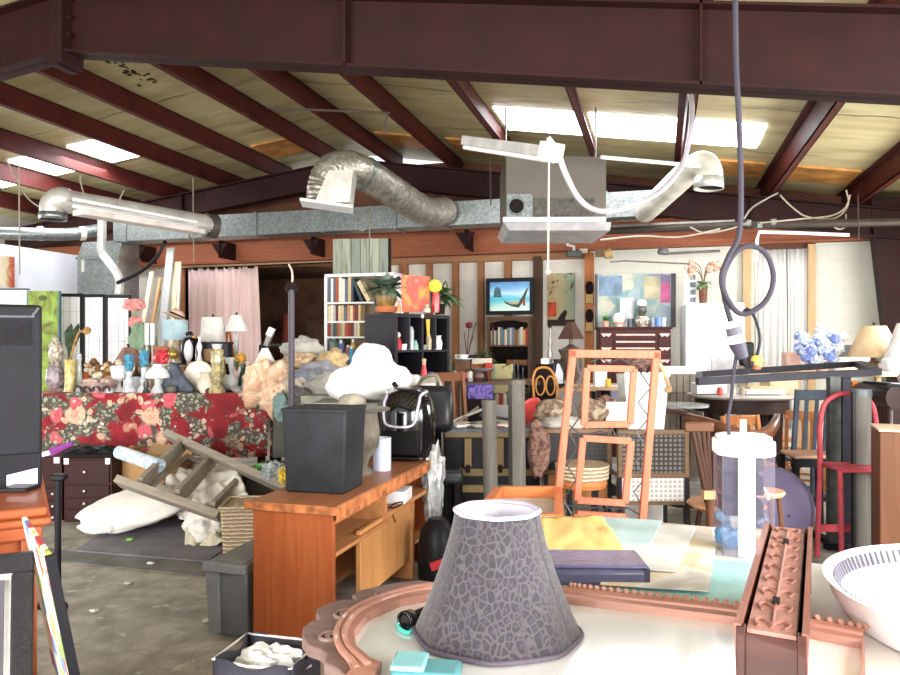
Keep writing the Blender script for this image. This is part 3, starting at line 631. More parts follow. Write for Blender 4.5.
# green canvas and white board
def art_green():
    n = NT('green_canvas'); n.set(Roughness=.6)
    f = n.noise(n.co(), 3.2, 5, 2); n.color(n.ramp(f, [(.3, '#5d4a2b'), (.42, '#6f7a2c'), (.55, '#8aa63c'), (.68, '#9db35a'), (.8, '#4f5a2f')])); return n.m
d = 9.6; u = d/F; t = T('green_canvas', 'green abstract canvas with blue edge standing by the shoji screen', 'painting', 43, d, 0)
obj('canvas', MB().box(-15*u, 15*u, 0, .04, .0, ZP(291, d)), art_green(), t); obj('canvas_edge', MB().box(15*u, 16.5*u, 0, .05, .0, ZP(291, d)), mat('#4d7078', .6), t); obj('canvas_edge', MB().box(-16.5*u, -15*u, 0, .05, .0, ZP(291, d)), mat('#5d8088', .6), t)
obj('painted_oval', MB().lathe([(0, 0), (.06, 0), (.06, .003), (0, .003)], 16, (-.0, -.003, ZP(298, d)), Matrix.Diagonal((1, 1, .6, 1)) @ Euler((R(90), 0, 0)).to_matrix().to_4x4()), mat('#55603f', .6), t)
d = 9.9; u = d/F; t = T('white_board', 'plain white board with dark top edge behind the big television', 'board', 8, d, 0)
obj('board', MB().box(-24*u, 19*u, 0, .04, .0, ZP(290, d)), M_white, t); obj('top_edge', MB().box(-24*u, 20*u, -.01, .05, ZP(290, d), ZP(288.5, d)), mat('#3a4258', .5), t)
def art_red():
    n = NT('red_canvas'); n.set(Roughness=.6)
    x, y, z = n.sep(n.co()); f = n.math('ADD', n.math('MULTIPLY', x, 2.2), n.math('MULTIPLY', n.noise(n.co(), 4, 5, 1.5), .8))
    n.color(n.ramp(f, [(.1, '#d8cdb8'), (.35, '#cbb993'), (.5, '#b56b45'), (.65, '#b5352c'), (.85, '#7d3b33')])); return n.m
t = thing('abstract_painting', 'abstract canvas fading from cream to red on white partition', 'painting', (-9.95, 9.0, 2.42), R(90))
obj('canvas', MB().box(-.45, .13, 0, .045, 0, .49), art_red(), t)
# floral table
d0 = 6.9; TZ = ZP(393.5, d0)
x0, x1 = (24-450)/F*d0, (270-450)/F*d0
t = thing('display_table', 'long display table hidden under the red floral cloth', 'table', c2w((x0+x1)/2, d0, 0), TH)
L = x1-x0
obj('tabletop', MB().box(-L/2+.03, L/2-.03, .03, .8, TZ-.04, TZ-.006), M_stud, t)
for x in (-L/2+.1, L/2-.1):
    for y in (.08, .74): obj('leg', MB().box(x-.03, x+.03, y-.03, y+.03, 0, TZ-.04), M_dark, t)
def floral():
    n = NT('rose_cloth'); n.set(Roughness=.85)
    v = n.co((1, .0, 1)); wv = n.new('ShaderNodeVectorMath', operation='ADD'); nz = n.new('ShaderNodeTexNoise'); nz.inputs['Scale'].default_value = 7; nz.inputs['Detail'].default_value = 3
    n.l.new(v, nz.inputs['Vector']); sc = n.new('ShaderNodeVectorMath', operation='SCALE'); sc.inputs['Scale'].default_value = .11
    n.l.new(nz.outputs['Color'], sc.inputs[0]); n.l.new(v, wv.inputs[0]); n.l.new(sc.outputs[0], wv.inputs[1]); w = wv.outputs[0]
    base = n.ramp(n.noise(w, 9, 4), [(.35, '#6d121b'), (.65, '#931a25')])
    lf = n.ramp(n.noise(w, 5.0, 4, .6), [(.44, 0.0), (.48, 1.0)])
    leafc = n.ramp(n.voro(w, 30, 'F1', 'Distance'), [(.1, '#b3b29e'), (.3, '#7d806e'), (.55, '#4d443d')])
    band = n.math('ADD', n.math('SINE', n.math('MULTIPLY', n.sep(n.co())[0], 6.6)), n.math('MULTIPLY', n.noise(v, 4.5, 4), 4.2))
    bandm = n.ramp(n.math('MULTIPLY', band, .32), [(.4, 0.0), (.5, 1.0)])
    lf = n.math('MULTIPLY', lf, bandm)
    c = n.mix(lf, base, leafc); pe = n.ramp(n.voro(w, 34, 'DISTANCE_TO_EDGE', 'Distance'), [(.0, .55), (.12, 0.0)])
    for scale, thr, c0, c1, c2, off in ((3.9, .40, '#c98a74', '#d9b093', '#a8585a', 0), (4.6, .38, '#b03542', '#cf6069', '#7c1c28', 3.1), (11, .38, '#c4917a', '#d3b397', '#a1605a', 7.7), (14, .3, '#b5b09c', '#c9c3b2', '#6f6a5c', 5.2)):
        mp = n.new('ShaderNodeMapping'); mp.inputs['Location'].default_value = (off, 0, off*.7); n.l.new(w, mp.inputs['Vector'])
        dist = n.voro(mp.outputs[0], scale, 'F1', 'Distance', .75)
        m = n.ramp(dist, [(thr-.05, 1.0), (thr, 0.0)])
        pet = n.ramp(n.math('ADD', n.math('MULTIPLY', dist, 1.6), n.math('MULTIPLY', n.noise(w, 34, 3, 2.0), .75)), [(.3, c2), (.5, c0), (.75, c1)])
        idc = n.sep(n.voro(mp.outputs[0], scale, 'F1', 'Color', .75))[0]
        keep = n.ramp(idc, [(.44, 0.0), (.46, 1.0)])
        pet = n.mix(pe, pet, c2); c = n.mix(n.math('MULTIPLY', n.math('MULTIPLY', m, keep), bandm), c, pet)
    n.color(c); return n.m
zb = ZP(456, d0)
def cl(u, v):
    x = -L/2+L*u
    if v < .35: return (x, .82-(v/.35)*.82, TZ+.001)
    k = (v-.35)/.65; return (x+.02*math.sin(11*u)*k, -.012-.03*k*(.5+.5*math.sin(34*u+1.3*math.sin(9*u))), TZ-(TZ-zb)*k+.012*math.sin(13*u)*k)
bb = MB().sheet(cl, 90, 20)
bb.sheet(lambda u, v: (L/2+.004+.02*v*math.sin(8*u), -.01+.83*u, TZ-(TZ-zb)*v), 12, 8)
tag(obj('floral_tablecloth', bb, floral(), loc=t.location, rz=TH, solid=.004, smooth=80), 'dark red cloth printed with big roses draped over the display table', 'tablecloth')
def onT(px, py): return DP(py, TZ)      # depth of a base seen on row py of the table top
M_cryst = mat('#dfe6ea', .1, 0, .08, 30, 0, 0, .6); M_ivory = mat('#e4dccb', .4, 0, .06, 8); M_bluegl = mat('#4f9fbe', .08, 0, .3, 40, 0, 0, .6)
# wares, front of the table
t = T('figurine', 'ornate grey mauve figurine vase at the television end of the table', 'figurine', 52, 7.2, TZ)
obj('vase_body', MB().blob((0, .06, .14), (.09, .08, .14), .25, 3, 4, 3, flat=.14), mat('#8d7f86', .4, 0, .35, 25), t); obj('vase_top', MB().blob((0, .06, .38), (.06, .05, .16), .5, 5, 9, 3), mat('#a79c8e', .4, 0, .4, 30), t)
t = T('feather_vase', 'tall yellowed glass vase holding dark green feathers', 'vase', 67.5, 7.1, TZ)
obj('vase_body', MB().lathe([(0, 0), (.06, 0), (.05, .05), (.05, .28), (.06, .32), (.05, .32), (.04, .05), (0, .04)], 14, (0, .05, 0)), mat('#c7b873', .3, 0, .25, 22), t)
bb = MB()
for i in range(7):
    a = (-.12+.04*i); bb.tube(smoothpath([(0, .05, .2), (a*.2, .05, .42), (a*.5+.02, .05+.01*i, .62+.03*(i % 3))], 5), [.006]*6+[.02]*4+[.004], 5)
obj('feathers', bb, mat('#3d4a38', .7, 0, .3, 20), t)
obj('dried_sprig', MB().tube(smoothpath([(0, .05, .3), (.05, .05, .5), (.1, .05, .6), (.17, .05, .58), (.19, .05, .64)], 5), .012, 5).blob((.17, .05, .61), (.04, .03, .035), .4, 6, 2, 2), mat('#a88453', .7, 0, .3, 20), t)
t = T('glass_bottle', 'tall white glass bottle behind the feather vase', 'bottle', 79, 7.25, TZ); obj('bottle_body', MB().lathe([(0, 0), (.055, 0), (.06, .05), (.03, .12), (.02, .3), (.03, .34), (0, .34)], 14), mat('#d4dcd6', .15, 0, .05, 8, 0, 0, .75), t); obj('stopper', MB().ball((0, 0, .36), .025), M_cryst, t)
for px, lab in ((74.5, 'small amber bottle behind the feather vase'), (86, 'squat amber bottle beside the dried flower heap')):
    t = T('amber_bottle', lab, 'bottle', px, 7.4, TZ, group=None); obj('bottle_body', MB().lathe([(0, 0), (.04, 0), (.045, .1), (.03, .17), (.02, .19), (0, .19)], 12), mat('#b5642d', .25), t); obj('cap', MB().lathe([(0, .19), (.02, .19), (.02, .22), (0, .22)], 10), M_ivory, t)
t = T('dried_arrangement', 'heap of brown dried flowers and shells', 'flowers', 103, 7.35, TZ)
r = random.Random(3)
bb = MB(); b2 = MB(); b3 = MB()
for i in range(34):
    p = (r.uniform(-.16, .16), r.uniform(-.06, .1), .1+r.uniform(0, .22)*(1-abs(r.uniform(-1, 1))*.3)); q = (bb, b2, b3)[i % 3]; q.blob(p, (r.uniform(.02, .05),)*3, .4, 3, i, 2)
obj('brown_blooms', bb, mat('#7b5638', .8, 0, .3, 20), t); obj('tan_shells', b2, mat('#c09a6c', .6, 0, .3, 20), t); obj('cream_shells', b3, mat('#d9cfb6', .6, 0, .2, 20), t)
obj('stand', MB().lathe([(0, 0), (.13, 0), (.09, .06), (.15, .1), (0, .1)], 14), mat('#6b5136', .6), t)
t = T('shell_bowl', 'footed bowl covered with pink shells and dark arches', 'bowl', 99, 7.02, TZ)
obj('bowl_body', MB().lathe([(0, 0), (.1, 0), (.13, .04), (.18, .1), (.165, .11), (.1, .05), (0, .04)], 20), mat('#b59b92', .5, 0, .3, 18), t)
for i in range(4): obj('arch', MB().tube([(-.14+.09*i+.035*math.cos(a), -.13-.01*(i in (1, 2)), .02+.05*math.sin(a)) for a in [k*PI/6 for k in range(7)]], .012, 6), mat('#3d3331', .5), t)
bb = MB()
for i in range(14): bb.blob((r.uniform(-.14, .14), r.uniform(-.12, .1), .115), (.03, .03, .02), .3, 3, i, 2)
obj('shells', bb, mat('#c7aaa3', .5, 0, .25, 20), t)
t = T('glass_cube', 'small clear glass cube candle holder', 'candle holder', 78, 7.0, TZ); obj('cube_body', MB().box(-.03, .03, 0, .06, 0, .06), mat('#9aa39f', .15, 0, .2, 20), t, bevel=.006)
decor('milk_glass_goblet', 'white milk glass goblet beside the dried flowers', 'goblet', 119, 7.15, TZ, [(0, 0), (8, 0), (7, 2), (2, 6), (2, 10), (7, 14), (8.5, 26), (7.5, 26), (6, 14), (0, 12)], M_white)
for px, hh, lab in ((129, 0, 'shorter blue glass goblet on a clear stem'), (144, 4, 'taller blue glass goblet on a clear stem')):
    t = T('blue_goblet', lab, 'goblet', px, 7.05, TZ); u = 7.05/F
    obj('stem', MB().lathe([(a*u, b*u) for a, b in ((0, 0), (7, 0), (6.5, 3), (3, 8), (4.5, 12), (2.5, 16), (3.5, 21+hh), (0, 22+hh))], 12), M_cryst, t)
    obj('cup', MB().lathe([(a*u, (b+hh)*u) for a, b in ((0, 21), (3, 22), (4.5, 26), (5, 38), (4.2, 38), (3.5, 26), (0, 23))], 12), M_bluegl, t)
t = T('cake_stand_lamp', 'white domed milk glass lamp on a clear foot', 'lamp', 157.5, 6.98, TZ); u = 6.98/F
obj('foot', MB().lathe([(a*u, b*u) for a, b in ((0, 0), (7, 0), (6, 3), (3, 8), (3, 16), (0, 16))], 14), M_cryst, t)
obj('dome', MB().lathe([(a*u, b*u) for a, b in ((0, 14), (11.5, 15), (12, 17), (10, 22), (5, 26), (4, 29), (0, 29))], 20), M_white, t)
t = T('red_flower_dish', 'red glass rose on a white dish behind the domed lamp', 'ornament', 161, 7.3, TZ); obj('dish', MB().lathe([(0, 0), (.07, 0), (.03, .05), (.02, .2), (.09, .26), (.08, .27), (0, .23)], 14), M_white, t)
obj('rose', MB().blob((0, 0, .34), (.075, .07, .08), .3, 4, 2, 3), mat('#d03a44', .4, 0, .3, 20), t)
t = T('fish_sculpture', 'slate blue whale tail sculpture leaning on the table', 'sculpture', 177, 7.0, TZ); u = 7.0/F
obj('stone_body', MB().prism([(a*u, b*u) for a, b in ((-17, 0), (15, 0), (16, 4), (6, 16), (-2, 29), (-8, 31), (-9, 24), (-15, 14), (-18, 5))], .02, .1), mat('#4b5160', .5, 0, .3, 9, .2), t, bevel=.02)
t = T('ivory_plate', 'ivory plate with small dark specks standing upright', 'plate', 199, 7.2, TZ+.005); obj('plate_disc', MB().lathe([(0, 0), (.13, .0), (.15, .02), (.14, .025), (.1, .012), (0, .012)], 24, (0, .0, .15), Euler((R(80), 0, 0)).to_matrix().to_4x4()), M_ivory, t)
t = T('ivory_vase', 'squat ivory vase in front of the upright plate', 'vase', 206, 7.0, TZ); obj('vase_body', MB().lathe([(0, 0), (.05, 0), (.085, .06), (.08, .12), (.04, .17), (.06, .2), (.05, .2), (0, .15)], 16), mat('#d9d2be', .35), t)
obj('vase_handle', MB().tube(smoothpath([(.07, 0, .13), (.11, 0, .16), (.09, 0, .2), (.05, 0, .19)], 4), .01, 6), M_ivory, t)
t = T('crystal_candelabra', 'tall faceted amber crystal candle pillar', 'candle holder', 217, 6.98, TZ); u = 6.98/F
obj('pillar', MB().lathe([(a*u, b*u) for a, b in ((0, 0), (9, 0), (8, 4), (5, 8), (7, 12), (5, 17), (7, 21), (5, 26), (6.5, 31), (6, 38), (7, 42), (5, 44), (0, 44))], 8), mat('#b7ab82', .15, .1, .35, 30), t, smooth=10)
obj('candle_cup', MB().lathe([(a*u, b*u) for a, b in ((0, 44), (4, 44), (5.5, 49), (4.5, 49), (0, 46))], 10), M_cryst, t)
t = T('bud_vase', 'white round bottom bud vase with dark neck stripe', 'vase', 230, 7.2, TZ+.02); u = 7.2/F
obj('vase_body', MB().lathe([(a*u, b*u) for a, b in ((0, 0), (5, 0), (8, 6), (7, 11), (3.5, 16), (4, 28), (5.5, 32), (0, 32))], 16), M_white, t); obj('stripe', MB().prism([(-2*u, 15*u), (1*u, 15*u), (-1*u, 26*u), (-3*u, 26*u)], -5*u, -3.4*u), M_dark, t)
tag(obj('black_tray', MB().lathe([(0, 0), (.15, 0), (.17, .015), (.16, .015), (0, .006)], 20), M_black, loc=Q(232, 7.2, TZ)), 'round black tray beneath the bud vase', 'tray')
t = T('flower_bottle', 'dark green bottle holding an orange yellow flower', 'vase', 243, 7.35, TZ); obj('bottle_body', MB().lathe([(0, 0), (.05, 0), (.05, .15), (.025, .22), (.025, .27), (0, .27)], 12), mat('#27492f', .2), t)
obj('bloom', MB().blob((-.02, 0, .33), (.05, .045, .05), .4, 4, 6, 3), mat('#e0a24a', .6, 0, .3, 20), t); obj('leaf', MB().blob((-.07, .02, .3), (.02, .01, .1), .2, 3, 5, 2), mat('#4f7a3a', .6), t)
t = T('crystal_decanter', 'cut crystal decanter with stopper by the orange flower', 'decanter', 249, 7.05, TZ); obj('decanter_body', MB().lathe([(0, 0), (.07, 0), (.075, .06), (.05, .15), (.02, .2), (.03, .23), (0, .23)], 8), mat('#9c988c', .12, .1, .4, 30), t, smooth=10); obj('stopper', MB().lathe([(0, .23), (.02, .24), (.03, .28), (0, .31)], 8), M_cryst, t, smooth=10)
for px, c_, lab in ((92, '#8d7c6e', 'brown pottery cup at the front of the table'), (169, '#6b6a5f', 'mossy grey pebble ornament before the whale tail'), (207, '#4b4547', 'dark round pebble ornament before the ivory vase')):
    tag(obj('ornament', MB().blob((0, .05, .035), (.05, .04, .04), .2, 3, int(px), 3, flat=.035), mat(c_, .6, 0, .3, 20), loc=Q(px, 6.92, TZ), rz=TH), lab, 'ornament')
decor('white_saucer', 'white saucer lying at the clothes end of the table', 'saucer', 251, 6.95, TZ, [(0, 0), (10, 0), (15, 2.4), (14, 2.6), (0, 1)], M_white)
for px, d_, lab in ((61, 7.45, 'tall clear glass at the back behind the figurine'), (109, 7.5, 'clear stemmed glass behind the dried flowers'), (137, 7.3, 'small clear tumbler between blue goblets'), (185, 7.45, 'clear glass behind whale tail sculpture'), (224, 7.5, 'clear glass behind the amber crystal pillar')):
    decor('glass', lab, 'glass', px, d_, TZ, [(0, 0), (5, 0), (5.5, 14), (5, 14), (4.5, 2), (0, 1.5)], M_cryst)
for px, d_, lab, c_, pr in ((60, 7.3, 'small silver candlestick beside the figurine vase', '#9d9a95', [(0, 0), (5, 0), (4, 2), (1.5, 5), (2, 14), (4, 17), (0, 17)]), (91, 7.5, 'narrow amber vase at the back of the dried heap', '#a9763f', [(0, 0), (4, 0), (5, 8), (2, 18), (3.5, 24), (0, 24)]), (112, 7.55, 'brown lidded jar behind the white goblet', '#6d4a33', [(0, 0), (6, 0), (7, 9), (5, 16), (2, 19), (0, 21)]), (136, 7.55, 'dark brown bottle behind the blue goblets', '#4a3026', [(0, 0), (4, 0), (4, 14), (1.5, 20), (1.5, 26), (0, 26)]), (151, 7.5, 'tan pottery jug behind the domed lamp', '#a58a66', [(0, 0), (5, 0), (7, 9), (4, 17), (5, 20), (0, 20)]), (168, 7.4, 'clear cut glass vase behind whale tail sculpture', '#b9c2c4', [(0, 0), (5, 0), (4, 6), (6, 22), (5, 22), (0, 4)]), (191, 7.5, 'pinkish ceramic vase behind the ivory plate', '#b98d84', [(0, 0), (5, 0), (7, 12), (3, 24), (4.5, 28), (0, 28)]), (224, 7.3, 'slender amber glass bottle beside crystal pillar', '#9a8a4a', [(0, 0), (4, 0), (4, 16), (1.5, 24), (1.5, 34), (0, 34)]), (237, 7.0, 'low silver bowl before the green flower bottle', '#a8a5a2', [(0, 0), (3, 0), (8, 6), (7.5, 6), (0, 2)]), (256, 7.3, 'stout clear jar at the clothes end of the table', '#b5b8b2', [(0, 0), (6, 0), (6, 14), (4, 17), (4, 20), (0, 20)]), (146, 7.0, 'little dark metal figurine between goblet and domed lamp', '#3f3a38', [(0, 0), (4, 0), (2, 4), (2.6, 9), (1, 13), (1.6, 16), (0, 17)]), (109, 6.97, 'tiny clear salt cellar in front of the goblet', '#c9cdcf', [(0, 0), (4, 0), (5, 5), (4, 5), (0, 2)])):
    decor('small_vase' if px not in (237, 109) else 'small_bowl', lab, 'vase' if px not in (237, 109) else 'bowl', px, d_, TZ, pr, mat(c_, .25, 0, .25, 25))
# second table behind
d1 = 8.2; Z1 = ZP(364, d1); u = d1/F
t = T('back_table', 'pinkish topped table behind the floral display table', 'table', 195, d1, 0)
obj('tabletop', MB().box(-75*u, 70*u, -.1, .55, Z1-.03, Z1), mat('#c9a7a0', .6), t)
for x in (-72*u, 66*u):
    for y in (-.06, .5): obj('leg', MB().box(x-.02, x+.02, y-.02, y+.02, 0, Z1-.03), M_dark, t)
def lamp(name, label, px, d, z, base, bm, shade, sm, group=None, finial=True, n=20):
    u = d/F; t = T(name, label, 'lamp', px, d, z, group=group)
    obj('lamp_base', MB().lathe([(a*u, b*u) for a, b in base], 14), bm, t)
    r0, z0, r1, z1 = [q*u for q in shade]
    obj('lamp_shade', MB().lathe([(r0, z0), (r1, z1), (r1*.96, z1), (r0*.96, z0)], n), sm, t)
    obj('harp', MB().tube([(0, 0, base[-1][1]*u-.005), (0, 0, z1+.02)], .006, 5), M_dark, t)
    obj('spider', MB().bar((-r1*.97, 0, z1-.01), (r1*.97, 0, z1-.01), .004).bar((0, -r1*.97, z1-.01), (0, r1*.97, z1-.01), .004), M_dark, t)
    if finial: obj('finial', MB().ball((0, 0, z1+.025), .014), M_dark, t)
    return t
lamp('table_lamp', 'table lamp with pale blue drum shade wearing a straw hat', 175, 8.2, Z1, [(0, 0), (6, 0), (5, 3), (3, 6), (5, 12), (3, 20), (0, 26)], mat('#d9cbb0', .4), (12.5, 24, 12, 44), mat('#a9c4cc', .8), finial=False)
t = T('straw_hat', 'pale straw hat with black ribbon perched on the blue lamp shade', 'hat', 176, 8.18, Z1+47*u)
Mh = Euler((R(-12), R(22), 0)).to_matrix().to_4x4()
obj('brim', MB().lathe([(.07, .0), (.155, -.006), (.155, .0), (.07, .008)], 24, M=Mh), mat('#d8bfa6', .8, 0, .1, 20), t); obj('crown', MB().lathe([(.085, .0), (.08, .06), (.05, .085), (0, .09)], 20, M=Mh), mat('#cfa994', .8), t); obj('ribbon', MB().lathe([(.087, .002), (.085, .03), (.088, .03)], 20, M=Mh), M_black, t)
lamp('table_lamp', 'table lamp with tall white cylinder shade before the pink curtain', 213, 8.4, Z1, [(0, 0), (5, 0), (4, 3), (2, 6), (3, 12), (1.5, 22), (0, 24)], M_white, (12.5, 22, 10.5, 46), mat('#dedad2', .8))
lamp('table_lamp', 'table lamp with white bell shade and slim crystal stem', 236.5, 8.4, Z1, [(0, 0), (5, 0), (3, 3), (1.5, 8), (2.5, 14), (1.5, 28), (0, 33)], M_cryst, (11.5, 32, 5.5, 48), mat('#e3dfda', .8))
lamp('table_lamp', 'table lamp with wide brown pyramid shade before the shoji screen', 128, 7.9, Z1-.05, [(0, 0), (5, 0), (4, 4), (2, 8), (0, 9)], mat('#7c5b46', .5), (17, 3, 5, 22), mat('#8a6558', .8, 0, .2, 10), n=4)
t = T('green_planter', 'clay pot wrapped in draped pale green cloth', 'planter', 143, 8.2, Z1)
obj('cloth', MB().blob((0, 0, .27), (.15, .12, .2), .35, 2.6, 3, 4), cloth_m('#8fa98a', .2), t); obj('pot', MB().lathe([(0, 0), (.09, 0), (.12, .14), (.11, .16), (0, .16)], 16), mat('#b5623f', .7), t)
t2 = T('pink_flowers', 'pink fabric flowers above the green cloth pot', 'flowers', 136, 8.3, Z1+.48); obj('blooms', MB().blob((0, 0, 0), (.08, .06, .07), .5, 4, 2, 3).blob((-.02, .0, .2), (.13, .08, .07), .5, 3, 8, 3), mat('#d98f8a', .8, 0, .25, 15), t2); obj('stems', MB().tube([(0, 0, -.3), (0, 0, 0), (0, 0, .15)], .01, 5), mat('#6f8a5e', .7), t2)
for px, lab in ((147, 'white pillar candle beside the green cloth pot, shorter gap to pot'), (152.5, 'white pillar candle standing farther from green cloth pot')):
    t = T('candle', lab.split(',')[0] if px == 147 else lab, 'candle', px, 8.05, Z1); obj('candle_stick', MB().lathe([(0, 0), (.03, 0), (.012, .03), (.012, .2), (.028, .22), (0, .22)], 10), mat('#c9c3b5', .4), t); obj('wax', MB().lathe([(0, .22), (.024, .22), (.024, .46), (0, .46)], 10), M_white, t)
for px, d_, lab in ((162, 8.0, 'terracotta pot beneath the blue shaded lamp'), (160, 8.35, 'terracotta pot half hidden behind another pot')):
    t = T('clay_pot', lab, 'pot', px, d_, Z1+.0); obj('pot_body', MB().lathe([(0, 0), (.055, 0), (.075, .16), (.085, .16), (.085, .2), (.07, .2), (.06, .03), (0, .03)], 16), mat('#b5694a', .7), t)
t = T('gold_ornament', 'dull gold ball on a small pedestal', 'ornament', 173.5, 7.9, Z1); obj('pedestal', MB().lathe([(0, 0), (.05, 0), (.02, .03), (.02, .06), (0, .06)], 12), M_ivory, t); obj('ball', MB().ball((0, 0, .115), .06), mat('#b79a4e', .3, .5), t)
t = T('bird_statue', 'black and white penguin figurine before the pink curtain', 'figurine', 187.5, 7.9, Z1)
obj('bird_body', MB().blob((0, 0, .15), (.08, .07, .16), .1, 2, 1, 3).blob((.02, 0, .31), (.05, .05, .06), .1, 2, 4, 3), mat('#1b1c24', .3), t); obj('white_belly', MB().blob((.03, -.05, .15), (.05, .04, .12), .1, 2, 2, 3), M_white, t); obj('beak', MB().bar((.05, -.02, .31), (.11, -.03, .3), .02), mat('#c98a4a', .5), t); obj('base', MB().box(-.1, .1, -.08, .08, -.0, .02), M_black, t)
t = T('black_vase', 'slim black vase with flared lip beside the penguin figurine', 'vase', 196.5, 7.95, Z1); obj('vase_body', MB().lathe([(0, 0), (.04, 0), (.045, .1), (.025, .22), (.05, .3), (.04, .3), (0, .2)], 14), M_blackgloss, t)
t = T('mantel_clock', 'black cased box clock with a brown front panel', 'clock', 213, 7.85, Z1); u = 7.85/F
obj('case', MB().box(-15*u, 15*u, 0, .16, 0, 21*u).box(-16*u, 16*u, -.02, .18, 21*u, 23*u), M_black, t, bevel=.004); obj('front_panel', MB().box(-9*u, 8*u, -.012, 0, 3*u, 16*u), wood('#7a5a3c', '#94714e', 'x'), t)
t = T('white_figurine', 'slim white figurine between black vase and box clock', 'figurine', 199.5, 7.75, Z1); obj('figure', MB().lathe([(0, 0), (.035, 0), (.03, .05), (.015, .12), (.03, .2), (.012, .26), (.02, .3), (0, .32)], 12), M_white, t)
t = T('picture_easel', 'small orange wooden folding easel behind the bell shaded lamp', 'easel', 229, 8.6, Z1)
obj('leg', MB().bar((-.05, 0, 0), (-.02, 0, .42), .025), wood('#b06c38', '#c98850', 'z'), t); obj('leg', MB().bar((.07, 0, 0), (.0, 0, .42), .025), wood('#b06c38', '#c98850', 'z'), t); obj('rail', MB().bar((-.05, -.01, .12), (.06, -.01, .12), .02), wood('#b06c38', '#c98850', 'z'), t)
t = T('film_camera', 'small black and white camera on a post by the dark doorway', 'camera', 267, 8.0, Z1-.1)
obj('post', MB().tube([(0, 0, 0), (0, 0, .3)], .025, 8), M_black, t); obj('head', MB().cb((.01, 0, .36), (.06, .07, .12), (0, R(20), 0)), mat('#77726c', .4), t, bevel=.008); obj('lens_hood', MB().cb((.04, 0, .46), (.07, .07, .1), (0, R(25), 0)), M_white, t, bevel=.008)
t = T('metal_rack', 'dark metal rail rack in the doorway behind the camera', 'rack', 285, 8.8, 0); 
for z in (ZP(345, 8.8), ZP(365, 8.8)): obj('rail', MB().bar((-.3, 0, z), (.45, 0, z), .03), M_black, t)
for x in (-.3, .05, .45): obj('post', MB().bar((x, 0, 0), (x, 0, ZP(345, 8.8)), .03), M_black, t)
# clothes heap and its table
d2 = 6.6; Z2 = ZP(405, d2); u = d2/F
t = T('clothes_table', 'dark grey covered table under the clothes heap', 'table', 300, d2, 0)
obj('tabletop', MB().box(-22*u, 50*u, -.2, .9, Z2-.03, Z2), mat('#4c4d4a', .8), t); obj('skirt', MB().box(-22*u, 50*u, -.2, -.18, Z2-.45, Z2-.03), mat('#55574f', .9, 0, .2, 6), t); obj('skirt', MB().box(-22*u, -21*u, -.2, .85, Z2-.45, Z2-.03), mat('#6a6b64', .9, 0, .2, 6), t)
for x in (-20*u, 48*u):
    for y in (-.17, .85): obj('leg', MB().box(x-.02, x+.02, y-.02, y+.02, 0, Z2-.03), M_black, t)
def garment(label, cat, px, py, d, rad, c_, seed, pat=None, amp=.45, name='folded_garment'):
    m = pat or cloth_m(c_, .25); p = P(px, py, d)
    return tag(obj(name, MB().blob((0, 0, 0), rad, amp, 1.7, seed, 4), m, loc=p, rz=TH, smooth=80), label, cat)
def printed(c0, c1, c2, sc=9):
    n = NT('print_'+c0.strip('#')); n.set(Roughness=.9); f = n.noise(n.co(), sc, 4, .8); n.color(n.ramp(f, [(.36, c0), (.48, c1), (.56, c0), (.66, c2)])); return n.m
P_peach = printed('#dfcbb2', '#cf9f7e', '#b97f60', 5); P_peach2 = printed('#cdb898', '#b08c6c', '#c9a17e', 7)
G = 'clothes'
for a in (('peach floral cloth hanging in front of the crystal decanter', 266, 384, 6.75, (.19, .16, .22), '', 1, P_peach), ('cream and peach floral scarf draped at the heap end', 281, 392, 6.6, (.16, .2, .24), '', 2, P_peach), ('orange patterned cloth on the clothes heap top', 302, 366, 7.0, (.2, .2, .12), '', 3, P_peach2), ('pale grey folded cloth near the dark doorway', 304, 352, 7.3, (.2, .16, .13), '#b5b3a8', 4), ('grey checked shirt bundle on the clothes heap', 322, 372, 6.7, (.22, .16, .1), '#8f9097', 5), ('tan cap shaped bundle near the bookcase', 334, 362, 6.8, (.13, .12, .12), '#c0a67a', 6), ('blue grey denim lump on the clothes heap', 312, 378, 6.5, (.2, .12, .08), '#75798a', 7), ('white and brown striped cloth on the heap slope', 300, 386, 6.5, (.16, .14, .1), '#b9aca0', 8), ('light grey bundle before the stuffed white bag', 326, 384, 6.45, (.17, .14, .12), '#a7a39b', 9), ('dark bundle by the iron pole base', 296, 401, 6.35, (.1, .1, .12), '#5c5858', 10), ('teal and white cloth beside the iron pole', 285, 406, 6.3, (.1, .1, .12), '#76908f', 11), ('pink flowered cloth between pole and heap', 292, 375, 6.9, (.14, .14, .12), '', 12, P_peach)):
    garment(a[0], 'cloth', *a[1:7], a[7] if len(a) > 7 else None)
t = T('storage_basket', 'grey green fabric basket under the white stuffed bag', 'basket', 322, 6.2, ZP(412, 6.2)); u = 6.2/F
obj('basket_body', MB().frustum(-18*u, 20*u, -.1, .2, 0, -19*u, 22*u, -.12, .22, 17*u), mat('#8f9285', .9, 0, .2, 14, .2), t, bevel=.01); obj('label_band', MB().box(-19*u, 20*u, -.125, -.115, 0, 4*u), mat('#7f8aa5', .7), t)
t = T('broom_lamp_shade', 'small white cone lampshade above the peach floral cloth', 'lampshade', 265, 6.9, ZP(366, 6.9)); u = 6.9/F
obj('shade_cone', MB().lathe([(12*u, 0), (5*u, 14*u), (3*u, 18*u), (2.8*u, 18*u), (11.5*u, 0)], 18), M_white, t); obj('shade_rim', MB().lathe([(12.2*u, -.01), (12.2*u, .01), (11.6*u, .01), (11.6*u, -.01)], 18), mat('#55524d', .5), t)
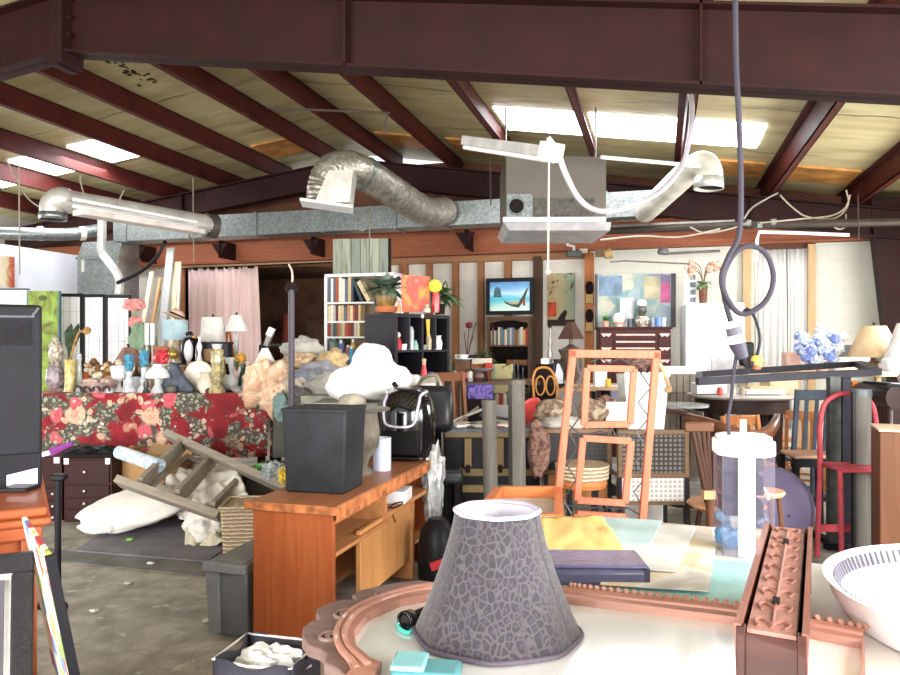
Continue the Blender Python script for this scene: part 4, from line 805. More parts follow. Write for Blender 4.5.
# iron pole with hook
t = T('iron_pole', 'tall dark iron pole with ring and hook on top', 'pole', 291.5, 5.2, 0); u = 5.2/F; zt = ZP(290, 5.2)
obj('shaft', MB().tube([(0, 0, 0), (0, 0, zt)], 3.2*u, 12), mat('#48444a', .45, .3), t); obj('collar', MB().lathe([(0, zt), (4*u, zt), (5.5*u, zt+3*u), (4*u, zt+6*u), (0, zt+6*u)], 12), M_dark, t)
obj('ring', MB().tube([(5*u*math.cos(a), 0, zt+2*u+5*u*math.sin(a)) for a in [i*PI/8 for i in range(16)]], .012, 6, True), M_dark, t)
obj('hook', MB().tube(smoothpath([(0, 0, zt+5*u), (1*u, 0, zt+12*u), (.2*u, 0, zt+20*u), (-2*u, 0, zt+24*u), (-2.5*u, 0, zt+26*u)], 5), .008, 6), mat('#9a8578', .4, .4), t)
# ---------------------------------------------------------------- chest of drawers, ladder, cloths
d = 6.1; u = d/F; t = T('jewellery_chest', 'dark red many drawered chest under the rose cloth table', 'chest of drawers', 88, d, 0, .02)
M_chest = wood('#2c0d0b', '#421512', 'x', .55, 3); zt = ZP(458, d); w = 24*u
obj('chest_body', MB().box(-w, w, 0, .35, 0, zt), M_chest, t, bevel=.006); obj('lid', MB().box(-w-.01, w+.01, -.015, .36, zt, zt+.03), M_dark, t, bevel=.005)
rows = [(460, 483), (485, 496), (498, 508), (509.5, 519)]
for a, c in rows:
    z1, z0 = ZP(a, d), ZP(c, d); dr = obj('drawer', MB().box(-w+.02, w-.02, -.014, 0, z0, z1), M_chest, t, bevel=.003)
    obj('knob', MB().ball((-.02, -.025, (z0+z1)/2), .013), mat('#d9d2c9', .3, .5), dr)
for x in (-w+.03, w-.03): obj('corner_plate', MB().box(x-.02, x+.02, -.02, 0, zt-.05, zt), mat('#cfc9c0', .3, .6), t)
t2 = T('jewellery_chest', 'dark red chest partly hidden behind the big television', 'chest of drawers', 47, 6.15, 0, .02); w2 = 15*u
obj('chest_body', MB().box(-w2, w2, 0, .35, 0, zt+.0), M_chest, t2, bevel=.006)
for a, c in rows[1:]: 
    z1, z0 = ZP(a+4, d), ZP(c+4, d); dr = obj('drawer', MB().box(-w2+.02, w2-.02, -.014, 0, z0, z1), M_chest, t2, bevel=.003); obj('knob', MB().ball((.06, -.025, (z0+z1)/2), .013), mat('#d9d2c9', .3, .5), dr)
obj('corner_plate', MB().box(w2-.06, w2-.01, -.02, 0, zt-.05, zt), mat('#cfc9c0', .3, .6), t2)
t = T('purple_umbrella', 'rolled purple umbrella lying on the dark red chest', 'umbrella', 58, 6.1, ZP(456, 6.1)); obj('canopy_roll', MB().tube([(-.06, 0, .03), (.1, .05, .1)], [.04, .02], 8), mat('#8b3f8e', .6), t); obj('handle', MB().tube([(-.06, 0, .03), (-.14, -.02, .01)], .022, 8), M_white, t)
tag(obj('black_bag', MB().blob((0, 0, .04), (.2, .12, .06), .4, 2, 3, 3, flat=.05), M_black, loc=Q(92, 6.25, ZP(457, 6.25)+.01), rz=TH), 'limp black bag lying on the dark red chest', 'bag')
# cardboard, rolled paper
d = 6.25; u = d/F; t = T('cardboard_box', 'open tan cardboard box slumped beside the dark red chest', 'box', 135, d, 0, -.35)
M_card = mat('#b08a5e', .85, 0, .12, 5)
bb = MB().box(-.2, .32, .0, .01, 0, .5).box(-.2, -.19, 0, .35, 0, .5).box(.31, .32, 0, .35, 0, .5).box(-.2, .32, .34, .35, 0, .5).box(-.2, .32, 0, .35, 0, .01); obj('box_body', bb, M_card, t)
obj('flap', MB().cb((-.24, .17, .53), (.13, .33, .008), (0, R(-50), 0)), M_card, t); obj('flap', MB().cb((.06, .38, .54), (.5, .12, .008), (R(40), 0, 0)), mat('#bd9a70', .85), t)
t = thing('gift_wrap_roll', 'roll of blue and white wrapping paper lying across the box', 'paper roll', P(119, 452, 6.0)); o0 = t.location.copy()
obj('roll', MB().tube([Vector((0, 0, 0)), P(160, 466, 5.75)-o0], .055, 14), printed('#dfe2e4', '#8fb3cf', '#e8e6e6', 14), t); obj('core', MB().tube([P(118.6, 452, 6.0)-o0, P(119, 452, 6.0)-o0], .02, 10), M_card, t)
# floor mats
def floorquad(pts, z0, z1, seed=0): return MB().slab([tuple(DPQ(x, y)) for x, y in pts], z0, z1)
def DPQ(px, py):
    v = Q(px, DP(py, 0)); return v.x, v.y
tag(obj('grey_mat', floorquad([(75, 552), (207, 563), (232, 545), (215, 520), (130, 515)], 0.002, .014), mat('#77757b', .9, 0, .15, 4)), 'grey flat mat spread on the concrete under the white canvas', 'mat')
tag(obj('thin_board', floorquad([(45, 548), (75, 553), (207, 564), (204, 577), (40, 560)], 0.0015, .008), mat('#6f6f6a', .8, 0, .2, 4)), 'thin grey board edge on the concrete before the mat', 'board')
# white canvas cloths
def heap(name, label, cat, cx, cy, rad, m, seed, z=0, amp=.3, M=None, freq=1.6):
    d = DP(cy, 0); return tag(obj(name, MB().blob((0, 0, rad[2]*.6), rad, amp, freq, seed, 5, M=M, flat=rad[2]*.6), m, loc=Q(cx, d, z+.016), rz=TH, smooth=80), label, cat)
M_canvas = cloth_m('#e9e5de', .06)
t = thing('canvas_roll', 'thick white canvas roll sprawled over the grey mat', 'canvas', P(82, 530, 5.5)); o0 = t.location.copy(); t.location.z = 0.016
obj('rolled_cloth', MB().blob((0, 0, 0), (.42, .28, .13), .16, 1.1, 3, 4), M_canvas, t, loc=Q(136, 5.8, .17)-Q(82, 5.5), rot=(R(12), R(-9), TH+.12), smooth=80)
obj('loose_end', MB().blob((0, 0, 0), (.16, .1, .05), .2, 2, 4, 4), M_canvas, t, loc=Q(98, 5.6, .07)-Q(82, 5.5))
def sheetcloth(name, label, quad, m, bump=.03, seed=0, n=16):
    a, b_, c, e = quad                                    # corner points p(0,0) p(1,0) p(1,1) p(0,1)
    ctr = (a+b_+c+e)/4
    def fn(u, v):
        p = a*(1-u)*(1-v)+b_*u*(1-v)+c*u*v+e*(1-u)*v
        k = noise.noise(Vector((u*3+seed, v*3, seed*1.7)))+.5*noise.noise(Vector((u*8, v*8+seed, 1)))
        return p-ctr+Vector((k*bump*.5, -k*bump*.7, k*bump))
    return tag(obj(name, MB().sheet(fn, n, n), m, loc=ctr, solid=.012, smooth=80), label, 'cloth')
sheetcloth('canvas_sheet', 'cream cloth flap hanging from the ladder onto the mat', (P(185, 548, 5.35), P(230, 545, 5.3), P(228, 510, 5.5), P(186, 505, 5.7)), cloth_m('#d3cab2', .12), .06, 4)
sheetcloth('canvas_sheet', 'white cloth sheet spread beneath the ladder rungs', (P(180, 518, 5.75), P(252, 505, 5.4), P(232, 466, 6.2), P(160, 470, 6.35)), M_canvas, .09, 9, 24)
sheetcloth('canvas_sheet', 'greyish cloth fold behind the ladder near the rose cloth', (P(168, 478, 6.3), P(205, 483, 6.2), P(214, 458, 6.5), P(185, 455, 6.6)), cloth_m('#b3b1ac', .15), .06, 15)
heap('cloth_heap', 'mounded white cloth between the ladder and wicker basket', 'cloth', 212, 538, (.2, .22, .16), M_canvas, 5, 0, .25)
heap('cloth_heap', 'low mounded white cloth propping up the ladder', 'cloth', 175, 512, (.28, .25, .16), M_canvas, 8, 0, .2)
# wooden ladder frame lying over the cloths
t = thing('wooden_ladder', 'weathered grey wooden step ladder toppled over white cloths', 'ladder', P(200, 480, 5.6)); o0 = t.location.copy()
M_ladder = wood('#8c8376', '#aaa193', 'x', .85, 2.5)
def lb(nm, a, c, w, h, up): obj(nm, MB().bar(P(*a)-o0, P(*c)-o0, w, h, up), M_ladder, t, bevel=.004)
upv = Vector((.3, -.8, .5))
lb('side_rail', (119, 481, 5.5), (221, 517, 5.25), .06, .13, upv); lb('side_rail', (168, 435, 6.35), (290, 491, 5.6), .06, .13, upv)
for a, c in (((140, 486, 5.48), (184, 443, 6.28)), ((177, 498, 5.38), (214, 458, 6.2)), ((212, 511, 5.28), (247, 475, 6.1))): lb('rung', a, c, .04, .14, upv)
lb('brace', (152, 487, 5.6), (188, 455, 6.3), .02, .03, upv); lb('brace', (186, 456, 6.4), (275, 497, 6.1), .03, .05, upv)
# clutter between rose table and desk
for px, py, d_, rad, c_, lab in ((262, 470, 5.9, (.09, .08, .05), '#58a84a', 'bright green plastic bag behind the desk end'), (275, 472, 5.7, (.1, .08, .07), '#9aa3a0', 'crumpled clear plastic bag behind the desk end'), (284, 476, 5.5, (.04, .04, .06), '#d0b23c', 'small yellow scrap behind the black bin')):
    tag(obj('plastic_bag', MB().blob((0, 0, 0), rad, .5, 3, int(px), 4), mat(c_, .3, 0, .2, 15), loc=P(px, py, d_), rz=TH), lab, 'bag')
t = T('low_crate', 'low dark crate of plastic bags behind the desk', 'crate', 276, 6.15, 0); obj('crate_body', MB().box(-.2, .25, -.2, .3, 0, ZP(476, 5.7)), mat('#5b5148', .8), t)
# floor litter
for px, py, c_, lab in ((151, 566, '#d9d7cf', 'white paper scrap at the mat front edge'), (207, 622, '#e2dfd6', 'white paper scrap by the grey tote'), (94, 612, '#d0cdc4', 'pale scrap on open concrete floor'), (128, 584, '#c9c6bc', 'flat pale scrap near the board edge'), (130, 542, '#7fbf5a', 'tiny green scrap on the grey mat')):
    tag(obj('paper_scrap', MB().blob((0, 0, .006), (.03, .022, .008), .5, 3, int(px), 2), mat(c_, .7), loc=Q(px, DP(py, 0), .016 if px in (151, 130) else .002)), lab, 'scrap')
# ================================================================ desk group
M_desk = wood('#98502b', '#b36b3e', 'z', .45, 1.3, .1); M_desktop = wood('#8a5738', '#a87251', 'y', .5, 1.6, .1); M_raw = wood('#b27a4c', '#cf9a68', 'y', .6, 1.6)
ZD = .72
B = c2w(-.557, 3.49, 0); LD = 1.56; WD = .45
t = thing('computer_desk', 'orange brown wooden desk with open shelves and worn top edge', 'desk', (B.x, B.y, 0), R(0))     # local +y along desk, -x across
obj('side_panel', MB().box(-WD, -.01, 0, .03, 0, ZD-.04), M_desk, t, bevel=.003)
obj('side_panel', MB().box(-WD, -.01, LD-.03, LD, 0, ZD-.04), M_desk, t, bevel=.003)
obj('desktop', MB().box(-WD-.02, .015, -.02, LD+.02, ZD-.03, ZD), M_desktop, t, bevel=.006)
obj('desktop_edge', MB().box(-WD-.03, .03, -.035, -.02, ZD-.04, ZD+.002).box(.015, .02, -.02, LD+.02, ZD-.07, ZD-.004), mat('#a9683f', .6, 0, .35, 18, .2), t, bevel=.003)
obj('back_panel', MB().box(-WD, -WD+.012, .03, LD-.03, .0, ZD-.03), M_raw, t)
obj('apron', MB().box(-.05, -.02, .03, LD-.03, ZD-.1, ZD-.03), mat('#a56a42', .7, 0, .3, 15), t)
obj('shelf', MB().box(-WD, -.01, .03, .75, .46, .48), M_raw, t, bevel=.003)
obj('divider', MB().box(-WD, -.02, .72, .745, .48, ZD-.03), M_raw, t); obj('divider', MB().box(-WD, -.05, .96, .985, .48, ZD-.03), M_raw, t)
obj('shelf', MB().box(-WD, .0, .745, LD-.03, .50, .525), M_raw, t, bevel=.003)
obj('door', MB().box(-.06, -.03, .38, 1.18, .12, .5), wood('#c08a54', '#d6a672', 'z', .5, 1.2), t, bevel=.004)
obj('divider', MB().box(-WD, -.01, 1.17, 1.2, 0, .5), M_raw, t)
obj('shelf', MB().box(-WD, -.02, 1.2, LD-.03, .2, .22), M_raw, t)
def onD(px, py): return DP(py, ZD)
def desk(px, py): return Q(px, DP(py, ZD), ZD)
# black bin
c = desk(344, 495); t = thing('black_bin', 'square black plastic bin standing on the desk', 'bin', c, R(3)); s = .33
bb = MB(); M_bin = mat('#25272a', .55, 0, .25, 6)
for q in ((-s+.03, -.03, .02, .33, 0), (0, 0, 0, 0, 0)): pass
obj('bin_body', MB().frustum(-s, 0, 0, .28, 0, -s-.02, .015, -.015, .295, .44), M_bin, t, bevel=.012)
obj('rim', MB().box(-s-.022, .017, -.017, -.01, .425, .445).box(-s-.022, .017, .29, .297, .425, .445).box(-s-.022, -s-.014, -.01, .29, .425, .445).box(.009, .017, -.01, .29, .425, .445), M_bin, t, bevel=.004)
obj('bin_inside', MB().box(-s, -.005, .0, .28, .436, .442), mat('#3a3b3a', .8), t)
# stone vase
t = thing('stone_vase', 'grey stone vase with wide flat lip behind the black bin', 'vase', desk(361, 474)); u = 4.2/F
obj('vase_body', MB().lathe([(0, 0), (.07, 0), (.075, .02), (.04, .05), (.05, .09), (.105, .17), (.115, .25), (.105, .33), (.1, .38), (.0, .38)], 22), mat('#655f54', .6, 0, .35, 9, .4), t)
obj('lip', MB().lathe([(.09, .375), (.17, .385), (.18, .395), (.17, .4), (0, .395)], 24), mat('#6d695f', .45, 0, .2, 9), t)
# candle
t = thing('jar_candle', 'white candle in a straight glass jar on the desk', 'candle', desk(382, 470)); obj('jar', MB().lathe([(0, 0), (.055, 0), (.057, .01), (.057, .2), (.054, .2), (.054, .185), (0, .185)], 20), mat('#c6d0e4', .12, 0, .03, 5), t); obj('jar_rim', MB().tube([(.056*math.cos(a), .056*math.sin(a), .2) for a in [i*PI/10 for i in range(20)]], .004, 6, True), M_cryst, t)
# air fryer
t = thing('air_fryer', 'glossy black air fryer with pale trim loop and empty drawer bay', 'air fryer', Q(401, 4.84, ZD)); t.rotation_euler.z = TH-.22; s = 4.9/F
prof = [(0, 0), (24, 0), (27, 3), (28, 12), (28.5, 30), (28.5, 45), (26, 58), (21, 66), (15, 70), (0, 71)]
bb = MB().lathe([(a*s, b*s) for a, b in prof], 32, (0, .16, 0)); obj('fryer_body', bb, M_blackgloss, t, smooth=60)
obj('drawer_bay', MB().box(-19*s, 19*s, -.04, .1, 6*s, 30*s), mat('#070709', .6), t, bevel=.01)
obj('bay_lip', MB().box(-22*s, 22*s, -.055, .02, 2*s, 5*s), M_blackgloss, t, bevel=.008)
def surf(a, z):                                           # point on the front of the body
    r = 28; 
    for (r0, z0), (r1, z1) in zip(prof, prof[1:]):
        if z0 <= z <= z1 and z1 > z0: r = r0+(r1-r0)*(z-z0)/(z1-z0)
    return Vector((math.sin(a*.8)*r*s*1.02, .16-math.cos(a*.8)*r*s*1.02, z*s))
loop_ = [surf(a, z) for a, z in ((-1.05, 64), (-.95, 56), (-.85, 46), (-.75, 38), (-.5, 35), (0, 34), (.45, 35), (.65, 39), (.75, 48), (.9, 58), (1.1, 64), (1.5, 66.5), (2.2, 67), (PI, 67), (-2.2, 67), (-1.5, 66.5))]
lp = []
for i in range(len(loop_)):
    a, b_, c_, e = [loop_[(i+k) % len(loop_)] for k in (-1, 0, 1, 2)]
    for k in range(5):
        q = k/5; lp.append(.5*((2*b_)+(c_-a)*q+(2*a-5*b_+4*c_-e)*q*q+(3*b_-a-3*c_+e)*q**3))
obj('trim_loop', MB().tube(lp, .009, 8, True), mat('#d9d6ec', .2, .3), t)
obj('top_dish', MB().lathe([(15*s, 70*s), (14*s, 71.5*s), (10*s, 70.5*s), (0, 70*s)], 24, (0, .16, 0)), mat('#3a3a42', .15), t)
# white carton and cables on desk shelf
t = thing('white_carton', 'small white carton on the desk upper shelf', 'box', (B.x-.06, B.y+1.05, .525), .1); obj('carton_body', MB().box(-.1, .06, -.1, .1, 0, .075), M_white, t, bevel=.002)
tag(obj('charger_cable', MB().tube(smoothpath([(B.x-.03, B.y+.7, .487), (B.x-.08, B.y+.78, .53), (B.x-.0, B.y+.85, .53), (B.x-.0, B.y+.95, .54), (B.x-.04, B.y+.86, .532), (B.x+.01, B.y+.8, .45)], 5), .004, 5), M_dark), 'thin black cable curled on the desk shelf', 'cable')
# white stuffed bag behind the desk, on clothes table
M_fur = cloth_m('#ece9e6', .03)
t = thing('stuffed_bag', 'big lumpy white plush bag heaped behind the black bin', 'bag', P(371, 396, 5.2), TH); s = 5.2/F
bb = MB().blob((-.0, .1, .12), (.22, .2, .16), .2, 1.6, 3, 4).blob((.0, .1, .25), (.15, .15, .14), .2, 1.8, 8, 4).blob((.17, .08, .13), (.12, .13, .1), .2, 1.6, 11, 4).blob((-.19, .06, .08), (.14, .14, .13), .2, 2, 5, 4)
o = obj('plush_cover', bb, M_fur, t, smooth=80); rm = o.modifiers.new('merge', 'REMESH'); rm.mode = 'VOXEL'; rm.voxel_size = .022; rm.use_smooth_shade = True
obj('dark_toggle', MB().tube([(.17, -.1, .1), (.2, -.12, .06)], .017, 8), M_dark, t); obj('tag', MB().box(.2, .26, -.13, -.12, .02, .05), mat('#c98b7a', .6), t)
t = T('bag_stand', 'dark covered stand carrying the white plush bag', 'stand', 372, 5.25, 0); obj('stand_top', MB().box(-.42, .05, -.1, .4, ZP(402, 5.25)-.04, ZP(402, 5.25)), mat('#8f8d86', .8), t)
for x in (-.38, .01):
    for y in (-.06, .36): obj('leg', MB().box(x-.02, x+.02, y-.02, y+.02, 0, ZP(402, 5.25)-.04), M_dark, t)
decor('stone_bowl', 'upturned stone bowl beneath the plush bag', 'bowl', 352, 5.12, ZP(402, 5.25)+.001, [(0, 0), (15, 0), (13, 5), (8, 9), (0, 10)], mat('#a8a294', .8, 0, .2, 9))
# woven basket
d = DP(556, 0); t = T('woven_basket', 'square basket of woven straw rope by the desk', 'basket', 238, 4.95, .0, .1); s = 4.95/F
def wov():
    n = NT('straw_rope'); n.set(Roughness=.85); v = n.co((1, 1, 1)); z = n.math('MULTIPLY', n.sep(v)[2], 240.0); w = n.math('SINE', n.math('ADD', z, n.math('MULTIPLY', n.noise(v, 30, 3), 5.0)))
    n.color(n.ramp(w, [(.15, '#a38d6f'), (.5, '#d0bea1'), (.8, '#ddcdb3')])); n.bump(w, .6, .01); return n.m
zt = ZP(508, 4.95); zb = .0
obj('basket_body', MB().frustum(-.1, .24, 0, .3, zb, -.12, .27, -.02, .33, zt).frustum(-.09, .23, .02, .29, zb+.03, -.1, .25, .0, .31, zt+.002), wov(), t, bevel=.02)
obj('rim', MB().tube([(-.12, -.02, zt), (.27, -.02, zt), (.27, .33, zt), (-.12, .33, zt)], .018, 8, True), wov(), t)
# grey tote
d = 4.05; t = thing('plastic_tote', 'grey plastic storage tote with lid beside the desk', 'tote', Q(211, 3.72, 0), 0); M_tote = mat('#74787c', .5, 0, .08, 4)
obj('tote_body', MB().frustum(.02, .21, .02, .53, 0, .0, .21, 0, .55, .34), M_tote, t, bevel=.012)
obj('corner_rib', MB().frustum(-.005, .06, -.01, .0, .02, -.02, .05, -.02, .0, .34), mat('#8a8e92', .5), t); obj('tote_lid', MB().frustum(-.035, .212, -.035, .59, .34, -.028, .21, -.028, .58, .38).box(.02, .19, .02, .53, .38, .386), mat('#80858a', .45), t, bevel=.008)
# clear plastic bag behind the desk end
c = Q(433, 4.85, 0); t = thing('clear_plastic_bag', 'stuffed clear plastic bag hanging against the desk far end', 'bag', c, TH); obj('bag_film', MB().blob((0, .1, .55), (.075, .1, .28), .35, 2.2, 6, 4), mat('#b9bcbc', .18, 0, .25, 14), t); obj('bag_base', MB().blob((0, .1, .13), (.09, .1, .13), .35, 2.2, 9, 4, flat=.13), mat('#9c9f9f', .25, 0, .3, 14), t)
t = T('round_case', 'black round case with a red stripe behind the desk', 'case', 437, 4.5, 0); obj('case_body', MB().lathe([(0, 0), (.1, 0), (.12, .05), (.12, .25), (.1, .36), (.05, .42), (0, .42)], 18), M_black, t); obj('stripe', MB().cb((.02, -.115, .17), (.12, .03, .05), (0, R(-20), 0)), mat('#b5303a', .5), t)
t = T('leather_case', 'slumped black leather chair back behind the air fryer', 'chair', 436, 5.4, 0); s = 5.1/F
obj('backrest', MB().cb((-.05, .1, ZP(414, 5.1)), (.36, .14, .36), (R(-14), 0, 0)), mat('#1b1d22', .35, 0, .15, 4), t, bevel=.06); obj('seat', MB().box(-.18, .2, -.25, .1, .5, .6), mat('#2b2d33', .35), t, bevel=.03)
for x in (-.14, .16):
    for y in (-.2, .08): obj('leg', MB().box(x-.02, x+.02, y-.02, y+.02, 0, .5), M_dark, t)
# shopping bag at the bottom
c = Q(268, 2.25, 0); t = thing('open_shopping_bag', 'open dark lined paper bag with white tissue inside', 'bag', c, TH-.25); zt = ZP(650, 2.25)
M_bagi = mat('#3b3a45', .6); M_bago = mat('#d6d3d8', .5)
def bagside(p, q, nrm, bow):
    def fn(u, v):
        a = Vector(p)*(1-u)+Vector(q)*u; k = math.sin(PI*u)*bow; return (a.x+nrm[0]*k, a.y+nrm[1]*k, v*(zt+.009*math.sin(9*u)))
    return fn
w, dd = .13, .1
for p, q, nr, bw in (((-w, -dd, 0), (w, -dd, 0), (0, -1), .02), ((-w, dd, 0), (w, dd, 0), (0, 1), .0), ((-w, -dd, 0), (-w, dd, 0), (1, 0), .03), ((w, -dd, 0), (w, dd, 0), (-1, 0), -.01)):
    obj('bag_panel', MB().sheet(bagside(p, q, nr, bw), 12, 6), M_bagi, t, solid=.003, smooth=80)
obj('bag_base', MB().box(-w, w, -dd, dd, 0, .01), M_bagi, t)
obj('rim_edge', MB().tube([(-w, -dd, zt), (0, -dd-.02, zt), (w, -dd, zt), (w-.005, dd, zt), (0, dd, zt+.0), (-w, dd, zt)], .004, 6, True), M_bago, t)
tag(obj('tissue_paper', MB().blob((0, 0, 0), (.11, .08, .05), .6, 3, 5, 4), M_white, loc=c+Vector((0, 0, zt-.05))), 'crumpled white tissue inside the dark lined bag', 'paper')
# ================================================================ television on its cabinet
c = Q(42, 2.75, 0); t = thing('television', 'big black rear projection television seen from its side', 'television', Q(42, 2.75, .0)-Matrix.Rotation(TH+R(31), 3, 'Z') @ Vector((42*2.75/F, 0, 0)), TH+R(31)); s = 2.75/F
M_tv = mat('#1d1d22', .55, 0, .12, 8); zb, zt = ZP(502, 2.75), ZP(305, 2.75)
obj('tv_case', MB().frustum(-.35, 42*s, 0, .5, zb, -.35, 42*s, 0, .5, zt), M_tv, t, bevel=.012)
obj('case_groove', MB().tube(smoothpath([(-.3, -.003, zt-12*s), (25*s, -.003, zt-12*s), (34*s, -.003, zt-10*s), (39*s, -.003, zt-3*s)], 5), .005, 6), mat('#55555f', .4), t)
obj('speaker_grille', MB().box(-.3, 32*s, -.008, 0, zt-40*s, zt-15*s), mat('#17171b', .7, 0, .3, 60), t); obj('lower_bevel', MB().box(-.35, 41*s, -.012, 0, zb, zb+50*s), mat('#19191e', .5), t, bevel=.004)
def sticker():
    n = NT('printed_label'); n.set(Roughness=.5)
    x, y, z = n.sep(n.co()); row = n.math('FRACT', n.math('MULTIPLY', z, 95.0)); a = n.ramp(row, [(.0, 1.0), (.3, 0.0)], 'CONSTANT'); g = n.ramp(n.noise(n.co((60, 1, 25)), 2, 2), [(.56, 0.0), (.6, 1.0)])
    n.color(n.mix(n.math('MULTIPLY', n.math('MULTIPLY', a, g), .35), '#e6e3ee', '#8d7f9c')); return n.m
obj('label_sticker', MB().prism([(12*s, zb+7.5*s), (38*s, zb+16*s), (38*s, zb+35*s), (12*s, zb+30*s)], -.018, -.012), sticker(), t); obj('sticker_dot', MB().box(13.5*s, 15*s, -.019, -.018, zb+26*s, zb+28*s), mat('#c0477c', .5), t)
# cabinet below
M_cabw = wood('#8f4a2a', '#aa6039', 'x', .45, 1.5, .1); M_cabz = wood('#8f4a2a', '#aa6039', 'z', .45, 1.5, .1)
d = 2.35; s = d/F; zt = ZP(512, d); t = T('wooden_cabinet', 'orange wood cabinet with carved edge under the television', 'cabinet', 48, d, 0, R(31))
obj('cabinet_top', MB().box(-.5, .0, .03, .95, zt-.02, zt+.012).box(-.5, .01, -.0, .97, zt-.045, zt-.02), M_cabw, t, bevel=.01)
obj('cornice', MB().box(-.5, -.015, .015, .93, zt-.09, zt-.045), M_cabw, t, bevel=.008)
obj('cabinet_body', MB().box(-.5, -.07, .06, .9, .06, zt-.09), M_cabz, t)
obj('corner_post', MB().box(-.075, -.03, .03, .08, .0, zt-.09), M_cabz, t, bevel=.004)
for i in range(10): obj('carved_bead', MB().ball((-.053, .028, .12+i*(zt-.28)/9), (.012, .008, .022), 8), M_dark, t)
obj('plinth', MB().box(-.5, -.02, .02, .92, 0, .07), M_cabw, t, bevel=.004)
obj('panel_edge', MB().box(-.4, -.09, .045, .06, .1, zt-.14), mat('#c79a6a', .6), t)
tag(obj('remote_box', MB().box(-.1, .0, .1, .2, 0, .015), M_black, loc=Q(9, 2.5, zt+.012), rz=TH, bevel=.004), 'flat black box at the television foot on the cabinet', 'box')
# pictures leaning on the cabinet
t = thing('black_picture_frame', 'wide black carved picture frame with cream mount leaning on cabinet', 'picture', Q(30, 2.02, 0), TH+R(24))
s = 2.02/F; h = ZP(556, 2.02)-.005; Ml = Matrix.Rotation(R(-6), 4, 'X') @ Matrix.Rotation(R(0), 4, 'Z')
fr = wood('#17161b', '#2a282f', 'z', .35, 6, .3)
obj('frame', MB().box(-.6, 0, -.02, .02, h-.055, h, Ml).box(-.055, 0, -.02, .02, 0, h-.055, Ml).box(-.6, -.545, -.02, .02, 0, h-.055, Ml).box(-.545, -.075, -.02, .02, 0, .055, Ml), mat('#1b1a20', .3, 0, .5, 70, .8), t, bevel=.006)
obj('inner_lip', MB().box(-.53, -.07, -.024, -.018, h-.087, h-.07, Ml).box(-.087, -.07, -.024, -.018, .07, h-.087, Ml), mat('#4a474f', .3), t)
obj('mount', MB().box(-.55, -.05, -.005, .01, .075, h-.055, Ml), mat('#dcdad6', .7), t)
def art_bright():
    n = NT('bright_print'); n.set(Roughness=.5); n.color(n.ramp(n.sep(n.voro(n.co(), 16, 'F1', 'Color'))[0], [(.1, '#d9d4c8'), (.3, '#b8434a'), (.45, '#e2c65a'), (.6, '#5f86b8'), (.75, '#e9e6de'), (.9, '#7f9a58')], 'CONSTANT')); return n.m
t = thing('leaning_canvas', 'bright multicoloured canvas leaning edge on by the cabinet', 'painting', Q(102, 2.12, 0), TH+R(70)); o0 = t.location.copy()
hh = ZP(532, 1.98); Ml = Matrix.Rotation(R(7), 4, 'Y')
obj('canvas', MB().box(-.02, -.005, 0, .5, .02, hh, Ml).box(-.005, .0, .0, .5, .02, hh, Ml) if False else MB().cb((0, 0, hh/2), (.5, .012, hh), (R(0), 0, 0)), art_bright(), t)
t.rotation_euler = (R(-10), 0, TH+R(127))
obj('edge_strip', MB().box(-.26, -.248, -.012, .012, 0, hh), M_black, t)
tag(obj('cardboard_sheet', MB().box(0, .12, 0, .3, 0, .006), M_card, loc=Q(62, 2.55, .004), rz=TH), 'scrap of brown card on floor beside the leaning canvas', 'card')
# black post stand
d = 4.04; t = T('metal_stand', 'slim black metal post with foot and top fitting', 'stand', 58, d, 0); s = d/F; zt = ZP(477, d)
obj('shaft', MB().tube([(0, 0, 0), (0, 0, zt)], 3*s, 10), M_black, t); obj('foot', MB().ball((.03, -.02, .035), .035).tube([(0, 0, .03), (.04, 0, .03)], .03, 10), M_black, t); obj('top_fitting', MB().box(-6*s, 8*s, -.03, .03, zt-3*s, zt+3*s), M_black, t, bevel=.008); obj('base_rail', MB().bar((-.35, .1, .02), (.03, 0, .02), .03), M_black, t)
# ================================================================ black cube shelf and what stands on it
d = 7.2; s = d/F; zt = ZP(313, d)
c = Q(395, d, 0); t = thing('cube_shelf', 'black cube shelf unit topped with plants and a red painting', 'shelf', c, TH+R(48))
M_kal = mat('#1d1b20', .5, 0, .15, 4); w = .82; dp = .46; rows = 5; rh = (zt-.05)/rows; th = .04
obj('side_panel', MB().box(0, th, 0, dp, 0, zt-.04), M_kal, t, bevel=.002); obj('side_panel', MB().box(w-th, w, 0, dp, 0, zt-.04), M_kal, t, bevel=.002)
obj('top_panel', MB().box(0, w, 0, dp, zt-.04, zt), M_kal, t, bevel=.002); obj('back_panel', MB().box(th, w-th, dp-.012, dp, 0, zt-.04), M_kal, t)
obj('divider', MB().box(w/2-.025, w/2+.0, 0, dp-.012, 0, zt-.04), M_kal, t)
for i in range(rows): obj('shelf', MB().box(th, w-th, 0.002, dp-.012, zt-.04-(i+1)*rh, zt-.015-(i+1)*rh), M_kal, t)
for x in (.21, .6): obj('inner_divider', MB().box(x-.006, x+.006, .0, dp-.012, zt-.04-rh+.03, zt-.04), mat('#3a383c', .5), t)
MK = Matrix.Translation(c) @ Matrix.Rotation(TH+R(48), 4, 'Z')
def K(x, y, z): return MK @ Vector((x, y, z))
def kd(name, label, cat, x, y, z, prof, m, n=14): return tag(obj(name, MB().lathe(prof, n), m, loc=K(x, y, z)), label, cat)
z1 = zt-.015-rh
t = thing('mini_figure', 'small red and white toy figure in the cube shelf', 'figurine', K(.09, .06, z1)); obj('toy_body', MB().lathe([(0, 0), (.045, 0), (.05, .06), (.03, .12), (0, .12)], 12), mat('#b53440', .5), t); obj('toy_head', MB().ball((0, 0, .15), .035), mat('#d9cfc6', .5), t)
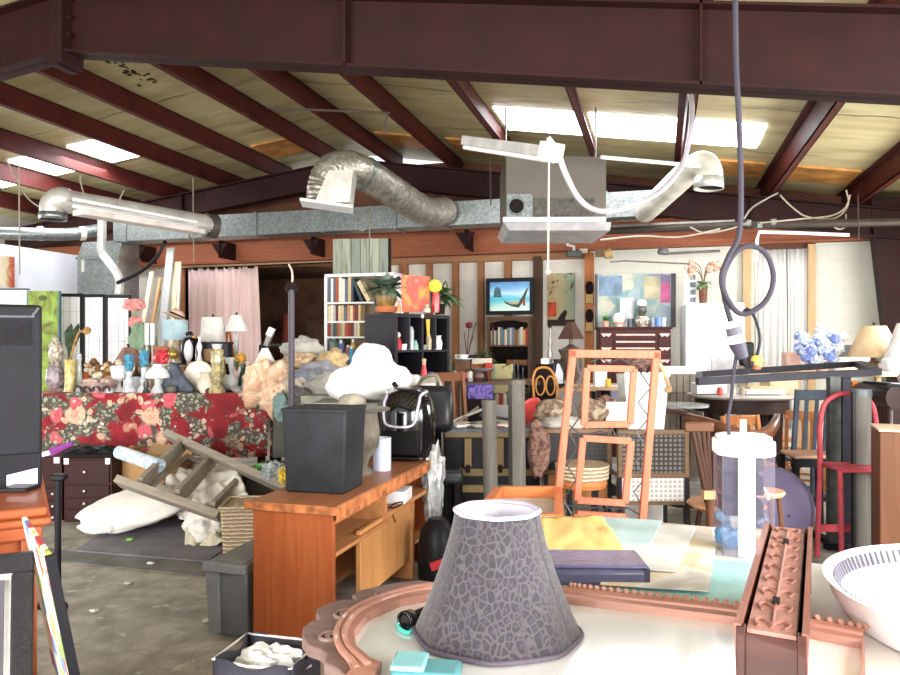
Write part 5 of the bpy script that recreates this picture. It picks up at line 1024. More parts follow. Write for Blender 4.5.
kd('clear_jar', 'slim clear jar in the cube shelf beside the toy figure', 'jar', .28, .06, z1, [(0, 0), (.035, 0), (.035, .2), (.02, .24), (0, .24)], M_cryst)
kd('white_cup', 'small white cup low in the cube shelf beside toy figure', 'cup', .16, .04, z1, [(0, 0), (.03, 0), (.035, .06), (.03, .06), (0, .02)], M_white)
kd('teal_ornament', 'small pale teal ornament in the cube shelf', 'ornament', .34, .05, z1, [(0, 0), (.035, 0), (.03, .05), (.01, .1), (0, .1)], mat('#8fb5ab', .4))
kd('tall_bottle', 'tall tan bottle in the cube shelf far column', 'bottle', .55, .06, z1, [(0, 0), (.03, 0), (.035, .1), (.012, .18), (.012, .26), (0, .26)], mat('#b3a184', .4))
kd('white_pitcher', 'small white pitcher in the cube shelf far column', 'pitcher', .68, .06, z1, [(0, 0), (.05, 0), (.06, .07), (.04, .13), (.05, .15), (0, .14)], M_white)
kd('grey_bowl', 'small grey bowl in the cube shelf far column', 'bowl', .46, .05, z1, [(0, 0), (.03, 0), (.045, .05), (.04, .05), (0, .015)], mat('#9aa39f', .4))
tag(obj('yellow_tag', MB().prism([(0, 0), (.05, 0), (.045, -.13), (.02, -.2)], 0, .012), mat('#e0b34a', .7), loc=K(.44, -.016, zt-.05), rz=TH+R(48)), 'yellow paper tag hanging from the cube shelf edge', 'tag')
tag(obj('white_sticker', MB().lathe([(0, 0), (.022, 0), (.022, .004), (0, .004)], 12, M=Euler((R(90), 0, 0)).to_matrix().to_4x4()), M_white, loc=K(.39, -.002, zt-.02), rz=TH+R(48)), 'round white price sticker on the cube shelf edge', 'sticker')
# plants, painting, vase on top
def leafy(bb, c, n, L, wd, r, up=.5, droop=.5, spread=1.0, a0=0, a1=2*PI):
    for i in range(n):
        a = r.uniform(a0, a1); e = r.uniform(-.1, 1.1)*up; l = L*r.uniform(.6, 1.1)
        dirv = Vector((math.cos(a)*spread, math.sin(a)*spread, e)).normalized(); side = dirv.cross(Vector((0, 0, 1))).normalized()
        p = Vector(c); rowv = []
        for k in range(5):
            u = k/4; q = p+dirv*l*u+Vector((0, 0, -droop*l*u*u)); ww = wd*math.sin(PI*min(.97, .08+u*.92))
            rowv.append((bb.bm.verts.new(q-side*ww), bb.bm.verts.new(q+side*ww)))
        for (a_, b_), (c_, e_) in zip(rowv, rowv[1:]): bb.bm.faces.new((a_, b_, e_, c_))
    return bb
r = random.Random(5)
t = thing('potted_plant', 'bushy green plant in a wide amber pot on the cube shelf', 'plant', P(386, 312.5, 7.55)); s = 7.5/F
obj('saucer', MB().lathe([(0, 0), (10*s, 0), (11*s, 2*s), (11*s, 6*s), (0, 6*s)], 18), mat('#b56a45', .6), t)
obj('pot', MB().lathe([(0, 6*s), (8*s, 6*s), (10.5*s, 12*s), (11*s, 20*s), (9.5*s, 24*s), (0, 24*s)], 18), mat('#8a6a35', .35, 0, .3, 14), t)
obj('leaves', leafy(MB(), (0, 0, 24*s), 110, .34, .034, r, 1.0, .35), mat('#6d8a72', .5, 0, .35, 14), t)
obj('pale_leaves', leafy(MB(), (0, 0, 25*s), 40, .3, .028, r, 1.4, .25), mat('#93a894', .5, 0, .25, 14), t)
t = thing('potted_plant', 'trailing dark green plant beside the yellow ball flower', 'plant', P(440, 306, 7.75)); obj('pot', MB().lathe([(0, -.09), (.05, -.09), (.06, .02), (0, .02)], 14), M_dark, t)
obj('leaves', leafy(MB(), (0, 0, .12), 90, .28, .03, r, 1.1, .5), mat('#5c8052', .5, 0, .4, 14), t); obj('stems', MB().tube(smoothpath([(0, 0, 0), (0, 0, .12), (.08, -.05, .26), (.12, -.08, .1)], 4), .008, 5), mat('#4f6a3c', .6), t)
t = thing('yellow_flower', 'round yellow pompom flower above the red vase', 'flower', P(435, 286, 7.3)); obj('bloom', MB().blob((0, 0, 0), (.065, .065, .065), .2, 5, 2, 4), mat('#dfd552', .6, 0, .15, 30), t); obj('stem', MB().tube([(0, 0, -.05), (.0, .02, -.1), (.0, .04, -.16)], .007, 5), mat('#6f8a3c', .6), t); obj('leaf', leafy(MB(), (0, .02, -.03), 5, .14, .02, r, .9, .2), mat('#a9b24a', .5), t)
def art_orange():
    n = NT('orange_canvas'); n.set(Roughness=.6)
    f = n.noise(n.co((1, 1, .8)), 4.2, 5, 1.2); n.color(n.ramp(f, [(.3, '#9d9a90'), (.4, '#c05044'), (.5, '#d9694f'), (.58, '#e9a13c'), (.68, '#f0c04a'), (.8, '#c84a3f')])); return n.m
c2 = P(402, 311.8, 7.4); t = thing('orange_painting', 'red and orange abstract canvas standing on the cube shelf', 'painting', c2, TH); s = 7.4/F
obj('canvas', MB().prism([(-.0, 0), (28*s, 0), (28*s, 35*s), (-1*s, 37*s)], 0, .03, Matrix.Rotation(R(6), 4, 'X')), art_orange(), t); obj('canvas_edge', MB().prism([(27.6*s, 0), (29*s, 0), (29*s, 35*s), (27.6*s, 35*s)], -.004, .035, Matrix.Rotation(R(6), 4, 'X')), mat('#6f5d55', .7), t)
t.location = P(402, 311.8, 7.4)
t = thing('red_vase', 'tall glossy red vase beside the orange painting', 'vase', P(436, 312.5, 7.25)); s = 7.25/F
obj('vase_body', MB().lathe([(0, 0), (3.4*s, 0), (3.8*s, 10*s), (3.5*s, 20*s), (3.2*s, 20*s), (0, 18*s)], 16), mat('#c8131d', .2), t)
for px, lab, c_, rr, hh in ((399, 'small orange figurine before the abstract canvas', '#d08a55', 2.2, 12), (427, 'low pale glass tumbler before the red vase', '#b6b59c', 3.6, 8), (375, 'dark bottle at the near corner of the cube shelf', '#2d2a30', 1.6, 17)):
    t = thing('trinket', lab, 'ornament', P(px, 312.6, 7.22 if px > 380 else 7.55)); s = 7.2/F
    obj('trinket_body', MB().lathe([(0, 0), (rr*s, 0), (rr*s, hh*.5*s), (rr*.5*s, hh*.75*s), (rr*.6*s, hh*s), (0, hh*s)], 12), mat(c_, .4), t)
# ================================================================ cluttered buffet behind trunk
d = 8.4; s = d/F; zb = ZP(381, d); t = T('sideboard_table', 'dark low table covered in crockery before the stud wall', 'table', 480, d, 0)
obj('tabletop', MB().box(-42*s, 60*s, -.1, .6, zb-.04, zb), wood('#5b4331', '#755844', 'x'), t)
for x in (-40*s, 57*s):
    for y in (-.05, .5): obj('leg', MB().box(x-.025, x+.025, y-.025, y+.025, 0, zb-.04), M_dark, t)
def bx(name, label, cat, px0, px1, py0, py1, d, dep, m, rot=0, bevel=.004):
    s = d/F; w = (px1-px0)*s; h = (py1-py0)*s
    return tag(obj(name, MB().box(-w/2, w/2, 0, dep, 0, h), m, loc=Q((px0+px1)/2, d, ZP(py1, d)), rz=TH+rot, bevel=bevel), label, cat)
bx('crockery_box', 'brown carton under the white gravy boat', 'box', 454, 470, 361, 381, 8.5, .3, mat('#6f5540', .8))
bx('green_tin', 'greenish tin beside the brown carton', 'tin', 446, 454, 362, 381, 8.55, .2, mat('#7f866a', .6))
t = T('gravy_boat', 'white gravy boat on its saucer upon the brown carton', 'gravy boat', 463, 8.6, ZP(360.8, 8.5)); s = 8.6/F
obj('saucer', MB().lathe([(0, 0), (5*s, 0), (9*s, 2*s), (8.6*s, 2.4*s), (0, 1*s)], 18), M_white, t); obj('boat', MB().lathe([(0, 1.2*s), (3*s, 1.2*s), (6*s, 6*s), (5.6*s, 6*s), (0, 3*s)], 18, sy=.7), M_white, t); obj('handle', MB().tube(smoothpath([(-5*s, 0, 5.6*s), (-7.5*s, 0, 5*s), (-6*s, 0, 2.5*s), (-4*s, 0, 2.6*s)], 4), .008, 6), M_white, t)
bx('cream_plate_stack', 'stack of cream plates beyond the gravy boat', 'plates', 472, 492, 358.5, 364, 8.7, .2, mat('#d9cfbd', .5)); bx('copper_box', 'copper coloured box under the cream plates', 'box', 471, 492, 364, 380.6, 8.72, .25, mat('#9a5a3d', .6))
for px, py, c_, lab, rr in ((461, 372, '#c4453c', 'red lidded dish beside brown carton', 6), (455, 374, '#dcd8d0', 'round white teapot lid on the low table', 5), (470, 371, '#d8d0c4', 'cream dish beside the red lidded dish', 4.5), (478, 375, '#5b3d33', 'dark brown bowl in front of cream plates', 7)):
    decor('serving_dish', lab, 'dish', px, 8.28, zb+.001 if px != 461 else zb+.001, [(0, 0), (rr*.5, 0), (rr, 4), (rr*.9, 8), (rr*.4, 10), (0, 11)], mat(c_, .35))
t = T('silver_tray', 'oval silver tray with dark rim on the low table', 'tray', 482, 8.35, zb+.1); s = 8.35/F; obj('tray_dish', MB().lathe([(0, .02), (9*s, .02), (12*s, 4*s), (11.6*s, 4.4*s), (0, .03)], 22, sy=.6), mat('#a9adb3', .2, .7), t); obj('tray_support', MB().lathe([(0, -.1), (.07, -.1), (.05, .02), (0, .02)], 12), M_dark, t)
bx('red_box', 'flat red box lying behind silver tray', 'box', 485, 493, 363, 372, 8.6, .15, mat('#b53a35', .6))
bx('purple_carton', 'purple patterned carton under the dark low table', 'box', 468, 493, 385, 399, 7.9, .3, printed('#4f3d8f', '#8f7bc9', '#3a2b6b', 9)); 
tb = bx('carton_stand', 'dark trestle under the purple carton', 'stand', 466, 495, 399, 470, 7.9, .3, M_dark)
# second bookcase lower half: drawings and bottles in front
t = T('sketch_board', 'cream sketch board with dark marks standing before brown bookcase', 'board', 504, 9.6, 0); s = 9.6/F
n_ = NT('sketch'); n_.set(Roughness=.8); n_.color(n_.ramp(n_.noise(n_.co((1, 1, 1)), 7, 4, .5), [(.55, '#c9c08a'), (.62, '#a9985f'), (.68, '#4a4028')]))
obj('board_face', MB().box(-9*s, 9*s, 0, .02, ZP(393, 9.6), ZP(364, 9.6)), n_.m, t); obj('board_edge', MB().box(-12*s, -9*s, -.005, .025, ZP(393, 9.6), ZP(364, 9.6)), mat('#8fae90', .7), t); obj('stand', MB().box(-12*s, 9*s, 0, .3, 0, ZP(393, 9.6)), M_dark, t)
for px, hh, lab in ((514, 32, 'tall dark bottle at the brown bookcase foot, tallest of its cluster'), (518, 30, 'dark wine bottle in the middle of the bottle cluster'), (523, 26, 'shorter dark bottle nearest the striped post')):
    s = 9.2/F; t = T('dark_bottle', lab, 'bottle', px, 9.2, ZP(393, 9.2)); obj('bottle_body', MB().lathe([(0, 0), (2*s, 0), (2*s, hh*.55*s), (.8*s, hh*.7*s), (.8*s, hh*s), (0, hh*s)], 12), mat('#2b2d36', .2), t)
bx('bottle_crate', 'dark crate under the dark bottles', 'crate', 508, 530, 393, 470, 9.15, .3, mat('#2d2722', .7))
for px, c_, lab in ((497, '#c7b79c', 'cream book spine low before the bookcase'), (501, '#b5463f', 'red book spine low before the bookcase'), (505, '#d6cdbd', 'white book spine low before the bookcase'), (509, '#8d857a', 'grey book spine low before the bookcase')):
    bx('book', lab, 'book', px-1.8, px+1.8, 394, 405, 8.9, .15, mat(c_, .6))
bx('white_carton', 'white carton behind the post, under the book spines', 'box', 492, 512, 405, 440, 8.88, .2, M_white)
# dried stems by stud wall, low dark planter
t = T('dried_flowers', 'thin dark red dried stems with a poppy head against the stud wall', 'flowers', 467, 10.4, ZP(362, 10.4)); s = 10.4/F
for k, (dx, dz) in enumerate(((-3, 30), (2, 36), (6, 26), (9, 40))): obj('stem', MB().tube(smoothpath([(0, 0, 0), (dx*s*.4, 0, dz*s*.5), (dx*s, 0, dz*s)], 4), .008, 5), mat('#5b4036', .7), t)
obj('poppy_head', MB().blob((2*s, 0, 37*s), (.05, .04, .045), .3, 4, 1, 3), mat('#5e2026', .6), t)
t = T('fern_planter', 'dark box planter with grassy fern before the stud wall', 'plant', 479, 10.2, 0); s = 10.2/F; obj('planter_box', MB().box(-12*s, 12*s, 0, .3, 0, ZP(355, 10.2)), mat('#26272c', .6), t, bevel=.01); obj('leaves', leafy(MB(), (4*s, .1, ZP(354, 10.2)), 60, .26, .012, random.Random(9), 1.2, .6), mat('#5d5e3a', .6, 0, .3, 20), t)
# brown wooden chair and pale chair back
def slatchair(name, label, px, d, m, seat_z=.45, w=.42, back_z=.95, slats=3, rot=0.0, group=None):
    t = T(name, label, 'chair', px, d, 0, rot, group)
    obj('seat', MB().box(-w/2, w/2, -.2, .2, seat_z-.03, seat_z), m, t, bevel=.01)
    for x in (-w/2+.025, w/2-.025):
        obj('leg', MB().bar((x, -.17, 0), (x, -.17, seat_z-.03), .035), m, t); obj('leg', MB().bar((x, .22, 0), (x, .18, seat_z), .035), m, t)
        obj('back_post', MB().bar((x, .18, seat_z), (x, .26, back_z), .035), m, t)
    obj('top_rail', MB().box(-w/2, w/2, .245, .27, back_z-.09, back_z), m, t, bevel=.008)
    for i in range(slats):
        x = -w/2+.025+(w-.05)*(i+1)/(slats+1); obj('slat', MB().bar((x, .19, seat_z), (x, .25, back_z-.08), .03, .012), m, t)
    for y in (-.17, .2): obj('stretcher', MB().bar((-w/2+.025, y, .18), (w/2-.025, y, .18), .022), m, t)
    return t
M_oak = wood('#6b3d20', '#875231', 'z', .4, 2, .2)
slatchair('dining_chair', 'brown slat back chair turned sideways behind the air fryer', 463, 6.6, M_oak, .5, .4, ZP(373, 6.6), 2, .6)
t = T('pale_chair', 'bent pale metal chair frame behind the air fryer', 'chair', 428, 5.6, 0); s = 5.6/F
M_pale = mat('#9a9484', .4, .4)
obj('back_tube', MB().tube(smoothpath([(16*s, 0, 0), (15*s, 0, ZP(420, 5.6)), (14*s, 0, ZP(392, 5.6)), (8*s, .02, ZP(376, 5.6)), (-2*s, .05, ZP(377, 5.6)), (-8*s, .1, ZP(382, 5.6)), (-14*s, .15, ZP(395, 5.6))], 6), .016, 8), M_pale, t)
obj('leg', MB().tube([(-14*s, .15, ZP(395, 5.6)), (-14*s, .2, 0)], .016, 8), M_pale, t); obj('seat', MB().box(-14*s, 15*s, -.05, .35, .44, .47), mat('#6a655a', .7), t, bevel=.01); obj('seat_frame', MB().bar((-14*s, .18, .43), (15*s, 0, .43), .03), M_pale, t)
bx('white_canister', 'white canister between plush bag and pale chair', 'canister', 405, 419, 375, 392, 5.9, .14, M_white, bevel=.02); bx('white_canister', 'larger white canister behind the air fryer lid', 'canister', 420, 435, 383, 405, 5.75, .15, M_white, bevel=.02)
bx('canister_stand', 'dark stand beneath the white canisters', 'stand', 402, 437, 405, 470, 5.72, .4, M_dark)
t = T('ketchup_bottle', 'small bottle with red body and tan cap before the cube shelf', 'bottle', 424, 6.5, ZP(376, 6.5)); s = 6.5/F; obj('bottle_body', MB().lathe([(0, 0), (3.5*s, 0), (3*s, 4*s), (1.8*s, 11*s), (0, 11*s)], 12), mat('#c2343a', .4), t); obj('cap', MB().lathe([(0, 11*s), (1.8*s, 11*s), (2.2*s, 17*s), (0, 18*s)], 12), mat('#c9a68a', .5), t)
bx('grey_side_table', 'tan topped side table before the cube shelf', 'table', 418, 436, 376, 440, 6.45, .4, mat('#a39a88', .7))
bx('purple_tin', 'small purple lid on the tan side table', 'lid', 428, 434, 372, 376, 6.5, .05, mat('#4f4a8f', .5))  # a loose purple lid, not a container
# ---------------------------------------------------------------- steamer trunk
d = 5.5; s = d/F; zt = ZP(431, d); z0 = ZP(487, d); t = T('steamer_trunk', 'black steamer trunk with tan wooden slats on a dark plinth', 'trunk', 486, d, 0)
w = 41*s; M_slat = wood('#6f5d40', '#877352', 'x', .6, 2)
obj('trunk_body', MB().box(-w, w+.1, 0, .5, z0, zt-.03), mat('#1b1b1d', .6, 0, .2, 8), t, bevel=.008); obj('plinth', MB().box(-w, w+.1, 0, .5, 0, z0), mat('#141414', .7), t)
obj('trunk_lid', MB().box(-w-.01, w+.11, -.015, .51, zt-.03, zt+.02), mat('#4d5358', .4, .2, .2, 10), t, bevel=.006)
for a, c in ((432.5, 437), (468.5, 475.5)): obj('slat', MB().box(-w, w+.1, -.02, 0, ZP(c, d), ZP(a, d)), M_slat, t)
for x in (-18*s, 14*s): obj('hasp', MB().box(x-3.4*s, x+3.4*s, -.03, -.0, ZP(466, d), ZP(438, d)), wood('#6f5d40', '#877352', 'z', .6, 2), t); obj('buckle', MB().box(x-2*s, x+2*s, -.035, -.03, ZP(472, d), ZP(464, d)), M_dark, t)
obj('slat', MB().box(-24*s, 40*s, -.05, -.02, ZP(491, d), ZP(484, d)), M_slat, t)
r = random.Random(2)
for i, (px, c_, lab) in enumerate(((447, '#77726b', 'grey magazine lying on the trunk'), (459, '#d9d4ca', 'white magazine fanned on the trunk'), (470, '#5d5f68', 'dark slate magazine fanned on the trunk'), (484, '#b9b3a6', 'pale brochure on trunk behind the round post'), (497, '#8a4a42', 'brick red book on the trunk'), (505, '#cfc7b9', 'cream booklet on the trunk beside square post'))):
    tag(obj('magazine', MB().box(-.1, .1, -.13, .13, 0, .012+.01*(i % 2)), mat(c_, .5, 0, .2, 8), loc=Q(px, d+.17+.02*(i % 3), zt+.021+.0*i), rot=(0, R(-2)*0, TH+r.uniform(-.6, .6)), bevel=.002), lab, 'magazine')
for a, c, c_, lab in (((448, 423), (486, 408), '#a9a598', 'thin pale metal rod lying across the trunk top'), ((455, 424), (478, 407), '#6e6a63', 'dark thin rod leaning over the trunk top'), ((480, 415), (520, 421), '#3a2c25', 'dark wooden stick lying across the trunk top')):
    tag(obj('rod', MB().tube([P(*a, 5.75), P(*c, 6.0)], .012, 6), mat(c_, .4)), lab, 'rod')
# ---------------------------------------------------------------- posts
M_post = wood('#595550', '#77726a', 'z', .9, 2.2)
d = 4.7; s = d/F; t = T('round_post', 'weathered round wooden post in front of the black trunk', 'post', 489, d, 0, 0); zt = ZP(400, d)
obj('post_shaft', MB().tube([(.02, 0, 0), (0, 0, zt-.02)], 7.2*s, 18), M_post, t); obj('post_cap', MB().lathe([(0, zt-.03), (7.6*s, zt-.03), (7.6*s, zt), (0, zt+.005)], 18), M_post, t)
d = 4.9; s = d/F; t = T('square_post', 'taller weathered square post beside the coral frame screen', 'post', 517, d, 0, .2); zt = ZP(381, d)
obj('post_shaft', MB().frustum(-6.5*s, 8*s, -.05, .05, 0, -7.5*s, 6*s, -.05, .05, zt), M_post, t, bevel=.006); obj('post_cap', MB().box(-8*s, 6.5*s, -.055, .055, zt-.02, zt+.008), M_post, t)
d = 5.05; s = d/F; t = T('round_post', 'weathered round wooden post beside the black steel frame', 'post', 861, d, 0, 0); zt = ZP(389, d)
obj('post_shaft', MB().tube([(0, 0, 0), (0, 0, zt-.02)], 9.3*s, 20), M_post, t); obj('post_cap', MB().lathe([(0, zt-.05), (9.8*s, zt-.05), (9.8*s, zt), (0, zt+.002)], 20), mat('#5b6264', .5, .3), t)
obj('strap', MB().tube([(-10*s, -.03, 0), (-10.5*s, -.03, zt-.02)], .015, 6), M_black, t)
# orange wood frame box near lamp shade
d = 3.95; s = d/F; zf = ZP(487, d); t = T('upturned_table', 'upturned orange wooden table frame behind the leopard lampshade', 'table', 528, d, 0)
M_tf = wood('#b5683a', '#cf8854', 'x', .45, 1.5, .15)
obj('rail', MB().box(-26*s, 30*s, .0, .04, zf-.06, zf), M_tf, t, bevel=.003); obj('rail', MB().bar((30*s, 0, zf-.03), (14*s, -.62, zf-.03), .045, .06), M_tf, t); obj('rail', MB().bar((-30*s, 0, zf-.03), (-54*s, -.62, zf-.03), .045, .06), M_tf, t); obj('rail', MB().box(-52*s, 14*s, -.64, -.6, zf-.06, zf), M_tf, t)
obj('panel', MB().slab([(-28*s, .0), (29*s, .0), (13*s, -.6), (-52*s, -.6)], zf-.08, zf-.06), mat('#cfcbc0', .8), t)
for x, y in ((28*s, 0), (-28*s, 0.02), (14*s, -.6), (-52*s, -.6)): obj('leg', MB().bar((x, y, 0), (x, y, zf-.06), .045), M_tf, t)
# ---------------------------------------------------------------- coral folding screen frame with wire
d = 4.0; t = thing('coral_frame_screen', 'coral painted frame screen with two inner frames and twisted wire', 'screen', Q(600, d, 0)); o0 = t.location.copy()
M_cor = wood('#bd664d', '#cc7b60', 'z', .6, 2, 0); 
def SP(px, py, dd=0.0): return P(px, py, d+dd)-o0
nv = Vector((SN*-1, CS, 0))
def sb(nm, a, c, wpx=7.0, th=.035): return obj(nm, MB().bar(SP(*a), SP(*c), th, wpx*d/F, up=nv.cross((SP(*c)-SP(*a)).normalized())), M_cor, t, bevel=.003)
fl0, fl1 = DP, None
bl = (545.5, 345+1.5*F/d); br_ = (634.5, 345+1.5*F/d)
sb('side_rail', (573, 350), bl); sb('side_rail', (656.5, 352), br_)
sb('cross_rail', (569, 353.5), (660, 354.5), 8); sb('cross_rail', (548, 590), (638, 590), 8)
def inner(x0, y0, x1, y1, x2, y2, x3, y3):
    sb('inner_frame', (x0, y0), (x1, y1), 6.5, .028); sb('inner_frame', (x1, y1), (x2, y2), 6.5, .028); sb('inner_frame', (x2, y2), (x3, y3), 6.5, .028); sb('inner_frame', (x3, y3), (x0, y0), 6.5, .028)
inner(587, 368, 634, 369, 630, 424, 584, 425); inner(583, 438, 631, 441, 625, 503, 577, 500); inner(577, 514, 625, 517, 620, 575, 572, 572)
M_wire = mat('#4b4a50', .4, .4)
def wire(pts): return MB().tube([SP(x, y) for x, y in pts], .0045, 5)
for pts in ([(575, 360), (582, 380), (571, 397), (581, 415), (569, 432), (577, 448), (567, 465), (576, 480), (563, 500), (572, 515)], [(640, 372), (651, 388), (638, 402), (649, 418), (637, 432), (647, 450), (636, 462), (645, 478), (634, 492), (643, 507)], [(569, 425), (578, 433), (590, 434), (600, 431), (612, 435), (626, 434), (640, 438), (650, 430)], [(564, 505), (580, 507), (595, 508), (602, 504), (612, 509), (628, 508), (640, 515)], [(590, 362), (600, 358), (610, 363), (620, 358), (630, 364), (645, 362)], [(600, 428), (604, 436), (612, 428), (616, 437)], [(598, 503), (603, 511), (610, 503), (614, 511)]):
    obj('wire', wire(pts), M_wire, t)
# ---------------------------------------------------------------- rattan chairs behind the screen
M_rat = wood('#67523d', '#816a50', 'x', .6, 2); M_mesh = None
def meshm(h, hole):
    n = NT('woven_'+h.strip('#')); n.set(Roughness=.7); x, y, z = n.sep(n.co())
    a = n.math('SINE', n.math('MULTIPLY', x, 190)); b_ = n.math('SINE', n.math('MULTIPLY', z, 190)); k = n.math('MAXIMUM', a, b_)
    n.color(n.ramp(k, [(.1, hole), (.6, h)])); return n.m
M_cane = meshm('#2a2625', '#17161a'); M_cane2 = meshm('#262322', '#6a645f'); M_seat = meshm('#c9c5c0', '#9b9894')
def rattan(name, label, px0, px1, py0, pys, d, cane, group, seatm):
    s = d/F; w = (px1-px0)*s/2; zt, zs = ZP(py0, d), ZP(pys, d)
    t = T(name, label, 'armchair', (px0+px1)/2, d, 0, 0, group)
    fr_ = (('frame_rail', (-w, 0, zt-.03), (w, 0, zt-.03)), ('frame_rail', (-w, 0, zs), (w, 0, zs)), ('frame_post', (-w+.02, 0, zs), (-w+.02, 0, zt-.03)), ('frame_post', (w-.02, 0, zs), (w-.02, 0, zt-.03)))
    for n_, a, c in fr_: obj(n_, MB().bar(a, c, .035, .035), M_rat, t, bevel=.008)
    obj('cane_panel', MB().box(-w+.03, w-.03, -.006, .006, zs+.01, zt-.04), cane, t)
    obj('seat', MB().box(-w+.02, w-.02, .02, .5, zs-.04, zs), seatm, t, bevel=.01); obj('seat_skirt', MB().box(-w+.02, w-.02, -.0, .01, zs-.2, zs-.02), seatm, t)
    obj('apron_rail', MB().bar((-w, 0, zs-.2), (w, 0, zs-.2), .025), M_rat, t)
    for x in (-w+.02, w-.02):
        obj('leg', MB().bar((x, 0, 0), (x, 0, zs), .026), M_black, t); obj('leg', MB().bar((x, .5, 0), (x, .5, zs), .026), M_black, t); obj('armrest', MB().tube(smoothpath([(x, 0, zt-.1), (x, .3, zt-.14), (x, .5, zs)], 4), .02, 8), M_rat, t)
    return t
G2 = 'caned armchairs'
rattan('caned_armchair', 'caned armchair seen from behind, showing through the coral frame', 543, 612, 427, 472, 5.3, M_cane, G2, mat('#9d6b42', .7))
rattan('caned_armchair', 'caned armchair seen from behind between coral frame and dispenser', 617, 689, 428, 475, 5.15, M_cane2, G2, M_seat)
t = T('round_rattan_stool', 'round rattan seat with orange wooden rim under the armchairs', 'stool', 582, 5.1, 0); s = 5.1/F; zs = ZP(482, 5.1)
obj('rim', MB().lathe([(0, zs-.03), (23*s, zs-.03), (25*s, zs), (23*s, zs+.03), (0, zs+.03)], 26), wood('#b8713f', '#cf8a55', 'x', .4, 2), t); obj('wicker_base', MB().lathe([(0, zs+.03), (26*s, zs+.03), (27*s, zs+.13), (0, zs+.13)], 26), wov(), t)
for a in range(4): obj('leg', MB().bar((.11*math.cos(a*PI/2+.7), .11*math.sin(a*PI/2+.7), 0), (.13*math.cos(a*PI/2+.7), .13*math.sin(a*PI/2+.7), zs-.02), .025), M_black, t)
# fabrics and dark pillow behind screen
P_tap = printed('#8c7c66', '#5c4438', '#a89a84', 10); P_red = printed('#5c3f36', '#7f6154', '#3f2824', 14)
for a in (('patterned tan shawl over an armchair beside the square post', 538, 450, 5.12, (.08, .07, .2), '', 21, P_red), ('tan tapestry cushion seen behind the coral frame', 552, 412, 5.6, (.14, .1, .1), '', 22, P_tap), ('dark striped cushion inside the upper inner frame', 593, 412, 5.5, (.12, .1, .1), '', 23, P_tap), ('dull pink cushion behind the upper inner frame', 606, 408, 5.6, (.1, .1, .1), '', 24, P_red), ('pale grey draped cloth on armchair behind the coral frame', 562, 424, 5.5, (.18, .12, .06), '#b9b2a8', 25)):
    garment(a[0], 'cushion', *a[1:7], a[7] if len(a) > 7 else None, .25, 'cushion')
# red plastic chair back
t = T('red_chair', 'rounded red plastic chair back behind the square post', 'chair', 527, 6.2, 0); s = 6.2/F
obj('seat_shell', MB().sheet(lambda u, v: ((-8+20*u)*s, .04*math.sin(PI*u)-.1*v, ZP(430, 6.2)+(ZP(396, 6.2)-ZP(430, 6.2))*v*(1-.25*(1-u)**2-.12*(2*u-1)**4)), 14, 10), mat('#cf4a45', .4), t, solid=.015, smooth=80)
obj('seat', MB().box(-8*s, 12*s, -.35, .05, .43, .46), mat('#cf4a45', .4), t, bevel=.01)
for x in (-7*s, 11*s):
    for y in (-.3, .02): obj('leg', MB().bar((x, y, 0), (x, y, .74 if y > 0 else .44), .02), M_pale, t)
# bentwood chair
t = T('bentwood_chair', 'golden bentwood cafe chair with curled loops in its back', 'chair', 547, 7.2, 0, .1); s = 7.2/F; M_bent = mat('#c98a4a', .45, 0, .1, 8)
zs = ZP(408, 7.2); zt = ZP(369, 7.2)
obj('back_hoop', MB().tube(smoothpath([(-12*s, 0, zs-.3), (-13*s, .03, zs+.15), (-13*s, .06, zt-.1), (-8*s, .08, zt), (4*s, .08, zt), (11*s, .06, zt-.12), (12*s, .03, zs+.1), (12*s, 0, zs-.3)], 6), .013, 8), M_bent, t)
for c0 in (-5.5, 5): obj('inner_loop', MB().tube([(c0*s+4.6*s*math.cos(a), .06, zt-.17+9.5*s*math.sin(a)) for a in [i*PI/10 for i in range(20)]], .009, 7, True), M_bent, t)
obj('seat', MB().lathe([(0, zs-.33), (.2, zs-.33), (.21, zs-.3), (0, zs-.3)], 22, (0, -.15, 0)), M_bent, t)
obj('wicker_basket', MB().lathe([(0, zs-.29), (.16, zs-.29), (.19, zs+.02), (.17, zs+.02), (0, zs-.25)], 18, (0, -.15, 0)), wov(), t)
for x, y in ((-.15, -.3), (.15, -.3), (-12*s, 0), (12*s, 0)): obj('leg', MB().tube([(x*1.1, y, 0), (x, y, zs-.31)], .016, 8), M_bent, t)
# table with lamps by the post
d = 9.0; s = d/F; z = ZP(388, d); t = T('side_table', 'low brown table holding the dark shaded lamp', 'table', 566, d, 0); obj('tabletop', MB().box(-22*s, 28*s, -.15, .3, z-.03, z), wood('#b98d62', '#caa27a', 'x'), t)
for x in (-20*s, 26*s):
    for y in (-.1, .25): obj('leg', MB().box(x-.02, x+.02, y-.02, y+.02, 0, z-.03), M_dark, t)
lamp('table_lamp', 'table lamp with dark brown pyramid shade and round urn base', 571, d, z, [(0, 0), (5, 0), (4, 4), (9, 14), (11, 24), (10, 32), (13, 38), (6, 41), (2, 44), (1.5, 52), (0, 53)], mat('#5f5044', .4, 0, .3, 14), (13.5, 49, 4, 66), mat('#4a322a', .8), finial=False, n=4)
lamp('table_lamp', 'small lamp base with crystal ball and dark turned stem', 550, d, z, [(0, 0), (4, 0), (5, 8), (6, 16), (5, 22), (2, 26), (3, 34), (1.5, 40), (2.5, 44), (1, 52), (1, 60), (0, 60)], mat('#8a8580', .25, .2, .3, 14), (2, 60, 1.6, 64), M_dark, finial=True)
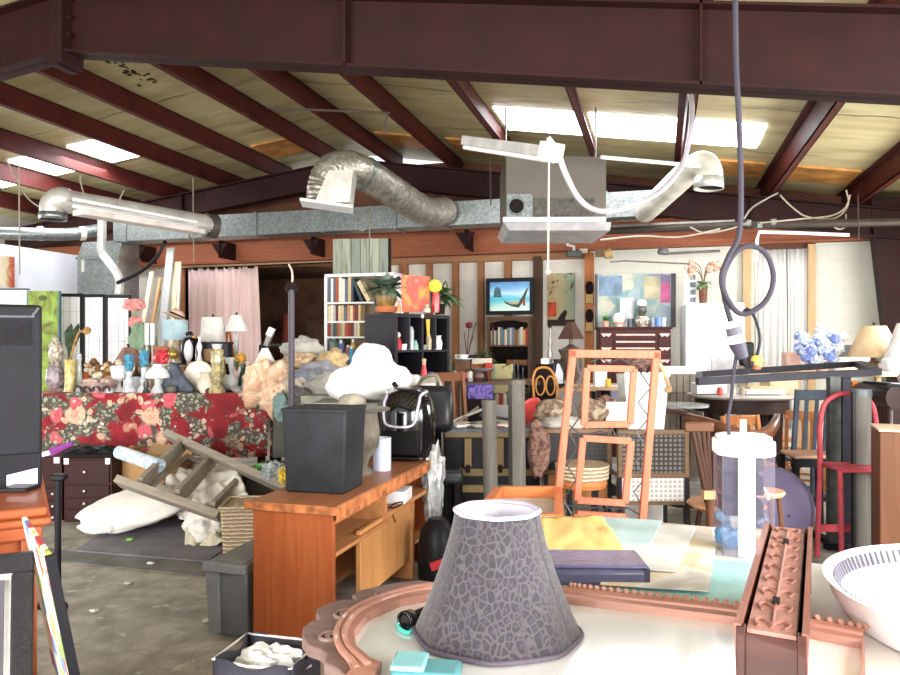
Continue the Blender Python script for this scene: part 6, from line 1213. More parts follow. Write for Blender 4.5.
t = T('dark_urn', 'dark round urn between the lamp base and shaded lamp', 'urn', 557, d-.1, z); obj('urn_body', MB().lathe([(0, 0), (4*s, 0), (8*s, 10*s), (7*s, 20*s), (3*s, 26*s), (4*s, 29*s), (0, 29*s)], 16), mat('#3c332f', .4), t)
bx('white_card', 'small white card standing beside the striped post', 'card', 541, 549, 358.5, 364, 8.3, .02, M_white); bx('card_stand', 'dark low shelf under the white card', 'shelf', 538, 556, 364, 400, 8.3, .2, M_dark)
t = T('sail_model', 'white triangular sail of a model boat on the round table', 'model boat', 558, 7.6, ZP(383.5, 7.6)); s = 7.6/F
obj('sail', MB().prism([(-4*s, 0), (5*s, 0), (5*s, 10*s), (1*s, 20*s), (-1*s, 19*s)], 0, .01), mat('#d9dfe8', .6), t); obj('mast', MB().tube([(-4*s, 0, 0), (-4*s, 0, 20*s)], .008, 6), mat('#2a3a5e', .5), t); obj('hull', MB().prism([(-8*s, 0), (7*s, 0), (5*s, -3*s), (-6*s, -3*s)], -.04, .05), M_black, t)
d = 7.2; s = d/F; z = ZP(386, d)
t = T('round_side_table', 'pale round table behind the coral frame', 'table', 606, 7.35, 0); obj('tabletop', MB().lathe([(0, z-.03), (.37, z-.03), (.38, z), (0, z)], 30), mat('#cfb08c', .6), t); obj('column', MB().lathe([(0, 0), (.2, 0), (.05, .1), (.05, z-.03), (0, z-.03)], 14), M_dark, t)
bx('white_bottle_box', 'white carton on the round table framed by the inner frame', 'box', 595, 607, 369, 387, 7.1, .1, M_white); bx('yellow_cup', 'yellow cup beside the white carton', 'cup', 607, 611, 379, 389, 7.05, .06, mat('#e0b93c', .5)); bx('white_roll', 'white paper towel sheets lying on round table', 'paper', 586, 640, 386.0, 387, 7.15, .2, M_white)
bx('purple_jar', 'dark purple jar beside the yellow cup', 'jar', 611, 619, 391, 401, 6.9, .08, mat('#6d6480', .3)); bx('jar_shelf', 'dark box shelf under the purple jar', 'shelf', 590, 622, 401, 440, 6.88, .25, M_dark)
# white scalloped waste basket
t = T('waste_basket', 'white scalloped basket behind the coral frame', 'basket', 642, 5.95, 0); s = 5.95/F; zt = ZP(374, 5.95); z0 = ZP(428, 5.95)
M_wb = mat('#e2e0dc', .6); obj('basket_body', MB().frustum(-18*s, 18*s, -.12, .12, z0, -22*s, 22*s, -.15, .15, zt), M_wb, t, bevel=.01)
bb = MB()
for i in range(8): bb.ball(((-19.5+5.6*i)*s, -.15, zt), (3.2*s, .015, 3*s), 10)
obj('scalloped_rim', bb, M_wb, t); obj('basket_stand', MB().box(-20*s, 20*s, -.1, .2, 0, z0), mat('#b9b4ac', .7), t)
bx('perforated_panel', 'pale perforated seat panel behind the inner frame', 'panel', 606, 634, 402, 425, 5.45, .03, meshm('#cfcbc6', '#a9a5a0'))
garment('pink wrapped bundle peeking over the white basket', 'bundle', 639, 362, 5.9, (.1, .08, .07), '#b58078', 33, P_red)
t = T('tan_strap_bag', 'bag with tan strap drooping over the white basket rim', 'bag', 662, 5.8, ZP(368, 5.8)); s = 5.8/F; obj('bag_body', MB().blob((-2*s, .05, -.02), (.05, .05, .06), .3, 3, 2, 3), mat('#4b4238', .7), t); obj('strap', MB().tube(smoothpath([(-6*s, 0, .06), (0, 0, 0), (5*s, 0, -.1), (8*s, 0, -.18), (3*s, 0, -.17)], 5), .018, 6), mat('#c7a884', .7), t)
# ================================================================ dresser, fridge and window end
d = 9.6; s = d/F
t = T('tall_dresser', 'glossy red brown dresser with louvred drawers under the framed collage', 'dresser', 635, d, 0, -.1); zt = ZP(329, d); w = 35*s
M_dr = wood('#3c120d', '#571d15', 'x', .5, 2, .0)
obj('dresser_body', MB().box(-w, w, 0, .45, 0, zt), M_dr, t, bevel=.006); obj('dresser_top', MB().box(-w-.02, w+.02, -.03, .47, zt, zt+.03), M_dr, t, bevel=.006)
for i, py in enumerate((334, 341, 347.5)):
    dr = obj('drawer', MB().box(-21*s, 21*s, -.02, 0, ZP(py+4.8, d), ZP(py, d)), M_dr, t, bevel=.004); obj('pull_bar', MB().box(-19*s, 19*s, -.045, -.02, ZP(py+1.6, d), ZP(py, d)), mat('#b98c82', .25), dr)
for py in (336, 350, 362):
    for sg in (-1, 1):
        do = obj('drawer', MB().box(min(sg*23*s, sg*34*s), max(sg*23*s, sg*34*s), -.02, 0, ZP(py+10, d), ZP(py-3, d)), M_dr, t, bevel=.004)
        obj('scallop_pull', MB().prism([(sg*23*s if sg > 0 else -34*s, ZP(py-2.5, d)), ((34 if sg > 0 else -23)*s, ZP(py-2.5, d)), ((31 if sg > 0 else -26)*s, ZP(py+1, d)), (sg*28.5*s, ZP(py-.5, d)), ((26 if sg > 0 else -31)*s, ZP(py+1, d))], -.035, -.02), mat('#c49a90', .25), do)
for i in range(3): obj('drawer', MB().box(-21*s, 21*s, -.02, 0, ZP(366+i*14, d), ZP(355+i*14, d)), M_dr, t, bevel=.004)
# framed collage
def art_collage():
    n = NT('collage'); n.set(Roughness=.35); v = n.co((1, 1, 1)); a = n.voro(v, 3.1, 'F1', 'Color', .8); a = n.sep(a)[0]; nz = n.noise(v, 5, 5, 1)
    f = n.math('ADD', n.math('MULTIPLY', a, .8), n.math('MULTIPLY', nz, .3)); n.color(n.ramp(f, [(.15, '#5f7079'), (.3, '#7e8d93'), (.42, '#6b827e'), (.52, '#a09d88'), (.66, '#557876'), (.8, '#8f9ca2'), (.95, '#6b6d82')])); return n.m
yc = 10.0; cd = 10.0; s2 = cd/F; t = T('framed_collage', 'large pale blue green collage with a dark frame behind dresser', 'painting', 634, cd, zt+.031, -.1); w = 36*s2; h = ZP(274, cd)-zt-.03
obj('collage_canvas', MB().box(-w, w, 0, .03, 0, h), art_collage(), t)
obj('frame', MB().box(w, w+.06, -.03, .05, 0, h).box(-w-.03, -w, -.02, .04, 0, h), mat('#241c24', .4), t); obj('pink_patch', MB().box(w-.14, w-.01, -.004, 0, .34, .62), mat('#a8557a', .5, 0, .2, 6), t); obj('violet_patch', MB().box(w-.14, w-.01, -.004, 0, .62, h-.02), mat('#6f6380', .5, 0, .3, 6), t)
obj('cream_patch', MB().box(w-.36, w-.15, -.004, 0, .4, h-.04), mat('#a39a7f', .5, 0, .2, 5), t); obj('blue_patch', MB().box(-w+.02, -w+.34, -.004, 0, h-.3, h-.02), mat('#65788a', .5, 0, .3, 5), t)
# wares on dresser
zd = zt+.031
t = T('small_plant', 'little green plant in a pink pot at the dresser end', 'plant', 606, 9.7, zd); s = 9.7/F; obj('pot', MB().lathe([(0, 0), (3*s, 0), (4*s, 6*s), (0, 6*s)], 12), mat('#c99a86', .5), t); obj('leaves', leafy(MB(), (0, 0, 6*s), 30, .13, .02, random.Random(4), 1.4, .3), mat('#4f9a4c', .5, 0, .3, 14), t)
t = T('globe_vase', 'round white globe vase shading to pink on the dresser', 'vase', 619, 9.65, zd); obj('globe', MB().lathe([(0, 0), (3*s, 0), (6*s, 4*s), (6.5*s, 8*s), (5*s, 12*s), (2*s, 14*s), (0, 14*s)], 18), mat('#d9cdc6', .3), t); obj('band', MB().lathe([(5.5*s, 2.6*s), (6.3*s, 4.4*s), (6.35*s, 4.4*s), (5.4*s, 2.4*s)], 18), mat('#c9937d', .4), t)
decor('dark_cup', 'dark green cup next to the globe vase', 'cup', 630.5, 9.65, zd, [(0, 0), (3, 0), (3.6, 8), (3, 8), (0, 2)], mat('#4e5f66', .3))
t = T('globe_lamp', 'oil lamp with dark font and white globe on the dresser', 'lamp', 642, 9.75, zd+.0); obj('lamp_base', MB().lathe([(0, 0), (4*s, 0), (2*s, 4*s), (2*s, 10*s), (4.5*s, 14*s), (4.5*s, 19*s), (3*s, 21*s), (0, 21*s)], 14), mat('#4f5346', .3), t); obj('globe', MB().ball((0, 0, 24*s), (5*s, 5*s, 4*s)), M_white, t)
t = T('mosaic_bowl', 'striped brown and cream round bowl before the globe lamp', 'bowl', 642.5, 9.5, zd); obj('bowl_body', MB().lathe([(0, 0), (4*s, 0), (7*s, 4*s), (6.5*s, 8*s), (4*s, 10*s), (0, 10*s)], 18), printed('#8f7f72', '#e0d9cf', '#6b5a4e', 22), t)
for px, c_, lab in ((654, '#aab7c9', 'pale blue grey jug on the dresser'), (658.5, '#5f7fc9', 'blue and white patterned cup on the dresser'), (663, '#b5c0d6', 'pale blue cup nearest the collage frame')):
    decor('blue_cup', lab, 'cup', px, 9.6 if px != 658.5 else 9.5, zd, [(0, 0), (3, 0), (3.6, 9), (3, 9), (0, 2)], mat(c_, .3, 0, .2, 30))
decor('tall_white_vase', 'tall square pale vase behind the globe vase', 'vase', 627, 9.85, zd, [(0, 0), (7, 0), (7, 29), (5, 29), (0, 28)], mat('#cfcfd6', .4), n=4)
# fridge
d = 9.3; s = d/F; t = T('refrigerator', 'tall white fridge freezer with an air grille', 'refrigerator', 715, d, 0, -.2); zt = ZP(303, d); w = 28*s; M_fr = mat('#e6e7e9', .35, 0, .02, 3)
obj('fridge_body', MB().box(-w, w, .04, .7, 0, zt-.01), M_fr, t, bevel=.01); zm = ZP(339.5, d)
fd = obj('freezer_door', MB().box(-w, w, -.02, .035, zm+.008, zt), M_fr, t, bevel=.012); dd = obj('fridge_door', MB().box(-w, w, -.02, .035, .1, zm-.008), M_fr, t, bevel=.012)
obj('air_grille', MB().box(-8*s, 16*s, -.026, -.02, ZP(370, d), ZP(358, d)), mat('#cfd0d3', .4), dd); obj('grille_slot', MB().box(-4*s, -3*s, -.03, -.026, ZP(370, d), ZP(358, d)), mat('#9b9ca0', .4), dd)
obj('handle', MB().bar((w-.06, -.05, zm-.35), (w-.06, -.05, zm-.05), .03), M_fr, dd); obj('handle', MB().bar((w-.06, -.05, zm+.05), (w-.06, -.05, zm+.25), .03), M_fr, fd)
t = T('orchid_plant', 'peach orchids in a tall brown vase on the white fridge', 'plant', 703, 9.5, zt+.0); s = 9.5/F
obj('vase', MB().lathe([(0, 0), (3.4*s, 0), (4.6*s, 18*s), (4.2*s, 18*s), (0, 16*s)], 16), mat('#6f4733', .5, 0, .2, 12), t)
obj('leaves', leafy(MB(), (0, 0, 19*s), 22, .2, .03, random.Random(3), 1.0, .5), mat('#7d9a6c', .5, 0, .3, 12), t)
stm = MB(); blm = MB(); r = random.Random(8)
for dx, dz in ((-16, 26), (-10, 30), (-13, 20), (8, 30), (14, 24), (16, 32), (6, 22)):
    stm.tube(smoothpath([(0, 0, 18*s), (dx*s*.3, -.02, (18+dz*.6)*s), (dx*s, 0, (18+dz*.6+6)*s)], 4), .006, 5)
    for k in range(4): blm.blob((dx*s*(.7+.12*k)+r.uniform(-.03, .03), r.uniform(-.05, .05), (20+dz*.6)*s+r.uniform(-.05, .06)), (.035, .03, .03), .5, 4, k+int(dz), 2)
obj('stems', stm, mat('#6b5a44', .6), t); obj('blooms', blm, mat('#d3a48f', .6, 0, .25, 20), t)
t = T('photo_strip', 'narrow white photo strip frame standing on the fridge', 'picture', 690.5, 9.6, zt); s = 9.6/F
obj('frame', MB().box(-6.5*s, 6.5*s, 0, .02, 0, 32*s), M_white, t)
for i in range(4): obj('photo', MB().box(-1*s, 5*s, -.004, 0, (2+7.5*i)*s, (7+7.5*i)*s), mat('#7f8a90', .5, 0, .4, 25), t)
bx('blue_topped_carton', 'white carton with blue top on the fridge edge', 'box', 727, 736, 296, 303, 9.5, .1, mat('#a9bcd9', .6))
# striped cream bench / shutters before the fridge
t = T('slatted_cabinet', 'taupe slatted cabinet with white top in front of the fridge', 'cabinet', 685, 8.15, 0); s = 8.15/F; z1 = ZP(367, 8.15); z2 = ZP(374, 8.15)
obj('white_top', MB().box(-24*s, 20*s, -.03, .4, z2, z1), M_white, t, bevel=.004); obj('cabinet_body', MB().box(-22*s, 18*s, 0, .38, 0, z2), mat('#8b8076', .6), t)
for i in range(6): obj('front_slat', MB().box((-21.5+6.6*i)*s, (-16+6.6*i)*s, -.015, 0, .2, z2-.01), mat('#8f8479', .6), t)
obj('rail', MB().box(-22*s, 18*s, -.02, 0, ZP(394, 8.15), ZP(392, 8.15)), mat('#6f665e', .6), t)
t = T('glass_coffee_table', 'oval grey glass table in front of the taupe cabinet', 'table', 683, 6.75, 0); s = 6.75/F; z = ZP(404, 6.75)
obj('glass_top', MB().lathe([(0, z-.02), (24*s, z-.02), (24.5*s, z), (0, z)], 30, sy=1.2), mat('#aab4b4', .1), t); obj('glass_base', MB().lathe([(0, 0), (.14, 0), (.03, .06), (.03, z-.02), (0, z-.02)], 14), M_dark, t)
t = T('dark_armchair', 'dark wooden armchair arm beside the glass table', 'armchair', 672, 5.9, 0, .2); s = 5.9/F; za = ZP(411, 5.9)
M_dk = wood('#3a231b', '#513229', 'x', .35, 2, .2)
obj('armrest', MB().tube(smoothpath([(-12*s, .2, za-.02), (0, .05, za), (13*s, -.05, za-.02), (15*s, -.05, za-.06)], 5), .028, 8), M_dk, t); obj('leg', MB().bar((13*s, -.05, 0), (11*s, -.04, za-.03), .04), M_dk, t); obj('leg', MB().bar((-12*s, .2, 0), (-12*s, .2, za-.03), .04), M_dk, t); obj('seat', MB().box(-13*s, 12*s, -.05, .4, .42, .47), M_dk, t, bevel=.01); obj('leg', MB().bar((12*s, .38, 0), (12*s, .38, .43), .04), M_dk, t); obj('leg', MB().bar((-12*s, .38, 0), (-12*s, .38, .43), .04), M_dk, t)
# ---------------------------------------------------------------- round dark table
d = 7.2; s = d/F; z = ZP(395, d)
t = T('round_table', 'dark round pedestal height table with a pale bright top', 'table', 741, d+.15, 0)
M_tab = wood('#2f201b', '#46312a', 'z', .5, 2)
obj('tabletop', MB().lathe([(0, z-.035), (.5, z-.035), (.53, z-.015), (.53, z), (0, z)], 36), mat('#c4bdb8', .25, 0, .06, 3), t); obj('apron', MB().lathe([(.42, z-.17), (.45, z-.17), (.45, z-.035), (.42, z-.035)], 32), M_tab, t)
for a in (.5, 2.2, 3.7, 5.4): obj('leg', MB().frustum(-.03, .03, -.03, .03, 0, -.055, .055, -.055, .055, z-.03, Matrix.Translation((.36*math.cos(a), .36*math.sin(a), 0))), M_tab, t)
bx('white_box', 'white shallow carton on the dark round table', 'box', 697, 727, 383.5, 394, 7.2, .2, M_white)
bx('paper_stack', 'stack of white papers on the round table', 'papers', 747, 786, 390, 394.5, 7.15, .3, M_white); bx('beige_tray', 'beige tray on the papers beyond the steel bar', 'tray', 750, 775, 386.5, 390, 7.2, .15, mat('#cdb893', .6))
bx('cream_box', 'cream box seen under the steel bar', 'box', 770, 798, 379, 394, 7.3, .25, mat('#cfb99a', .7))
for px, c_, lab, py in ((733, '#b9b3a4', 'small grey jar on the round table', 395), (742, '#9b8f80', 'small tan jar on the round table', 395), (720, '#c24a44', 'little red topped jar beneath steel bar end', 394)):
    decor('small_jar', lab, 'jar', px, 7.15, z, [(0, 0), (2.5, 0), (3, 5), (2, 8), (0, 8)], mat(c_, .4))
bx('black_backpack', 'small black pouch hanging behind the locking plug', 'pouch', 741, 755, 342, 366, 8.9, .1, M_black, bevel=.03); bx('pouch_stand', 'cream cabinet below the black pouch', 'cabinet', 748, 775, 366, 460, 8.88, .4, mat('#c5b7a0', .7))
for i, (px, d_, rot, lab) in enumerate(((760, 6.3, .3, 'orange spindle chair nearest the round table legs'), (806, 7.2, -.4, 'honey slat chair behind the hoop back red chair'), (775, 8.2, .1, 'pine slat chair far behind the round table'))):
    slatchair('dining_chair', lab, px, d_, wood('#a8693c', '#c58a58', 'z', .4, 2, .2), .45, .42, .86, 4, rot+PI*(i == 1), 'orange wooden chairs by the round table')
# captain's chair
t = T('captains_chair', 'brown captain chair with curved rail and splayed spindles', 'chair', 735, 4.55, 0); s = 4.55/F; M_cap = wood('#54331f', '#6f4830', 'x', .4, 2, .2); M_capz = wood('#3c2416', '#543520', 'z', .4, 2, .2)
zt = ZP(417, 4.55); zs = .46
def arc(u): return (( -40+95*u)*s, .34*(2*u-1)**2-.16, zt-.03+.035*math.cos(2*PI*u*1.0))
bb = MB()
bb.sheet(lambda u, v: Vector(arc(u))+Vector((0, 0, -.085*(1-v)*(1-.35*(2*u-1)**2))), 24, 2)
obj('back_rail', bb, M_cap, t, solid=.035, smooth=70)
for i in range(8):
    u = .04+.92*i/7; a = Vector(arc(u))+Vector((0, 0, -.06)); c = Vector((a.x*.35+.06, .18-.3*(abs(u-.5) < .3)+.1, zs)); c = Vector((a.x*.42-.02, a.y*.5+.12, zs)); obj('spindle', MB().tube([a, (a+c)/2, c], [.011, .015, .012], 8), M_capz, t)
obj('seat', MB().lathe([(0, zs-.04), (.2, zs-.04), (.25, zs-.01), (.24, zs), (0, zs)], 26, (.02, .2, 0)), wood('#b9855c', '#d0a27a', 'x', .4, 2), t)
for a in (.6, 2.3, 3.9, 5.5): obj('leg', MB().tube([(.02+.28*math.cos(a), .2+.28*math.sin(a), 0), (.02+.22*math.cos(a), .2+.22*math.sin(a), .15), (.02+.18*math.cos(a), .2+.18*math.sin(a), zs-.03)], [.014, .024, .016], 8), M_capz, t)
t = T('bentwood_chair', 'brown spindle chair back seen end on before the grey dispenser', 'chair', 704, 4.35, 0); s = 4.35/F
for a, c in (((-12, 428), (3, 500)), ((-7, 430), (5, 498)), ((-1, 430), (5.5, 500)), ((4, 430), (6.5, 500))): obj('spindle', MB().tube([(a[0]*s, 0, ZP(a[1], 4.35)), (c[0]*s, 0, ZP(c[1], 4.35))], .014, 8), M_capz, t)
obj('turned_leg', MB().lathe([(.0, .0), (.016, 0), (.03, .12), (.018, .25), (.03, .33), (.022, .42), (.03, ZP(494, 4.35)), (0, ZP(492, 4.35))], 12, (6*s, 0, 0)), M_cap, t); obj('collar', MB().cb((4*s, -.01, ZP(494, 4.35)), (.07, .05, .05)), mat('#b98a5e', .4), t); obj('top_rail', MB().cb((-5*s, 0, ZP(427, 4.35)), (.18, .03, .06)), M_cap, t, bevel=.01)
obj('leg', MB().tube([(6*s, 0, .4), (-4*s, .1, 0)], .016, 8), M_cap, t)
slatchair('dining_chair', 'blue grey slat back chair behind the steel frame legs', 803, 6.5, mat('#4d5864', .5, 0, .15, 8), .5, .4, ZP(388, 6.5), 3, PI)
t = T('red_hoop_chair', 'red painted metal chair with round hoop back', 'chair', 852, 5.1, 0, .0); s = 5.1/F; M_red = mat('#a33f49', .5, 0, .2, 12); zt = ZP(398, 5.1); zs = ZP(462, 5.1)
obj('hoop', MB().tube(smoothpath([(-35*s, 0, 0), (-32*s, 0, zs), (-30*s, .03, zt-.2), (-22*s, .05, zt-.03), (0, .06, zt+.03), (22*s, .05, zt-.03), (27*s, .03, zt-.2), (28*s, 0, zs), (29*s, 0, 0)], 7), .018, 10), M_red, t)
obj('seat', MB().box(-31*s, 27*s, -.28, .03, zs-.03, zs), M_red, t, bevel=.015); obj('stretcher', MB().bar((-34*s, 0, ZP(528, 5.1)), (29*s, 0, ZP(528, 5.1)), .02, .05), M_red, t)
for x in (-30*s, 26*s): obj('leg', MB().tube([(x, -.26, 0), (x, -.24, zs-.02)], .018, 8), M_red, t)
t = T('black_stool', 'black wooden stool with tan rounded seat', 'stool', 815, 5.75, 0); s = 5.75/F; zs = ZP(455, 5.75)
obj('seat', MB().slab([(-21*s, -.02), (24*s, -.02), (26*s, .3), (-18*s, .3)], zs-.03, zs), mat('#c99f86', .5), t, bevel=.012)
for x in (-18*s, 21*s):
    for y in (.02, .27): obj('leg', MB().bar((x*1.06, y, 0), (x, y, zs-.03), .045), M_black, t)
obj('seat_rail', MB().box(-20*s, 23*s, .0, .03, zs-.1, zs-.03), M_black, t); obj('stretcher', MB().bar((-19*s, .02, ZP(500, 5.75)), (22*s, .02, ZP(500, 5.75)), .03), M_black, t); obj('stretcher', MB().bar((-19*s, .27, ZP(508, 5.75)), (22*s, .27, ZP(508, 5.75)), .03), M_black, t)
t = T('exercise_ball', 'dusty violet exercise ball behind the clear dispenser', 'ball', 770, 5.35, 0); obj('ball_skin', MB().ball((0, 0, .3), .3, 36), mat('#6d6683', .5, 0, .06, 3), t); obj('valve', MB().ball((0, -.298, .3), .012, 8), mat('#4d4760', .5), t)
t = T('tan_bar_seat', 'round pine stool seat end showing beside the dispenser', 'stool', 765, 4.35, 0); s = 4.35/F; zs = ZP(490, 4.35); obj('seat', MB().lathe([(0, zs-.03), (17*s, zs-.03), (19*s, zs-.012), (18*s, zs), (0, zs)], 24), mat('#cf9f7c', .5), t)
for a in (.8, 2.4, 3.9, 5.5): obj('leg', MB().tube([(.14*math.cos(a), .14*math.sin(a), 0), (.08*math.cos(a), .08*math.sin(a), zs-.03)], .014, 8), M_cap, t)
# black steel frame
d = 5.3; s = d/F; t = T('steel_trestle', 'black steel trestle frame with long twin top bars', 'frame', 838, d, 0); M_st = mat('#25252d', .45, .2, .2, 10)
def fp(px, py, dd=0.0): return Vector(((px-450)*(d+dd)/F-(838-450)*d/F, dd, ZP(py, d+dd)))
obj('top_bar', MB().bar(fp(697, 381.5), fp(879, 372), .05, .055), M_st, t, bevel=.003); obj('top_bar', MB().bar(fp(697, 374.5, .9), fp(862, 363.5, .9), .05, .05), M_st, t, bevel=.003)
obj('end_plate', MB().bar(fp(875, 372), fp(860, 364, .9), .09, .05), M_st, t); obj('end_plate', MB().bar(fp(699, 381), fp(699, 374.5, .9), .05, .05), M_st, t)
for px in (833.5, 848): obj('leg', MB().bar((fp(px, 372).x, .0 if px < 840 else .05, 0), (fp(px, 372).x, .0 if px < 840 else .05, ZP(376, d)), (11 if px < 840 else 8)*s, .06), mat('#4a4d4c', .5, .2, .3, 12) if px < 840 else M_st, t, bevel=.003)
obj('leg', MB().bar((fp(846, 372, .35).x, .35, 0), (fp(846, 372, .35).x, .35, ZP(372, d)), .05), M_st, t)
obj('cross_brace', MB().bar((fp(839, 0).x, .03, ZP(405, d)), (fp(846, 0, .33).x, .33, ZP(415, d)), .03, .06), M_st, t); obj('base_rail', MB().box(-.1, .25, -.04, .02, 0, .05), M_st, t); obj('base_rail', MB().box(-.03, .03, -.35, .75, 0, .04), M_st, t)

# wooden pillar and leather chair at the edge
t = T('wooden_pedestal', 'brown wooden pedestal block at the picture edge', 'pedestal', 897, 4.3, 0, -.4); s = 4.3/F; zt = ZP(432, 4.3); obj('pedestal_body', MB().box(-15*s, 20*s, 0, .35, 0, zt), wood('#5f3d28', '#7a5138', 'z', .5, 1.5), t, bevel=.006); obj('pedestal_top', MB().box(-16*s, 21*s, -.01, .36, zt, zt+.012), mat('#cdb79a', .5), t)
t = T('leather_armchair', 'dark brown leather armchair with rolled arm', 'armchair', 895, 5.6, 0); s = 5.6/F; M_le = mat('#33201d', .3, 0, .2, 6, .1)
obj('rolled_arm', MB().tube([(-4*s, -.1, ZP(397, 5.6)), (-2*s, .6, ZP(397, 5.6))], .1, 18), M_le, t); obj('arm_panel', MB().box(-13*s, 6*s, -.09, .6, .12, ZP(397, 5.6)), M_le, t, bevel=.03); obj('seat', MB().box(6*s, .6, -.05, .6, .12, .5), M_le, t, bevel=.04)
t = T('black_tablet_frame', 'black flat frame lying over the leather arm', 'frame', 890, 5.2, ZP(384, 5.2)); s = 5.2/F
obj('frame', MB().cb((5*s, .0, -.01), (.3, .3, .02), (0, R(6), 0)), M_black, t, bevel=.004); obj('inset_panel', MB().cb((7*s, .0, .003), (.22, .22, .006), (0, R(6), 0)), mat('#b9b7b5', .3), t)
# hydrangeas, lamps and table at the window end
d = 7.6; s = d/F; z = ZP(372, d); t = T('console_table', 'pale console table below the tan lamp and hydrangeas', 'table', 845, d, 0)
obj('tabletop', MB().box(-.62, .62, -.15, .4, z-.04, z), mat('#c8ae8a', .6), t)
for x in (-.55, .55):
    for y in (-.1, .35): obj('leg', MB().box(x-.025, x+.025, y-.025, y+.025, 0, z-.04), M_pine, t)
t = T('hydrangea_vase', 'pale blue hydrangea bouquet in a pink pot', 'flowers', 822, 7.45, z); s = 7.45/F
obj('pot', MB().lathe([(0, 0), (5*s, 0), (7*s, 9*s), (0, 9*s)], 16), mat('#c9a090', .5), t); r = random.Random(12)
for nm, c_, n_ in (('blue_blooms', '#7f8fcf', 16), ('pale_blooms', '#b9c6e6', 18), ('white_blooms', '#dfe2ee', 10)):
    bb = MB()
    for i in range(n_): bb.blob((r.uniform(-17, 15)*s+(8*s if nm == 'white_blooms' else -3*s), r.uniform(-.1, .12), (12+r.uniform(0, 26))*s+(6*s if nm == 'white_blooms' else 0)), (.05, .05, .045), .55, 5, i+n_, 3)
    obj(nm, bb, mat(c_, .7, 0, .25, 40), t)
obj('leaves', leafy(MB(), (8*s, 0, 9*s), 16, .12, .03, r, .5, .4), mat('#5d7a4c', .5), t)
bx('pink_box', 'pale pink round box beside the hydrangeas', 'box', 787, 802, 352, 372, 7.7, .15, mat('#d8b3a4', .6), bevel=.02); bx('black_speaker', 'small black speaker box behind the hydrangeas', 'speaker', 838, 853, 345, 357, 7.9, .12, M_black); bx('speaker_shelf', 'pale box under the small black speaker', 'box', 836, 870, 357, 372, 7.85, .2, mat('#c7b491', .7)); bx('candle_glass', 'clear hurricane glass next to hydrangea pot', 'glass', 834, 839, 351, 372, 7.5, .05, M_cryst)
lamp('table_lamp', 'table lamp with large tan bell shade at the window end', 874, 7.3, z, [(0, 0), (6, 0), (8, 4), (7, 10), (3, 13), (2, 20), (0, 22)], mat('#5d4a35', .4), (25, 16, 11, 47), mat('#cbb08a', .8))
lamp('table_lamp', 'table lamp with white shade cut off by picture edge', 906, 6.9, z-.1, [(0, 0), (6, 0), (8, 8), (3, 16), (2, 24), (0, 26)], mat('#d8d0c4', .4), (22, 20, 8, 62), mat('#dedbd4', .8))
t = T('lamp_table', 'small dark table under the white shaded lamp', 'table', 906, 6.9, 0); obj('tabletop', MB().box(-.3, .3, -.25, .25, z-.13, z-.1), M_tab, t)
for x in (-.25, .25):
    for y in (-.2, .2): obj('leg', MB().box(x-.02, x+.02, y-.02, y+.02, 0, z-.13), M_tab, t)
bx('orange_tub', 'orange plastic tub behind the round post top', 'tub', 853, 867, 382, 388, 6.0, .1, mat('#d9823a', .5)); bx('lid_stand', 'cream box under the orange lid', 'box', 846, 872, 388, 470, 6.02, .2, mat('#cdb597', .7))  # flat orange lid resting on a cream box
bx('chrome_toaster', 'white rounded toaster on small table edge', 'toaster', 889, 906, 358, 372, 6.6, .15, M_white, bevel=.03)
# ================================================================ near table: mirror, lampshade, papers, dispenser, carved box, basket
ZT = .75
t = thing('work_table', 'large white topped table carrying the mirror and papers', 'table', Q(690, 2.2, 0), TH)
o0 = Q(690, 2.2, 0)
def L2(px, py, z): v = Q(px, DP(py, z), z); w = Matrix.Rotation(-TH, 4, 'Z') @ (v-o0); return (w.x, w.y)
M_wt = mat('#d6d4cf', .5, 0, .04, 3)
xa = L2(575, 517, ZT)
obj('tabletop', MB().slab([L2(520, 514, ZT), L2(716, 527, ZT), L2(778, 536, ZT), L2(792, 560, ZT), L2(1010, 588, ZT), (1.2, -1.35), (-.35, -1.35), (-.45, -.55)], ZT-.04, ZT), M_wt, t, bevel=.004)
for x, y in ((-.38, -.5), (1.1, -1.2), (.95, .05), (-.25, .8), (.4, .6)):
    if True: obj('leg', MB().bar((x, y, 0), (x, y, ZT-.04), .05), M_dark, t)
# teal paper cover
def NQ(px, py, z): return Q(px, DP(py, z), z)
def flat(name, label, cat, pts, z, th, m, **kw):
    ctr = sum((NQ(x, y, z) for x, y in pts), Vector())/len(pts)
    return tag(obj(name, MB().slab([((NQ(x, y, z)-ctr).x, (NQ(x, y, z)-ctr).y) for x, y in pts], 0, th), m, loc=(ctr.x, ctr.y, z), **kw), label, cat)
flat('teal_paper', 'pale turquoise paper sheet under the dispenser and mirror edge', 'paper', [(640, 580), (700, 560), (790, 563), (760, 612), (690, 606), (600, 600)], ZT+.001, .002, mat('#a9d9da', .5))
flat('white_poster', 'large white poster sheet with thin tan edge behind the blue folder', 'poster', [(560, 520), (696, 528), (676, 572), (545, 566)], ZT+.02, .004, mat('#dfe1de', .5))
flat('pale_blue_poster', 'pale blue sheet sticking out behind the yellow envelope', 'poster', [(590, 517), (662, 521), (650, 545), (580, 540)], ZT+.025, .003, mat('#b9d8de', .5))
flat('printed_poster', 'cream poster with yellow and grey blocks under the white poster', 'poster', [(640, 527), (716, 545), (709, 592), (600, 585)], ZT+.012, .004, printed('#dfdcd4', '#d6c49f', '#b9b4b0', 3))
flat('teal_book', 'thin teal booklet under the printed poster', 'book', [(618, 580), (690, 586), (690, 592), (618, 586)], ZT+.004, .007, mat('#3f8f95', .5))
flat('grey_poster', 'grey cream card sheet at the back edge of the table', 'poster', [(645, 522), (712, 528), (714, 552), (660, 545)], ZT+.004, .004, mat('#c9c0b4', .6))
